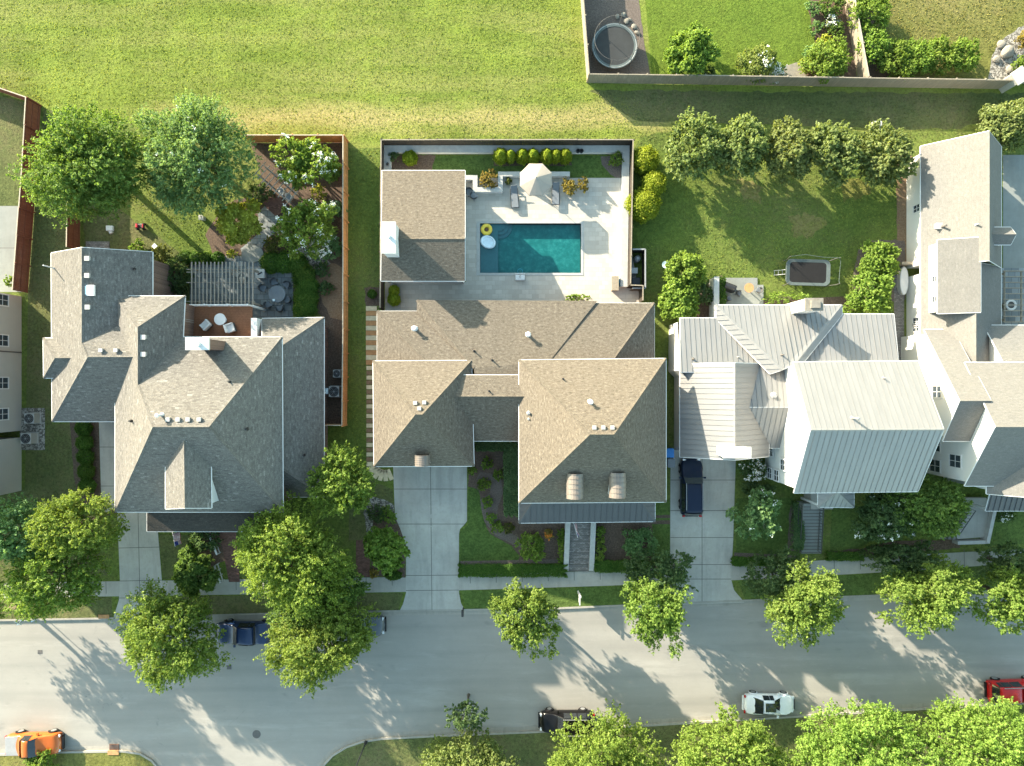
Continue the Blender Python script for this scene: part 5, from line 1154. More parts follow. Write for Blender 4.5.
bush('narrow dark hedge left of the grey concrete patio', 718, 292, 6, 1.1, 'box', 121, name='hedge', cat='hedge', box=True, ry=2.4, n=1200)
# pool garden plants
for i, x in enumerate((500.5, 510.5, 522.5, 533, 547, 556, 565.5)):
    r = (6.5, 5, 6.2, 6.2, 6.2, 5.6, 6)[i]
    bush(['first', 'second', 'third', 'fourth', 'fifth', 'sixth', 'seventh'][i] + ' cone evergreen from the left behind the parasol', x, 155.5, r, 1.9, 'gold', 130 + i, name='conifer', cat='conifer', nl=12, lr=.55, leafs=.07, group='cone evergreens behind the parasol', ry=1.15)
bush('dark rounded shrub in the pool garden corner', 394, 157, 5, .9, 'dark', 140); bush('yellow flowering shrub near the pool garden corner', 410, 158, 7, .9, 'gold', 141)
bush('rust and yellow shrub inside the stepped white wall', 489, 179, 9.5, 1.2, 'rust', 142, nl=18, lr=.34); bush('tiny green shrub beside the left lounger', 508, 181, 3.5, .5, 'olive', 143)
bush('yellow-pink shrub beside the right lounger', 570, 187, 8, 1.1, 'rust', 144, ry=1.2); bush('yellow shrub at the patio edge right of the loungers', 583, 184, 8, 1.1, 'rust', 145, rx=.8); bush('green shrub in the mulch at the right fence corner', 616, 160, 7, 1.0, 'lime', 146)
bush('round clipped shrub above its twin behind the pool house', 394, 290.5, 5, 1.1, 'gold', 147, nl=8, lr=.6, leafs=.06); bush('round clipped shrub below its twin behind the pool house', 394, 299.5, 6, 1.1, 'gold', 148, nl=8, lr=.6, leafs=.06)
bush('low green plant along the patio against brown roof', 577, 298, 13, .5, 'lime', 149, ry=.3, z0=.03); bush('shade plant in the bed outside the dark fence', 372, 294, 4, .5, 'box', 150)
# front garden of the middle house
bush('pale lime shrub in front of the porch', 530, 546, 15, 1.7, 'lime', 160, nl=22, lr=.32); bush('orange flowering plant left of the brick front walk', 549, 534, 5, .6, 'rust', 161, flowers=14, fmat='flower_orange'); bush('blue-green shrub right of the brick front walk', 638, 543, 17, 1.8, 'bluish', 162, nl=22)
for i in range(4): bush(['top', 'second', 'third', 'bottom'][i] + ' yellow-green bush of four along the left walk wall', 561.5, 533 + i * 8.5, 4.3, .8, 'lime', 163 + i, group='bushes along the left walk wall')
for i in range(4): bush(['top', 'second', 'third', 'bottom'][i] + ' yellow-green bush of four along the right walk wall', 600, 531 + i * 8.5, 5, .9, 'lime', 170 + i, group='bushes along the right walk wall')
bush('clipped low hedge left of the front walk along the pavement', 512, 570, 53, .7, 'box', 175, name='hedge', cat='hedge', box=True, ry=.115, n=7000, leafs=.06); bush('clipped low hedge right of the front walk along the pavement', 620, 566, 26, .7, 'box', 176, name='hedge', cat='hedge', box=True, ry=.22, n=3600, leafs=.06)
bush('tall dark hedge against the brown house wall', 511, 478, 7, 1.2, 'dark', 177, name='hedge', cat='hedge', box=True, ry=5.2, n=4200); bush('dark clipped hedge under the link roof', 494, 445, 18, 1.0, 'dark', 178, name='hedge', cat='hedge', box=True, ry=.3, n=2200)
for i, (x, y, r, lb) in enumerate(((472, 470, 4.5, 'yellow-green plant against the garage corner'), (484, 484, 7, 'spreading yellow-green plant at the bend of the stone bed'), (487, 463, 6, 'yellow-green plant under the link roof hedge'), (498, 475, 6, 'yellow-green plant at the right bend of the stone bed'), (487, 502, 6, 'yellow-green plant beside the curved lawn edge'), (491, 517, 5.5, 'yellow-green plant below the curved stone bed'), (497, 528, 6.5, 'yellow-green plant at the foot of the dark hedge'), (508, 528, 6, 'dull green plant left of the porch corner'))): bush(lb, x, y, r, .6, 'lime' if i < 7 else 'olive', 180 + i, group='yellow-green plants of the courtyard bed')
bush('olive shrub inside the pebble ring beside the driveway', 388, 516, 9, 1.0, 'lime', 190); bush('dark shrub inside the pebble ring', 377, 514, 9, 1.0, 'dark', 191); bush('low hedge below the bright green maple', 393, 575, 8, .6, 'box', 192, name='hedge', cat='hedge', ry=.6); bush('tan dry plant beside the brick path by the pavement', 374, 573, 5, .5, 'rust', 193)
# gardens of the metal roofed house
bush('white hydrangea in full bloom beside the garage', 753, 468, 15, 1.5, 'dark', 200, flowers=60, ry=.75); bush('dark shrub below the white hydrangea', 757, 489, 18, 1.0, 'dark', 201, ry=.45)
T('pale magnolia with grey branches above the front lawn', 757, 513, 27, 4.0, 'bluish', 202, n=3000, nl=32, lr=.24, leafs=.13, flowers=14, fill=.1, bark='bark_pale')
bush('clipped low hedge along the pavement left of the grey steps', 757, 561, 25, .6, 'box', 203, name='hedge', cat='hedge', box=True, ry=.16, n=2400); bush('dark tall hedge left of the entrance steps', 797, 525, 5, 1.0, 'dark', 204, name='hedge', cat='hedge', box=True, ry=4.6, n=2600)
bush('clipped low hedge right of the grey steps', 845, 556, 18, .5, 'box', 205, name='hedge', cat='hedge', box=True, ry=.22, n=1800)
T('dark white-flowered magnolia under the blue metal roof', 886, 518, 31, 4.6, 'dark', 206, n=5600, nl=40, lr=.24, flowers=46, leafs=.13, aspect=.4)
T('full green tree between the metal house and the stone stairs', 926, 506, 37, 6.0, 'green', 207, n=8500, nl=48, lr=.26)
bush('dark ground cover bushes right of the stone stairs', 1002, 516, 15, .6, 'dark', 208, ry=.4, flowers=8); bush('small round shrub beside the stone stairs', 944, 518, 6, .9, 'dark', 209)
bush('dark plant below the stone stairs landing', 880, 552, 20, .8, 'dark', 210, ry=.4)
# gardens beyond the fence
bush('tall lime shrub against the grey fence by the putting lawn', 691, 52, 25, 3.2, 'lime', 220, nl=28, lr=.3, leafs=.11); bush('dark low shrub beside the tall lime shrub', 709, 72, 6, .8, 'dark', 221)
bush('pale green shrub with white blooms at its right side', 757, 64, 18, 1.9, 'pale', 222, flowers=20); bush('white flowering cushion plant against the grey fence', 777, 74, 10, .9, 'bluish', 223, flowers=70)
bush('broad lime shrub in the flower bed by the fence', 826, 62, 22, 2.0, 'lime', 224, nl=24); bush('orange-yellow shrub at the bed edge', 806, 66, 7, .8, 'yellow', 225); bush('bright golden plant in the flower bed', 824, 41, 7, .8, 'yellow', 226); bush('grey-leaved plant in the flower bed', 812, 54, 9, .7, 'bluish', 227); bush('green bush above the golden plant in the bed', 836, 30, 9, 1.1, 'green', 228); bush('pale pink-white flowering plant in the bed', 831, 22, 8, .9, 'pale', 229, flowers=40); bush('dark bush at the top of the flower bed', 832, 6, 12, 1.3, 'green', 230); bush('grey-green plant at the top edge of the bed', 813, 8, 8, .8, 'bluish', 231); bush('grey-green plant along the putting lawn edge', 816, 28, 7, .7, 'bluish', 232)
bush('large lime bush near the top beside the dividing fence', 868, 14, 20, 2.2, 'lime', 235, nl=22); bush('lime bush above the hedge row', 873, 48, 17, 2.0, 'lime', 236, nl=20)
for i, (x, y, r) in enumerate(((897, 62, 19), (919, 58, 18), (940, 58, 18), (962, 56, 17))): bush(['first', 'second', 'third', 'fourth'][i] + ' bush from the left of the lime hedge row', x, y, r, 2.0, 'lime', 237 + i, nl=22, group='lime hedge row along the grey fence')
bush('round lime shrub behind the stone pillar', 1022, 66, 10, 1.2, 'lime', 242); bush('rust tinted shrub among the boulders at the right edge', 1024, 40, 9, 1.1, 'rust', 243)
bush('small sapling with pale leaves at the left patio', 11, 281, 6, .9, 'lime', 244); bush('pale grassy plant beside the air conditioners', 8, 412, 6, 1.2, 'yellow', 245, rx=.5)

# ================================================================== standing grass
def inside(px, py, poly):
    r = np.zeros(len(px), bool); n = len(poly)
    for i in range(n):
        (x0, y0), (x1, y1) = poly[i], poly[(i + 1) % n]; c = ((y0 > py) != (y1 > py)) & (px < (x1 - x0) * (py - y0) / (y1 - y0 + 1e-9) + x0); r ^= c
    return r
def turf(label, poly, per_m2, ht, cols, seed, z=0.0, holes=()):
    rng = np.random.default_rng(seed); xs = [p[0] for p in poly]; ys = [p[1] for p in poly]; A_ = (max(xs) - min(xs)) * (max(ys) - min(ys)) * S * S; n = int(A_ * per_m2)
    px, py = rng.uniform(min(xs), max(xs), n), rng.uniform(min(ys), max(ys), n); ok = inside(px, py, poly)
    for h_ in holes: ok &= ~inside(px, py, h_)
    den = np.sin(px * .31 + 1.7 * np.sin(py * .23)) * np.sin(py * .37 + 1.3 * np.sin(px * .19)) + .6 * np.sin(px * .83 + py * .51); ok &= rng.random(n) < .7 + .08 * den
    px, py = px[ok], py[ok]; n = len(px); h_ = ht * rng.uniform(.5, 1.4, n)
    pts = np.stack([(px - 512) * S, (383 - py) * S, np.full(n, z) + h_ * .35], 1); a = rng.uniform(0, 6.28, n); nr = unit(np.stack([np.cos(a), np.sin(a), rng.uniform(.1, .9, n)], 1))
    if ('turf' + label) not in L: L['turf' + label] = leaf('turf_' + label, cols, .35, .8, patch=(tuple(min(1, x * 1.25) for x in cols[2]), (cols[2][0] * 1.05, cols[2][1] * .9, cols[2][2])))
    me = leaf_mesh('grass', pts, nr, ht * .62, rng, .75, L['turf' + label]); o = bpy.data.objects.new('grass', me); COL.objects.link(o); o['kind'] = 'stuff'; return o
turf('meadow', [(-20, -20), (572, -20), (584, 92), (640, 100), (640, 132), (632, 143), (384, 144), (346, 136), (246, 136), (48, 106), (28, 95), (-20, 80)], 52, .075, ((0.12, 0.17, 0.025), (0.19, 0.24, 0.04), (0.31, 0.335, 0.085)), 501)
turf('shade', [(590, 92), (1040, 96), (1040, 118), (905, 148), (640, 146), (640, 100)], 40, .08, ((0.06, 0.085, 0.022), (0.1, 0.125, 0.036), (0.17, 0.18, 0.07)), 502)  # darker blade colours carry the shade beside the grey fence
turf('lawn', [(636, 150), (902, 150), (898, 240), (858, 262), (852, 296), (720, 274), (700, 300), (636, 250)], 48, .075, ((0.08, 0.125, 0.02), (0.15, 0.2, 0.035), (0.26, 0.29, 0.08)), 503)
turf('lawn', [(349, 150), (381, 150), (381, 286), (365, 300), (365, 470), (390, 498), (349, 500)], 45, .075, (), 504)
turf('lawn', [(128, 190), (205, 190), (205, 240), (190, 256), (160, 232), (128, 205)], 45, .08, (), 505)
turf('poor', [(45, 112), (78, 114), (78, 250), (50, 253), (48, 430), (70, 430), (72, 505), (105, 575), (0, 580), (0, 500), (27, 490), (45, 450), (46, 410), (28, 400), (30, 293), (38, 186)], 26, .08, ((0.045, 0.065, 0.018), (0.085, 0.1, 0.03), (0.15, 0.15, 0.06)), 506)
turf('dry', [(880, -20), (1040, -20), (1015, 28), (1000, 42), (990, 56), (985, 40), (885, 40)], 45, .09, ((0.1, 0.11, 0.025), (0.17, 0.17, 0.045), (0.27, 0.25, 0.09)), 507)
turf('putting', [(640, -20), (800, -20), (805, 8), (812, 40), (800, 60), (700, 70), (655, 70)], 40, .05, ((0.08, 0.13, 0.018), (0.13, 0.18, 0.025), (0.2, 0.23, 0.05)), 508)

# ================================================================== vehicles
def car(name, label, cat, loc, rz, col, Ln=4.7, Wd=1.85, Ht=1.45, kind='sedan', rails=False, cargo=None, sunroof=False):
    root = thing(name, label, cat); h = Wd / 2; x0, x1 = -Ln / 2, Ln / 2
    if ('car_' + col) not in M: M['car_' + col] = paint('car_paint_' + col, dict(navy=(0.007, 0.014, 0.034), black=(0.004, 0.004, 0.0045), white=(0.72, 0.74, 0.76), red=(0.42, 0.012, 0.012), orange=(0.45, 0.105, 0.015), blue=(0.012, 0.03, 0.085), silver=(0.07, 0.085, 0.1))[col])
    pm = M['car_' + col]; belt = {'sedan': .92, 'suv': 1.08, 'pickup': 1.1}[kind]; hood = belt + .02; rf = Ht
    # stations: x, half width at belt, height of the body there, half width of the roof, top height
    if kind == 'sedan': st = [(x0, .78, .62, .6, .66), (x0 + .12, .9, .86, .72, .9), (x0 + .75, .98, belt, .8, belt + .07), (x0 + 1.55, 1, belt, .66, rf - .04), (x0 + 2.15, 1, belt, .68, rf), (x1 - 2.05, 1, belt, .66, rf - .05), (x1 - 1.25, .99, hood - .02, .84, hood), (x1 - .4, .93, hood - .14, .78, hood - .1), (x1 - .1, .84, .68, .68, .72), (x1, .72, .5, .55, .55)]; glass_tr = [(2, 'rear_window'), (5, 'windshield')]; cab = (3, 5)
    elif kind == 'suv': st = [(x0, .86, .8, .74, .86), (x0 + .1, .95, belt, .82, belt + .04), (x0 + .42, .98, belt, .76, rf - .1), (x0 + .75, 1, belt, .78, rf - .02), (x0 + 1.6, 1, belt, .79, rf), (x1 - 2.15, 1, belt, .76, rf - .05), (x1 - 1.4, .99, hood, .86, hood + .05), (x1 - .45, .95, hood - .08, .82, hood - .02), (x1 - .1, .88, .78, .74, .84), (x1, .8, .6, .66, .66)]; glass_tr = [(1, 'rear_window'), (5, 'windshield')]; cab = (2, 5)
    else: st = [(x0, .92, 1.0, .9, 1.02), (x0 + .06, .97, belt, .94, belt + .01), (x0 + 1.75, .98, belt, .94, belt + .01), (x0 + 1.85, 1, belt, .8, rf - .08), (x0 + 2.3, 1, belt, .8, rf), (x1 - 2.3, 1, belt, .77, rf - .04), (x1 - 1.55, .99, hood + .02, .86, hood + .08), (x1 - .4, .96, hood - .04, .84, hood + .02), (x1 - .08, .9, .86, .78, .9), (x1, .84, .62, .7, .68)]; glass_tr = [(2, 'rear_window'), (5, 'windshield')]; cab = (3, 5)
    def sec(s):
        x, wb, zb, wr, zt = s; wb *= h; wr *= h; zl = .3 if zb > .6 else .34
        half = [(wb * .9, zl), (wb * .99, min(zb, .55) if zb > .58 else zb * .8), (wb, min(zb - .02, .8) if zb > .82 else zb * .9), (wb * .96, zb), (wr, zt - .03 if zt > zb + .2 else zt - .005), (wr * .8, zt), (0, zt + .025)]
        e_ = max(0, 1 - min(x - x0, x1 - x) / .75) * (.3 if x > 0 else .16) * (1 if x > 0 else -1)
        return [Vector((x - e_ * (y / h) ** 2, y, z)) for y, z in half[:-1]] + [Vector((x, 0, half[-1][1]))] + [Vector((x - e_ * (y / h) ** 2, -y, z)) for y, z in half[-2::-1]]
        return [Vector((x, y, z)) for y, z in half] + [Vector((x, -y, z)) for y, z in half[-2::-1]]
    rows = [sec(s) for s in st]; m = len(rows[0]); body = MB(); gl = {}
    for i in range(len(rows) - 1):
        for j in range(m - 1):
            f = [rows[i][j], rows[i + 1][j], rows[i + 1][j + 1], rows[i][j + 1]]; tgt = None
            for (k, nm) in glass_tr:
                if i == k and 4 <= j <= 7: tgt = nm
                if i == k and j in (3, 8): tgt = None
            if cab[0] <= i < cab[1] and j in (3, 8): tgt = 'side_window'
            if tgt:
                c = sum(f, Vector()) / 4; inset = .93
                body.face(f); g = gl.setdefault(tgt if tgt != 'side_window' else ('side_window', j), MB())
                n = (f[1] - f[0]).cross(f[3] - f[0]).normalized(); n = -n if n.z < 0 else n
                if tgt == 'side_window': inset = .93
                if tgt != 'side_window': y_in = .985
                g.face([c + (p - c) * (inset if tgt == 'side_window' else 1.0) + n * .018 for p in f])
            else: body.face(f)
    body.face(rows[0]); body.face(rows[-1]); body.face([Vector((x0 + .1, -h * .85, .3)), Vector((x1 - .1, -h * .85, .3)), Vector((x1 - .1, h * .85, .3)), Vector((x0 + .1, h * .85, .3))])
    if kind == 'pickup': pass
    bo = body.build('body', pm, root)
    md = bo.modifiers.new('merge', 'WELD'); md.merge_threshold = .002
    sb = bo.modifiers.new('round', 'SUBSURF'); sb.levels = sb.render_levels = 2
    bo.data.polygons.foreach_set('use_smooth', [True] * len(bo.data.polygons))
    for nm, g in gl.items(): g.build(nm if isinstance(nm, str) else 'side_window', M['car_glass'], root)
    wr_ = .35 if kind != 'sedan' else .32
    for sx in (x0 + Ln * .2, x1 - Ln * .19):
        for sy in (-1, 1):
            b = MB(); c = Vector((sx, sy * (h - .1), wr_)); ax = Vector((0, .12, 0)); R = Matrix.Rotation(math.pi / 2, 3, 'X'); b.lathe(c, [(wr_ * .72, -.12), (wr_ * .97, -.11), (wr_, -.06), (wr_, .06), (wr_ * .97, .11), (wr_ * .72, .12)], 20, M=R); wo = b.build('wheel', M['rubber'], root)
            b = MB(); b.lathe(c + Vector((0, sy * .1, 0)), [(wr_ * .66, -.03), (wr_ * .62, .03), (.05, .035)], 12, M=R); b.build('rim', M['steel'], wo)
            b = MB(); n = 12                                              # wheel-arch lip
            for i in range(n):
                a0, a1 = math.pi * i / n, math.pi * (i + 1) / n; r_ = wr_ + .05; b.beam((sx + r_ * math.cos(a0), sy * (h * .985), wr_ + r_ * math.sin(a0)), (sx + r_ * math.cos(a1), sy * (h * .985), wr_ + r_ * math.sin(a1)), .09, .05)
            b.build('wheel_arch', M['rubber'] if kind != 'sedan' else pm, root)
    for sy in (-1, 1):
        b = MB(); b.box((x1 - .19, sy * h * .62, .6 if kind == 'sedan' else .76), (.16, .32, .12), sy * -.4); b.build('headlight', M['headlight'], root)
        b = MB(); b.box((x0 + .06, sy * h * .76, .78 if kind == 'sedan' else .95), (.12, .22, .2)); b.build('taillight', M['taillight'], root)
        xm = st[5][0] + .45; b = MB(); b.box((xm, sy * (h + .09), belt + .06), (.16, .2, .14)); b.box((xm, sy * (h - .02), belt + .02), (.06, .16, .05)); b.build('mirror', pm, root)
        if rails: b = MB(); b.beam((st[3][0], sy * h * .72, rf + .06), (st[5][0] + .05, sy * h * .72, rf + .04), .05, .05); [b.box((xx, sy * h * .72, rf + .02), (.08, .05, .08)) for xx in (st[3][0] + .1, st[5][0] - .1)]; b.build('roof_rail', M['steel'], root)
    for xx, z in ((x1 + .0, .42), (x0 - .0, .45)): b = MB(); b.box((xx, 0, z), (.14, Wd * .7, .2)); b.build('bumper', M['rubber'] if kind != 'sedan' else pm, root, bevel=.04)
    b = MB(); b.box((x1 + .05, 0, .58), (.05, Wd * .5, .14)); b.build('grille', M['black'], root)
    if sunroof: b = MB(); b.box(((st[3][0] + st[5][0]) / 2 + .15, 0, rf + .018), (.95, Wd * .42, .025)); b.build('sunroof', M['car_glass'], root)
    if kind == 'pickup':
        b = MB(); xa, xb = x0 + .1, x0 + 1.72; mid_ = (xa + xb) / 2
        if cargo == 'open':
            b.box(((xa + xb) / 2, 0, belt + .012), (xb - xa, Wd * .8, .02)); b.build('bed', M['black'], root)
        else:
            b.box(((xa + xb) / 2, 0, belt + .03), (xb - xa, Wd * .88, .05)); b.build('bed_cover', M['grey_plastic'], root, bevel=.02)
    root.location = loc; root.rotation_euler = (0, 0, rz)
    return root
Zr = -.14
def at(px, py, z=0): return tuple(P(px, py, z))
car('parked_car', 'dark navy car with roof rails parked on the concrete driveway', 'car', at(692, 487.5, 1.0)[:2] + (.02,), math.pi / 2, 'navy', 5.2, 1.98, 1.85, 'suv', rails=True)
car('parked_car', 'black car parked at the lower kerb, its rear half under foliage', 'car', at(567, 724, 1.0)[:2] + (Zr,), math.pi, 'black', 5.0, 1.98, 1.85, 'suv', rails=True)
car('parked_car', 'white sedan with dark sunroof parked at the lower kerb', 'car', at(771, 706.5, 1.0)[:2] + (Zr,), -.02, 'white', 4.6, 1.85, 1.42, 'sedan', sunroof=True)
car('parked_car', 'bright red car parked at the lower right edge', 'car', at(1017, 692.5, 1.0)[:2] + (Zr,), .03, 'red', 4.7, 1.95, 1.8, 'suv', rails=True)
car('parked_car', 'blue pickup parked along the upper kerb between two tree crowns', 'pickup truck', at(245, 634, 1.0)[:2] + (Zr,), math.pi, 'blue', 5.6, 2.0, 1.85, 'pickup', cargo='open')
car('parked_car', 'dark grey car whose end shows past the tree over the upper kerb', 'car', at(358, 627.5, 1.0)[:2] + (Zr,), .02, 'silver', 4.7, 1.9, 1.6, 'suv')
car('parked_car', 'orange off-road pickup with grey cover parked at the lower left', 'pickup truck', at(31, 746, 1.0)[:2] + (Zr,), .02, 'orange', 4.9, 1.95, 1.85, 'pickup', cargo='cover')

# ================================================================== pool garden furniture
u = thing('parasol', 'large octagonal cream parasol open beside the pool', 'parasol', at(535, 187)[:2] + (.03,)); c = P(535, 185.5, 2.7); cx, cy = world_loc(u).x, world_loc(u).y
b = MB(); R_ = 1.5
for i in range(8):
    a0, a1 = math.pi * i / 4 + .39, math.pi * (i + 1) / 4 + .39; p0 = Vector((cx + R_ * math.cos(a0), cy + R_ * math.sin(a0), 2.25)); p1 = Vector((cx + R_ * math.cos(a1), cy + R_ * math.sin(a1), 2.25)); tp = Vector((cx, cy, 2.85)); mid = (p0 + p1) / 2 * .985 + Vector((cx, cy, 2.25)) * .015 + Vector((0, 0, .02))
    b.face([p0, mid, tp]); b.face([mid, p1, tp]); b.face([p0, p0 - Vector((0, 0, .14)), mid - Vector((0, 0, .14)), mid]); b.face([mid, mid - Vector((0, 0, .14)), p1 - Vector((0, 0, .14)), p1])
b.build('canopy', M['cream'], u)
b = MB(); b.tube((cx, cy, .03), (cx, cy, 2.95), .03); b.build('pole', M['black'], u)
for i in range(8): a0 = math.pi * i / 4 + .39; b = MB(); b.tube((cx, cy, 2.78), (cx + R_ * .98 * math.cos(a0), cy + R_ * .98 * math.sin(a0), 2.23), .012, n=5); b.build('rib', M['black'], u)
b = MB(); b.lathe((cx, cy, .03), [(.32, 0), (.32, .06), (.06, .1), (.05, .3)], 14); b.build('base', M['iron'], u)
def lounger():
    r = thing('sun_lounger', 'slate sun lounger', 'sun lounger', group='sun loungers either side of the parasol')
    b = MB(); [b.box((s_ * .32, -.1, .3), (.05, 1.75, .05)) for s_ in (-1, 1)]; [b.box((0, y, .3), (.64, .05, .05)) for y in (-.95, .3, .75)]; b.build('frame', M['black'], r)
    b = MB(); b.box((0, -.3, .35), (.6, 1.3, .05)); b.build('seat', M['lounger'], r, bevel=.02)
    b = MB(); b.box((0, .62, .5), (.6, .75, .05), M=Matrix.Rotation(.5, 3, 'X')); b.build('backrest', M['lounger'], r, bevel=.02)
    for sx in (-.3, .3):
        for y in (-.85, .6): b = MB(); b.box((sx, y, .14), (.05, .05, .28)); b.build('leg', M['black'], r)
    return r
lp, us = lounger(), []
place(lp, us, at(514.5, 198)[:2] + (.03,), .08, 'slate sun lounger on the left of the parasol'); place(lp, us, at(555.5, 195)[:2] + (.03,), 0, 'slate sun lounger on the right of the parasol')
def garden_chair(cat='chair', mat='wicker', pad='cushion', group=None):
    r = thing('garden_chair', 'chair', cat, group=group)
    b = MB(); b.box((0, 0, .4), (.58, .56, .08)); b.build('seat', M[pad], r, bevel=.03)
    b = MB(); n = 9
    for i in range(n):
        a = math.pi * i / (n - 1); b.box((.3 * math.cos(a), -.02 + .3 * math.sin(a), .62), (.2, .045, .44 if .3 < a < 2.85 else .26), a + math.pi / 2)
    b.build('backrest', M[mat], r)
    for sx in (-.24, .24):
        for y in (-.23, .23): b = MB(); b.box((sx, y, .19), (.05, .05, .38)); b.build('leg', M[mat], r)
    return r
gp, us = garden_chair(group='dark chairs at the corner of the white wall'), []
place(gp, us, at(469.5, 193)[:2] + (.03,), .5, 'dark wicker chair tucked against the pool house'); place(gp, us, at(474, 197.5)[:2] + (.03,), 2.4, 'dark chair turned towards the stepped white wall')
# floats, hoop, boxes
b = MB(); p = P(486.5, 229.5, 0); b.torus((p.x, p.y, 0.0), .36, .17, 28, 10); fl = b.build('pool_ring', M['yellow'], smooth=True); tag(fl, 'yellow sunflower swim ring floating at the pool corner', 'swim ring')
b = MB(); b.lathe((p.x, p.y, -.05), [(.2, 0), (.21, .06), (.12, .1)], 20); b.build('centre_disc', M['brown'], fl)
b = MB(); p = P(488, 242, 0); R = Matrix.Rotation(-.45, 3, 'Z') @ Matrix.Diagonal((1.0, .8, 1)); b.lathe((p.x, p.y, -.08), [(.6, 0), (.72, .08), (.7, .16), (.5, .17), (.05, .15)], 28, M=R); fl = b.build('pool_float', M['pale_blue'], smooth=False); tag(fl, 'pale blue oval float drifting on the tanning ledge', 'pool float')
b = MB(); b.torus((p.x, p.y, .07), .6, .09, 28, 8, M=R); b.build('rim', M['pale_blue'], fl, smooth=True)
hp = thing('basketball_hoop', 'white poolside basketball hoop on the lower pool edge', 'basketball hoop', at(520, 277)[:2] + (.06,)); p = world_loc(hp)
b = MB(); b.box((p.x, p.y - .05, .2), (.85, .6, .28)); b.build('base', M['trim'], hp, bevel=.06)
b = MB(); b.tube((p.x, p.y - .05, .3), (p.x, p.y + .05, 1.0), .05); b.build('pole', M['trim'], hp)
b = MB(); b.box((p.x, p.y + .09, 1.15), (.9, .04, .6)); b.build('backboard', M['trim'], hp)
b = MB(); b.torus((p.x, p.y + .36, 1.0), .22, .015, 20, 6); b.build('rim', M['teal'], hp)
b = MB(); p, q_ = P(612, 276.5, .7), P(618.3, 290, .7); b.box(((p.x + q_.x) / 2, (p.y + q_.y) / 2, .37), (q_.x - p.x, p.y - q_.y, .68)); o = b.build('storage_box', M['greywood'], bevel=.02); tag(o, 'brown wooden storage box on the patio near the dark fence', 'storage box'); b = MB(); b.box(((p.x + q_.x) / 2, (p.y + q_.y) / 2, .73), (q_.x - p.x + .06, p.y - q_.y + .06, .05)); b.build('lid', M['greywood'], o)
b = MB(); p = P(621.5, 281, .3); b.lathe((p.x, p.y, .03), [(.2, 0), (.26, .5), (.28, .52), (.22, .5), (.18, .1)], 16); b.box((p.x + .02, p.y - .3, .2), (.4, .3, .34), .2); o = b.build('bucket', M['teal']); tag(o, 'teal bucket and toy crate between storage box and fence', 'bucket')
eq = thing('equipment_pen', 'dark framed pool equipment pen outside the fence', 'equipment pen', at(636, 271)); b = MB()
for (x0, y0, x1, y1) in ((629.5, 252.5, 642, 252.5), (642, 252.5, 642, 290.5), (629.5, 290.5, 642, 290.5)):
    p, q_ = P(x0, y0), P(x1, y1); b.beam(p + Vector((0, 0, 1.5)), q_ + Vector((0, 0, 1.5)), .12, .05, mi=1); b.beam(p + Vector((0, 0, .75)), q_ + Vector((0, 0, .75)), .04, 1.44)
b.build('screen', [M['darkwood'], M['grey_plastic']], eq)
p = P(633, 272); b = MB(); b.box((p.x, p.y, .4), (.55, .5, .8)); b.build('pump', M['ac_grey'], eq); p = P(636, 260); b = MB(); b.lathe((p.x, p.y, 0), [(.28, 0), (.28, .8), (.12, 1.0)], 14); b.build('filter_tank', M['grey_plastic'], eq); p = P(635, 282); b = MB(); b.box((p.x, p.y, .3), (.7, .6, .6)); b.build('heater', M['black'], eq)
for i, x in enumerate((578, 581.5)): b = MB(); p = P(x, 151, .8); b.lathe((p.x, p.y, .58), [(.14, 0), (.19, .3), (.16, .3), (.1, .05)], 14); o = b.build('plant_pot', M['black']); tag(o, ('left' if i == 0 else 'right') + ' one of two black pots standing on the pale ledge', 'plant pot', 'black pots on the ledge')
b = MB(); p = P(388, 164.5, .6); b.lathe((p.x, p.y, .58), [(.1, 0), (.13, .22), (.05, .3)], 12); o = b.build('lantern', M['black']); tag(o, 'small black lantern on the ledge at the left fence', 'lantern')

# ================================================================== garden of the grey house
pg = thing('pergola', 'weathered slatted pergola over slate paving behind the grey house', 'pergola', tuple(P(222, 288)))
x0, x1, y0, y1 = P(192, 0, 2.5).x, P(253, 0, 2.5).x, P(0, 306, 2.5).y, P(0, 262, 2.5).y
for x in (x0 + .15, x1 - .15):
    for y in (y0 + .3, y1 - .6): b = MB(); b.box((x, y, 1.15), (.16, .16, 2.3)); b.build('post', M['pergola'], pg)
for y in (y0 + .4, (y0 + y1) / 2 + .15, y1 - .62, y1 - .86): b = MB(); b.box(((x0 + x1) / 2 - .2, y, 2.36), (x1 - x0 + .6, .07, .18)); b.build('beam', M['pergola'], pg)
for i in range(17): b = MB(); b.box((x0 + (x1 - x0) * i / 16, (y0 + y1) / 2, 2.52), (.075, y1 - y0, .14)); b.build('slat', M['pergola'], pg)
tb = thing('dining_table', 'round dark dining table on the slate patio', 'table', at(277, 294, .7)[:2] + (.018,)); p = world_loc(tb)
b = MB(); b.lathe((p.x, p.y, .7), [(.74, 0), (.76, .03), (.74, .05)], 32); b.build('tabletop', M['lounger'], tb); b = MB(); b.lathe((p.x, p.y, .02), [(.4, 0), (.38, .05), (.09, .1), (.08, .68)], 16); b.build('pedestal', M['black'], tb)
b = MB(); p = P(273.5, 300, .85); b.box((p.x, p.y, .78), (.2, .2, .04)); b.box((p.x + .02, p.y, .84), (.1, .12, .12), .3); o = b.build('tissue_box', M['pale_blue']); tag(o, 'pale blue box on the round patio table', 'box')
gp, us = garden_chair(group='dark chairs round the patio table', pad='lounger'), []
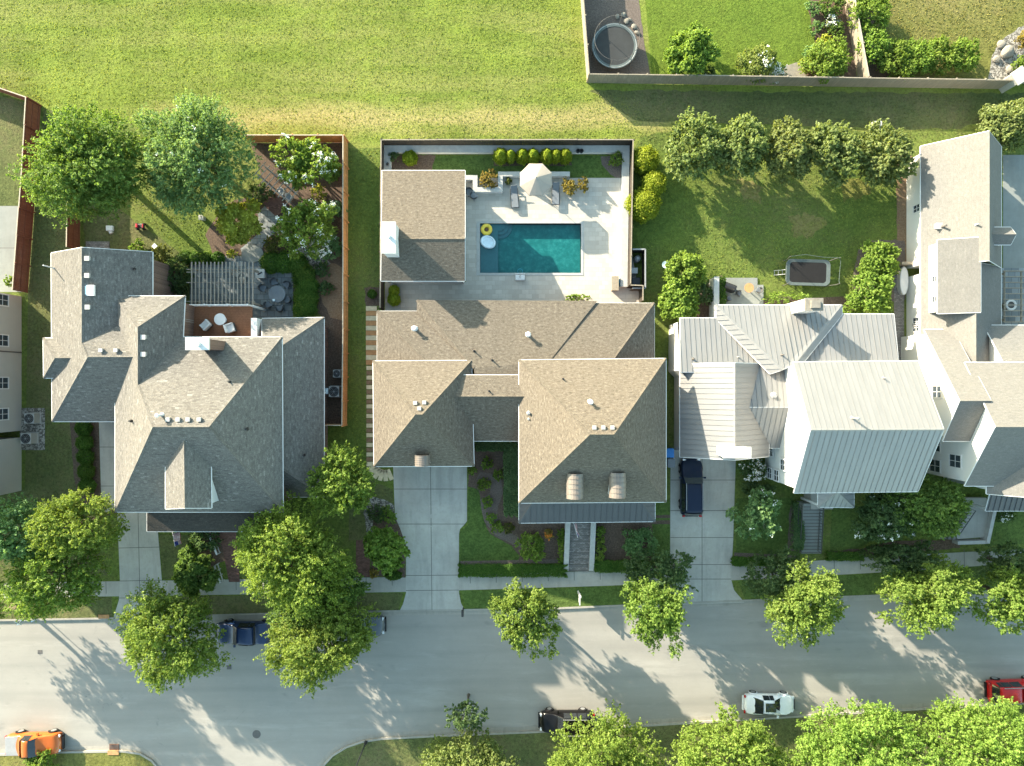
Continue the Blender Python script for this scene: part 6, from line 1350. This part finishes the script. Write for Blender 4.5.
for (x, y, lb) in ((262.5, 288, 'left of'), (274, 281.5, 'above'), (287, 284.5, 'upper right of'), (288, 300, 'right of'), (280, 308.5, 'below'), (268, 305, 'lower left of')):
    dx, dy = x - 277, -(y - 294); place(gp, us, at(x, y, .5)[:2] + (.018,), math.atan2(dy, dx) - math.pi / 2, f'dark wicker chair {lb} the round patio table')
b = MB(); p = P(260, 273.5, .9); b.box((p.x, p.y, .45), (.72, .72, .86)); o = b.build('fire_table', M['grey_plastic'], bevel=.02); tag(o, 'square grey fire table between pergola and boxwood balls', 'fire table'); b = MB(); b.box((p.x, p.y, .9), (.8, .8, .06)); b.build('tabletop', M['ac_grey'], o); b = MB(); b.box((p.x, p.y, .935), (.45, .12, .02), .5); b.build('burner', M['black'], o)
gc, us = garden_chair(mat='pergola', pad='pale_cloth', group='chairs under the pergola'), []
for x, y, lb, a in ((236, 273, 'pale chair under the right end of the pergola', 1.), (242, 280, 'second pale chair under the pergola', 3.2)): place(gc, us, at(x, y, .5)[:2] + (.018,), a, lb)
def armchair():
    r = thing('armchair', 'white cushioned armchair', 'armchair', group='white armchairs on the roof deck')
    b = MB(); b.box((0, 0, .25), (.72, .7, .3)); b.build('frame', M['wicker'], r); b = MB(); b.box((0, -.03, .46), (.56, .6, .14)); b.build('seat', M['stucco'], r, bevel=.04); b = MB(); b.box((0, .3, .62), (.72, .16, .5)); b.build('backrest', M['stucco'], r, bevel=.04)
    for s_ in (-1, 1): b = MB(); b.box((s_ * .33, -.02, .5), (.12, .6, .3)); b.build('armrest', M['stucco'], r, bevel=.03)
    return r
ac, us = armchair(), []
place(ac, us, at(206, 325, 3.5)[:2] + (3.1,), 3.9, 'grey and white armchair nearest the chimney on the roof deck'); place(ac, us, at(230.5, 328, 3.5)[:2] + (3.1,), 1.9, 'cream armchair right of the round white deck table')
tb = thing('side_table', 'round white table on the brown roof deck', 'table', at(221, 319.5, 3.6)[:2] + (3.1,)); p = world_loc(tb); b = MB(); b.lathe((p.x, p.y, 3.78), [(.48, 0), (.5, .03), (.48, .05)], 28); b.build('tabletop', M['trim'], tb); b = MB(); b.tube((p.x, p.y, 3.1), (p.x, p.y, 3.78), .06); b.lathe((p.x, p.y, 3.1), [(.28, 0), (.26, .04)], 16); b.build('pedestal', M['trim'], tb)
# arbour bench with stools over the red platform
pr = thing('garden_platform', 'maroon square platform set diagonally by the slate path', 'platform', tuple(P(276, 205))); b = MB(); p = P(276, 205); b.box((p.x, p.y, .09), (1.75, 1.5, .16), -.75); b.build('deck', M['brick_path'], pr)
ar = thing('arbour', 'grey slatted arbour standing diagonally between two crape myrtles', 'arbour', tuple(P(285, 191))); c = P(285, 191); ca, sa = math.cos(-.72), math.sin(-.72)
def ro(x, y, z): return Vector((c.x + x * ca - y * sa, c.y + x * sa + y * ca, z))
for x in (-1.7, 1.7):
    for y in (-.45, .45): b = MB(); b.box(ro(x, y, 1.1), (.11, .11, 2.2), -.72); b.build('post', M['pergola'], ar)
for y in (-.5, .5): b = MB(); b.beam(ro(-2.0, y, 2.2), ro(2.0, y, 2.2), .06, .16); b.build('beam', M['pergola'], ar)
for i in range(9): b = MB(); b.beam(ro(-1.9 + i * .47, -.8, 2.32), ro(-1.9 + i * .47, .8, 2.32), .05, .08); b.build('slat', M['pergola'], ar)
gc, us = garden_chair(pad='cushion', mat='trim', group='cushioned chairs under the arbour'), []
place(gc, us, at(283.5, 193.5)[:2] + (.02,), -.7, 'white framed chair with slate cushion under the arbour, upper of two'); place(gc, us, at(291, 199)[:2] + (.02,), -.7, 'cushioned chair under the arbour, lower of two')
b = MB(); p = P(202, 218, .4); b.box((p.x, p.y, .3), (.34, .34, .55)); b.box((p.x, p.y, .6), (.42, .42, .06)); o = b.build('bird_bath', M['cap']); tag(o, 'small white square pedestal in the shaded back lawn', 'pedestal')
b = MB(); p = P(154, 246, .3); b.box((p.x, p.y, .12), (.4, .4, .2), .8); o = b.build('garden_box', M['trim'], bevel=.02); tag(o, 'small white box on the lawn above the dark bush', 'box')
b = MB(); p = P(109, 228, .3); b.box((p.x, p.y, .15), (.6, .45, .28)); b.box((p.x + .05, p.y - .3, .1), (.3, .3, .2), .5); o = b.build('toy_chest', M['trim'], bevel=.03); tag(o, 'white toy chest under the big round shade tree', 'toy chest')
sc = thing('ride_on_toy', 'small red and black ride-on toy beside the shade tree', 'toy car', tuple(P(142, 227))); p = world_loc(sc); b = MB(); b.box((p.x, p.y, .3), (.75, .4, .24)); b.box((p.x - .22, p.y, .48), (.2, .34, .16), mi=1); b.box((p.x + .3, p.y, .44), (.12, .36, .1), mi=1); b.build('body', [M['black'], M['red_flag']], sc, bevel=.05); [(lambda b_: (b_.tube((p.x + sx, p.y + sy - .05, .15), (p.x + sx, p.y + sy + .05, .15), .15, n=12), b_.build('wheel', M['rubber'], sc)))(MB()) for sx in (-.3, .3) for sy in (-.24, .24)]
b = MB(); p = P(96, 246.5, .3); b.box((p.x, p.y, .04), (2.1, 1.0, .08)); o = b.build('stone_slab', M['stone_path']); tag(o, 'flat grey stone slab behind the grey shingled wing', 'stone slab')

# ================================================================== air conditioners
def acunit():
    r = thing('air_conditioner', 'air conditioner', 'air conditioner')
    b = MB(); b.box((0, 0, .5), (.92, .92, .86)); b.build('casing', M['ac_grey'], r, bevel=.03)
    b = MB(); b.lathe((0, 0, .935), [(.43, 0), (.43, .012)], 24); b.build('fan_well', M['black'], r)
    b = MB(); [b.torus((0, 0, .965), q, .008, 24, 5) for q in (.2, .34)]; [b.beam((0, 0, .965), (.38 * math.cos(a), .38 * math.sin(a), .965), .01, .01) for a in np.linspace(0, 6.28, 7)[:-1]]; b.build('grille', M['steel'], r)
    b = MB(); b.tube((0, 0, .9), (0, 0, .97), .09, n=10); b.build('fan_motor', M['steel'], r)
    b = MB(); b.box((0, 0, .04), (1.05, 1.05, .08)); b.build('pad', M['cap'], r); return r
au, us = acunit(), []
GA = 'air conditioners outside the houses'
for (x, y, s_, lb) in ((26, 438.5, 1.0, 'pale grey air conditioner, lower of two by the beige wall'), (29, 418.5, .95, 'darker air conditioner, upper of two by the beige wall'), (334, 391.5, 1.02, 'pale grey air conditioner in the cedar fenced strip'), (336, 373.5, .72, 'small dark air conditioner in the cedar fenced strip')):
    o = place(au, us, at(x, y, .9)[:2] + (.02,), 0, lb, s_); o['group'] = GA
    if 'dark' in lb: pass
sheet('gravel_bed', [(20, 408), (45, 408), (45, 450), (20, 450)], 'gravel', 0.016)
b = MB(); p = P(327, 391, .8); b.box((p.x, p.y, .6), (.25, .5, .7)); o = b.build('electric_box', M['pale_blue']); tag(o, 'pale blue meter box beside the cedar strip air conditioner', 'meter box')
# utility boxes, bins
def wheelie(label, p, col, rz=0):
    r = thing('wheelie_bin', label, 'bin', (p[0], p[1], .016), rz); b = MB(); vs = [(-.26, -.28, .1), (.26, -.28, .1), (.26, .28, .1), (-.26, .28, .1), (-.31, -.34, .98), (.31, -.34, .98), (.31, .36, .98), (-.31, .36, .98)]
    X = lambda v: Vector(v) + Vector((p[0], p[1], .016)); b.raw([X(v) for v in vs], [(3, 2, 1, 0), (0, 1, 5, 4), (1, 2, 6, 5), (2, 3, 7, 6), (3, 0, 4, 7)]); b.build('bin_body', M[col], r); b = MB(); b.box(X((0, 0, 1.02)), (.66, .76, .07)); b.box(X((0, .4, .98)), (.5, .08, .06)); b.build('lid', M[col], r, bevel=.02)
    for s_ in (-.28, .28): b = MB(); b.tube(X((s_ - .03, .3, .12)), X((s_ + .03, .3, .12)), .12, n=12); b.build('wheel', M['rubber'], r)
wheelie('bright blue wheelie bin beside the driveway of the navy car', at(670, 453, .9), 'blue'); wheelie('dark navy wheelie bin below the bright blue one', at(671, 463, .9), 'lounger')

# ================================================================== trampolines
tr = thing('trampoline', 'round trampoline with grey pad on the mulch by the field fence', 'trampoline', tuple(P(614.5, 46))); p = P(614.5, 46, .85)
b = MB(); b.lathe((p.x, p.y, .86), [(1.75, 0), (1.74, .012)], 40); b.build('mat', M['mat'], tr); b = MB(); b.torus((p.x, p.y, .88), 1.93, .05, 48, 8); b.build('frame', M['steel'], tr)
b = MB(); R0, R1 = 1.72, 2.02
for i in range(48): a0, a1 = 2 * math.pi * i / 48, 2 * math.pi * (i + 1) / 48; z = .93; b.face([(p.x + R0 * math.cos(a0), p.y + R0 * math.sin(a0), z - .03), (p.x + R1 * math.cos(a0), p.y + R1 * math.sin(a0), z), (p.x + R1 * math.cos(a1), p.y + R1 * math.sin(a1), z), (p.x + R0 * math.cos(a1), p.y + R0 * math.sin(a1), z - .03)])
b.build('pad', M['pad'], tr)
for i in range(6): a = i * math.pi / 3 + .3; b = MB(); b.tube((p.x + 1.95 * math.cos(a), p.y + 1.95 * math.sin(a), 0), (p.x + 1.95 * math.cos(a), p.y + 1.95 * math.sin(a), 2.3), .022, n=6); b.build('net_pole', M['iron'], tr)
b = MB(); [b.tube((p.x + 1.95 * math.cos(i * math.pi / 24), p.y + 1.95 * math.sin(i * math.pi / 24), 2.28), (p.x + 1.95 * math.cos((i + 1) * math.pi / 24), p.y + 1.95 * math.sin((i + 1) * math.pi / 24), 2.28), .016, n=5) for i in range(48)]; b.build('net_ring', M['iron'], tr)
tr = thing('trampoline', 'rectangular black trampoline with bent net poles on the lawn', 'trampoline', tuple(P(808, 273))); c = P(808, 272.5, .8); rz = -.03
def rl(x, y, z): return Vector((c.x + x * math.cos(rz) - y * math.sin(rz), c.y + x * math.sin(rz) + y * math.cos(rz), z))
def rrect(hx, hy, r, z, n=6): return [rl(sx * (hx - r) + r * math.cos(a0 + i * math.pi / 2 / n), sy * (hy - r) + r * math.sin(a0 + i * math.pi / 2 / n), z) for (sx, sy, a0) in ((1, 1, 0), (-1, 1, math.pi / 2), (-1, -1, math.pi), (1, -1, 1.5 * math.pi)) for i in range(n + 1)]
b = MB(); b.face(rrect(1.68, .95, .3, .8)); b.build('mat', M['rubber'], tr)
b = MB(); q1, q2_, q3 = rrect(1.62, .9, .28, .81), rrect(1.95, 1.16, .5, .88), rrect(1.97, 1.18, .52, .76)
for i in range(len(q1)): j = (i + 1) % len(q1); b.face([q1[i], q2_[i], q2_[j], q1[j]]); b.face([q2_[i], q3[i], q3[j], q2_[j]])
b.build('pad', M['pad'], tr)
for x in (-1.9, 1.9):
    for y in (-1.1, 1.1): b = MB(); b.path([rl(x, y, 0), rl(x, y, .8), rl(x * 1.08, y * 1.05, 1.7), rl(x * 1.14, y * 1.02, 2.3)], .025); b.build('net_pole', M['iron'], tr)
b = MB(); [b.path([rl(2.1, 1.1, 2.2), rl(2.35, .9, 1.9), rl(2.3, .2, 1.9), rl(2.2, -.9, 2.0), rl(2.15, -1.1, 2.25)], .02), b.path([rl(-2.1, 1.1, 2.25), rl(-.8, 1.35, 2.0), rl(.6, 1.15, 2.1), rl(2.1, 1.1, 2.2)], .02)]; b.build('net_rail', M['pad'], tr)
b = MB(); [b.beam(rl(-2.0, y, .8), rl(-2.75, y, .05), .04, .04) for y in (.2, -.2)]; [b.beam(rl(-2.2 - .25 * i, -.2, .6 - .25 * i), rl(-2.2 - .25 * i, .2, .6 - .25 * i), .04, .03) for i in range(3)]; b.build('ladder', M['steel'], tr)

# ================================================================== lawn and patio things by the metal roofed house
gr = thing('barbecue', 'black covered barbecue on the grey concrete patio', 'barbecue', at(728, 286)[:2] + (.12,), 0); p = P(729, 287, .8); b = MB(); b.box((p.x, p.y, .55), (1.25, .6, .85), -.35); b.build('cabinet', M['black'], gr, bevel=.05); b = MB(); R = Matrix.Rotation(-.35, 3, 'Z') @ Matrix.Rotation(math.pi / 2, 3, 'Y'); b.tube(Vector((p.x, p.y, 1.0)) - R @ Vector((0, 0, .45)), Vector((p.x, p.y, 1.0)) + R @ Vector((0, 0, .45)), .3, n=16); b.build('lid', M['black'], gr)
gc, us = garden_chair(pad='lounger', mat='iron', group='small chairs on the grey concrete patio'), []
for (x, y, a, lb) in ((737, 294, 1.2, 'small dark chair left of the cluttered patio table'), (757, 291, 4.2, 'small dark chair at the right edge of the grey patio'), (727, 299, 2., 'small dark chair below the black barbecue')): place(gc, us, at(x, y)[:2] + (.12,), a, lb, .8)
tb = thing('bistro_table', 'small reddish table on the grey concrete patio', 'table', at(746, 289)[:2] + (.12,)); p = world_loc(tb); b = MB(); b.lathe((p.x, p.y, .78), [(.42, 0), (.42, .04)], 20); b.build('tabletop', M['rust_stone'], tb); b = MB(); b.tube((p.x, p.y, .12), (p.x, p.y, .78), .05); b.build('pedestal', M['iron'], tb)
b = MB(); p = P(665, 265, .5); b.lathe((p.x, p.y, .0), [(.15, 0), (.05, .05), (.05, .6), (.3, .68), (.32, .74), (.1, .68)], 18); o = b.build('bird_bath', M['pale_blue']); tag(o, 'pale bird bath on the lawn left of the tall bright shrub', 'bird bath')
b = MB(); p = P(876, 126.5, .5); b.box((p.x, p.y, .35), (.75, .75, .7)); b.box((p.x, p.y, .72), (.8, .8, .06)); o = b.build('utility_box', M['ac_grey']); tag(o, 'pale square utility box on the shaded grass above the fruit trees', 'utility box'); b = MB(); b.box((p.x + .05, p.y, .76), (.34, .4, .04)); b.build('hatch', M['iron'], o)
# boulders by the pillar
for i, (x, y, s_, lb) in enumerate(((1000, 45, .4, 'pale boulder at the top of the gravel bed'), (1006, 53, .6, 'largest pale boulder in the gravel bed by the pillar'), (996, 60, .35, 'low pale boulder nearest the hedge row'), (1009, 70, .4, 'pale boulder just above the stone pillar'))):
    bm = bmesh.new(); bmesh.ops.create_icosphere(bm, subdivisions=3, radius=s_); rr = random.Random(i)
    for v in bm.verts: v.co *= 1 + .16 * math.sin(v.co.x * 5 + i) * math.cos(v.co.y * 4 - i) + rr.uniform(-.04, .04); v.co.z *= .6
    me = bpy.data.meshes.new('boulder'); bm.to_mesh(me); bm.free(); me.materials.append(M['rock']); o = bpy.data.objects.new('boulder', me); COL.objects.link(o); p = P(x, y); o.location = (p.x, p.y, s_ * .25); tag(o, lb, 'boulder', 'boulders in the gravel bed')
for i, (x, y) in enumerate(((617, 17), (623, 15), (629, 20), (634, 27), (637, 33), (626, 22))):
    b = MB(); p = P(x, y); rr = random.Random(i + 50); b.lathe((p.x, p.y, 0), [(.22, 0), (.27, .07), (.2, .15), (.07, .18)], 9, M=Matrix.Rotation(rr.uniform(0, 3), 3, 'Z') @ Matrix.Diagonal((1, rr.uniform(.6, 1), 1))); o = b.build('stone', M['rock']); tag(o, 'pale flat stone in the curved edging beside the round trampoline', 'stone', 'edging stones beside the round trampoline')

# ================================================================== street furniture, walks, steps, flags
pv = []
rr = random.Random(5)
def paver(c, sx, sy, a, m, lb):
    b = MB(); b.box((c.x, c.y, .03), (sx, sy, .07), a); o = b.build('stepping_stone', M[m], bevel=.012); tag(o, lb, 'stepping stone', 'stepping stones along the brown house')
for i in range(12): paver(P(371.5, 308.5 + i * 4.9), .98, .42, 0, 'tan_stone' if i % 2 == 0 else 'rust_stone', ('tan' if i % 2 == 0 else 'rust') + ' paver in the striped walk beside the rear of the brown roof')
for i in range(20): paver(P(370, 368 + i * 4.8), .62, .36, 0, 'tan_stone' if i % 2 == 0 else 'mulch_tan', ('narrow tan' if i % 2 == 0 else 'narrow brown') + ' paver along the garage wall of the brown house')
for i, a in enumerate(np.linspace(math.pi, math.pi * 1.62, 7)): paver(P(385 + 13 * math.cos(a), 464 - 11.5 * math.sin(a)), 1.0, .4, -a * 1 + math.pi * 2 - 2 * math.pi + 0 if False else math.atan2(math.sin(a) * 11.5, math.cos(a) * 13), 'tan_stone', 'weathered wedge paver where the walk curves round the garage corner')
def steps(label, x0, x1, ytop, ybot, ztop, n, mat, name='front_steps', skew=0.0, wallm=None, lw=.45):
    """stairs going down towards the street between low walls"""
    root = thing(name, label, 'steps', tuple(P((x0 + x1) / 2, ybot, -DROP)))
    for i in range(n):
        z = -DROP + (ztop + DROP) * (n - i) / n; ya, yb = ytop + (ybot - ytop) * i / n, ytop + (ybot - ytop) * (i + 1) / n; a, c_ = P(x0 + skew * (i + .5) / n, ya, z), P(x1 + skew * (i + .5) / n, yb, z); b = MB(); b.box(((a.x + c_.x) / 2, (a.y + c_.y) / 2 - .002 * i, (z - DROP - .2) / 2), (c_.x - a.x, a.y - c_.y + .05, z + DROP + .2)); b.box(((a.x + c_.x) / 2, c_.y + .035, z + .006), (c_.x - a.x - .02, .07, .016), mi=1); b.build('step', [M[mat], M['joint']], root)
    if wallm:
        for s_, xx in ((-1, x0), (1, x1)):
            za, zc = ztop + .35, .45 - DROP; b = MB(); a, c_ = P(xx, ytop, za), P(xx + skew, ybot, zc); w_ = lw / 2; off = Vector((s_ * w_, 0, 0)); ex = Vector((w_, 0, 0))
            top = [a + off - ex, a + off + ex, c_ + off + ex, c_ + off - ex]; q = [Vector((v.x, v.y, -DROP - .3)) for v in top]
            b.face(top[::-1]); [b.face([q[i], q[(i + 1) % 4], top[(i + 1) % 4], top[i]]) for i in range(4)]; b.build('cheek_wall', M[wallm], root)
    return root
steps('brick front walk between two white walls below the porch', 571, 591.5, 512, 571, .62, 10, 'stone_path', 'front_walk', skew=-2.5, wallm='cap')
st = steps('grey front steps with black railing below the metal house', 803.5, 823, 504, 553, 1.5, 15, 'patio_grey', skew=-2)
b = MB(); a, c_ = P(803.5, 490), P(825, 506); b.box(((a.x + c_.x) / 2, (a.y + c_.y) / 2, .78), (c_.x - a.x, a.y - c_.y, 1.5)); b.build('landing', M['walk'], st)
for xx in (802.5, 824):
    b = MB(); a, c_ = P(xx, 506, 2.4), P(xx - 2.5, 553, -.1); b.beam(a, c_, .06, .06); b.beam(a - Vector((0, 0, .7)), c_ - Vector((0, 0, .7)), .04, .04)
    for i in range(19): t = a.lerp(c_, i / 18); b.beam(t - Vector((0, 0, .95)), t, .03, .03)
    b.build('railing', M['black'], st)
s5 = thing('stone_stairs', 'stone stairs with turning landing and low walls before the white house', 'steps', tuple(P(970, 530)))
b = MB(); b.prism([P(*p) for p in ((962, 497), (983, 497), (990, 512), (981, 536), (954, 538), (953, 528), (964, 516))], -1.3, .45); b.build('landing', M['walk'], s5)
for i, (pth, h_) in enumerate(((((988, 509), (981, 541)), .9), (((982, 540), (952, 541)), .8))):
    b = MB(); a, c_ = P(*pth[0]), P(*pth[1]); b.beam(a + Vector((0, 0, h_ / 2)), c_ + Vector((0, 0, h_ / 2)), .3, h_); b.build('cheek_wall', M['cap'], s5)
b = MB(); a, c_ = P(966, 508) + Vector((0, 0, 1.3)), P(952, 530) + Vector((0, 0, 1.2)); b.beam(a, c_, .05, .05); [b.beam(a.lerp(c_, i / 8) - Vector((0, 0, .85)), a.lerp(c_, i / 8), .025, .025) for i in range(9)]; b.build('railing', M['black'], s5)
for i in range(4): b = MB(); a = P(951 - i * 3.6, 533); b.box((a.x, a.y, .22 - .05 * i), (.33, 1.0, .44 - .1 * i)); b.build('step', M['stone_path'], s5)
# porch stair rails of the grey house
b = MB()
for (a, c_) in (((213, 531), (221, 552)), ((219, 563), (224, 580))):
    a, c_ = P(*a), P(*c_); b.beam(a + Vector((0, 0, .95)), c_ + Vector((0, 0, .85)), .16, .07); [b.box((a.lerp(c_, t).x, a.lerp(c_, t).y, .45), (.08, .08, .9)) for t in (0, .33, .66, 1)]; b.beam(a + Vector((0, 0, .3)), c_ + Vector((0, 0, .25)), .08, .06)
o = b.build('stair_railing', M['trim']); tag(o, 'white stair railing on the brick path of the grey house', 'railing')
def flag(label, px, py, z, ang):
    r = thing('house_flag', label, 'flag', tuple(P(px, py, z))); o = P(px, py, z); d = Vector((math.cos(ang), math.sin(ang), .35)).normalized(); b = MB(); b.tube(o, o + d * 1.5, .018, n=6); b.build('pole', M['trim'], r)
    b = MB(); f0 = o + d * .35; dn = Vector((.25, .05, -.97)).normalized(); Lf, Hf = 1.1, .8
    for k in range(13):
        mi = 0 if k % 2 == 0 else 1
        for j in range(6):
            x0, x1 = j / 6, (j + 1) / 6; wv = lambda t: Vector((0, 0, 0)) + d.cross(dn) * .06 * math.sin(t * 7); f = lambda t, v: f0 + d * Lf * t * 1 + dn * Hf * v + wv(t) * v
            m2 = 2 if (k < 7 and x0 >= .6) else mi; b.face([f(x0, k / 13), f(x1, k / 13), f(x1, (k + 1) / 13), f(x0, (k + 1) / 13)], m2)
    b.build('cloth', [M['red_flag'], M['white_flag'], M['blue_flag']], r); return r
flag('striped flag on a white pole under the grey house porch', 172, 530, 2.3, -1.2); flag('striped flag on a white pole at the brown house porch', 573, 521, 2.2, -1.3)
def lamp(label, px, py, h=3.6, mat='black', z0=0.0):
    r = thing('street_lamp', label, 'street lamp', (P(px, py).x, P(px, py).y, z0)); p = world_loc(r); b = MB(); b.lathe((p.x, p.y, z0), [(.16, 0), (.14, .3), (.06, .45), (.05, h)], 12); b.build('post', M[mat], r); b = MB(); b.lathe((p.x, p.y, z0 + h), [(.1, 0), (.2, .12), (.24, .42), (.2, .46)], 12); b.build('lantern', M['glass'], r); b = MB(); b.lathe((p.x, p.y, z0 + h + .46), [(.28, 0), (.18, .14), (.04, .24)], 12); b.build('lantern_cap', M[mat], r); return r
lamp('black post lamp on the verge at the bottom edge', 366, 742, 4.2)
mbx = thing('mailbox', 'black mailbox on a short post at the foot of the driveway', 'mailbox', tuple(P(463.5, 608))); p = world_loc(mbx); b = MB(); b.box((p.x, p.y, .55), (.1, .1, 1.1)); b.build('post', M['black'], mbx); b = MB(); b.box((p.x, p.y - .1, 1.15), (.2, .55, .2)); b.tube((p.x, p.y + .17, 1.25), (p.x, p.y - .37, 1.25), .1, n=12); b.build('box', M['black'], mbx, bevel=.01)
wp = thing('sign_post', 'white post with arm on the verge before the brown house', 'post', tuple(P(578, 591))); p = world_loc(wp); b = MB(); b.box((p.x, p.y, .9), (.13, .13, 1.8)); b.build('post', M['trim'], wp); b = MB(); b.box((p.x, p.y - .25, 1.6), (.09, 1.05, .1)); b.box((p.x, p.y + .05, 1.86), (.2, .2, .1)); b.build('arm', M['trim'], wp); b = MB(); b.box((p.x, p.y - .4, 1.25), (.06, .5, .5)); b.build('sign_board', M['trim'], wp)
ss = thing('street_sign', 'pale blue street sign on a post at the left kerb', 'street sign', tuple(P(38, 613))); p = world_loc(ss); b = MB(); b.tube((p.x, p.y, 0), (p.x, p.y, 2.5), .035); b.build('post', M['steel'], ss); b = MB(); b.box((p.x, p.y, 2.3), (.7, .03, .2), .9); b.box((p.x, p.y, 2.53), (.7, .03, .2), -.5); b.build('sign_board', M['pale_blue'], ss)
b = MB(); p = P(35, 617, .02); b.box((p.x - .1, p.y - .1, -.1), (.9, .5, .06), .4); o = b.build('drain_marker', M['pale_blue']); tag(o, 'pale blue board lying on the kerb beside the street sign', 'board')
for (x, y, m_, lb) in ((256, 735, 'iron', 'round manhole cover near the bottom of the road'), (12, 606, 'soil', 'round brown cover in the verge at the left edge')):
    b = MB(); p = P(x, y); z = -.137 if y > 620 else .012; b.lathe((p.x, p.y, z - .02), [(.38, 0), (.38, .026), (.33, .028), (.33, .024), (.05, .026)], 28); o = b.build('manhole_cover', M[m_]); tag(o, lb, 'manhole cover')
for (x, y, lb) in ((39, 652.5, 'square valve cover in sunlit road at the left'), (228.5, 668, 'square valve cover in shaded road below the blue car')):
    b = MB(); p = P(x, y); b.box((p.x, p.y, -.134), (.42, .36, .012)); b.box((p.x, p.y, -.13), (.3, .25, .01)); o = b.build('valve_cover', M['iron']); tag(o, lb, 'valve cover')
sd2 = thing('storm_drain', 'rusty storm drain in the lower left kerb', 'storm drain', tuple(P(113, 748))); p = P(113.5, 747.5); b = MB(); b.box((p.x, p.y, -.1), (.85, .5, .06)); b.build('grate_frame', M['rust_iron'], sd2); b = MB(); [b.box((p.x - .36 + .09 * i, p.y, -.07), (.04, .42, .02)) for i in range(9)]; b.build('grate', M['iron'], sd2); b = MB(); b.box((p.x, p.y - .45, .02), (1.0, .4, .1)); b.build('kerb_block', M['rust_stone'], sd2)
b = MB(); p = P(104, 616.5); b.box((p.x, p.y, .035), (1.0, .35, .03)); o = b.build('kerb_plate', M['rust_stone']); tag(o, 'rust coloured kerb plate left of the shaded driveway', 'kerb plate')
# courtyard of the white house: pale pad, lattice pergola, table
slab('patio', [(1003, 155), (1120, 155), (1120, 268), (1003, 268)], 'patio_grey', -.02, .02)
sheet('patio', [(1000, 268), (1120, 268), (1120, 326), (1000, 326)], 'slate', 0.012)
p5 = thing('pergola', 'open lattice pergola beside the white house at the right edge', 'pergola', tuple(P(1030, 295))); x0, x1, y0, y1 = P(1003, 0, 2.6).x, P(1075, 0, 2.6).x, P(0, 322, 2.6).y, P(0, 271, 2.6).y
for i in range(10): b = MB(); yy = y0 + (y1 - y0) * i / 9; b.box(((x0 + x1) / 2, yy, 2.62), (x1 - x0, .07, .1)); b.build('slat', M['greywood'], p5)
for i in range(5): b = MB(); xx = x0 + .2 + (x1 - x0 - .4) * i / 4; b.box((xx, (y0 + y1) / 2, 2.5), (.08, y1 - y0, .14)); b.build('beam', M['greywood'], p5)
for xx in (x0 + .2, x1 - .2):
    for yy in (y0 + .2, y1 - .2): b = MB(); b.box((xx, yy, 1.22), (.15, .15, 2.44)); b.build('post', M['greywood'], p5)
tb = thing('round_table', 'round white ring table under the lattice pergola', 'table', at(1011, 305, .7)[:2] + (.012,)); p = world_loc(tb); b = MB(); b.torus((p.x, p.y, .72), .4, .1, 28, 8, M=Matrix.Diagonal((1, 1, .4))); b.build('tabletop', M['trim'], tb); b = MB(); b.lathe((p.x, p.y, .0), [(.34, 0), (.3, .6), (.32, .68)], 18); b.build('fire_bowl', M['iron'], tb)
b = MB(); p = P(906.5, 280, .9); b.lathe((p.x, p.y, .0), [(.9, 0), (.95, .55), (.85, .6)], 28, M=Matrix.Diagonal((.42, 1.35, 1))); o = b.build('boat_hull', M['trim'], bevel=.03); tag(o, 'white upturned hull leaning along the white house wall', 'boat')
b = MB(); p = P(901, 265); b.box((p.x, p.y, .5), (1.0, .25, 1.0)); o = b.build('garden_gate', M['greywood']); tag(o, 'weathered board gate closing the stone side walk', 'gate')

# ================================================================== the lots stand about a metre above the street
def fall(x, y):
    """how far the ground lies below the house plots at a place"""
    px, py = x / S + 512, 383 - y / S; yb = 581 - 0.031 * px; t = min(1.0, max(0.0, (py - 505) / max(20, yb - 505)))
    return -DROP * t * t * (3 - 2 * t)
def lower(v):
    t = fall(v.x, v.y); k = (H - t) / H if t else 1.0
    return Vector((v.x * k, v.y * k, v.z + t))
for o in [o for o in SC.objects if o.parent is None]:
    if o.type == 'MESH' and o.get('kind') == 'structure':
        if o.name == 'ground': continue
        co = [v.co for v in o.data.vertices]
        if min(c.y for c in co) > (383 - 500) * S: continue
        bm = bmesh.new(); bm.from_mesh(o.data)
        for f in [i / 8 for i in range(9)]:
            a, c = P(0, 505 + f * (581 - 505)), P(1000, 505 + f * (550 - 505)); d = c - a
            bmesh.ops.bisect_plane(bm, geom=bm.verts[:] + bm.edges[:] + bm.faces[:], plane_co=a, plane_no=(-d.y, d.x, 0))
        for v in bm.verts: v.co = lower(v.co)
        bm.to_mesh(o.data); bm.free(); o.data.update(); continue
    if o.type not in ('MESH', 'EMPTY') or o.get('category') in ('house', 'pool house', 'steps', 'fence', 'flag'): continue
    if o.type == 'MESH' and Vector(o.location).length < 1e-6:
        vs = [v.co for v in o.data.vertices]; c = sum(vs, Vector()) / len(vs)
    else: c = Vector(o.location)
    t = fall(c.x, c.y)
    if t: o.location = Vector(o.location) + Vector((c.x * -t / H, c.y * -t / H, t))
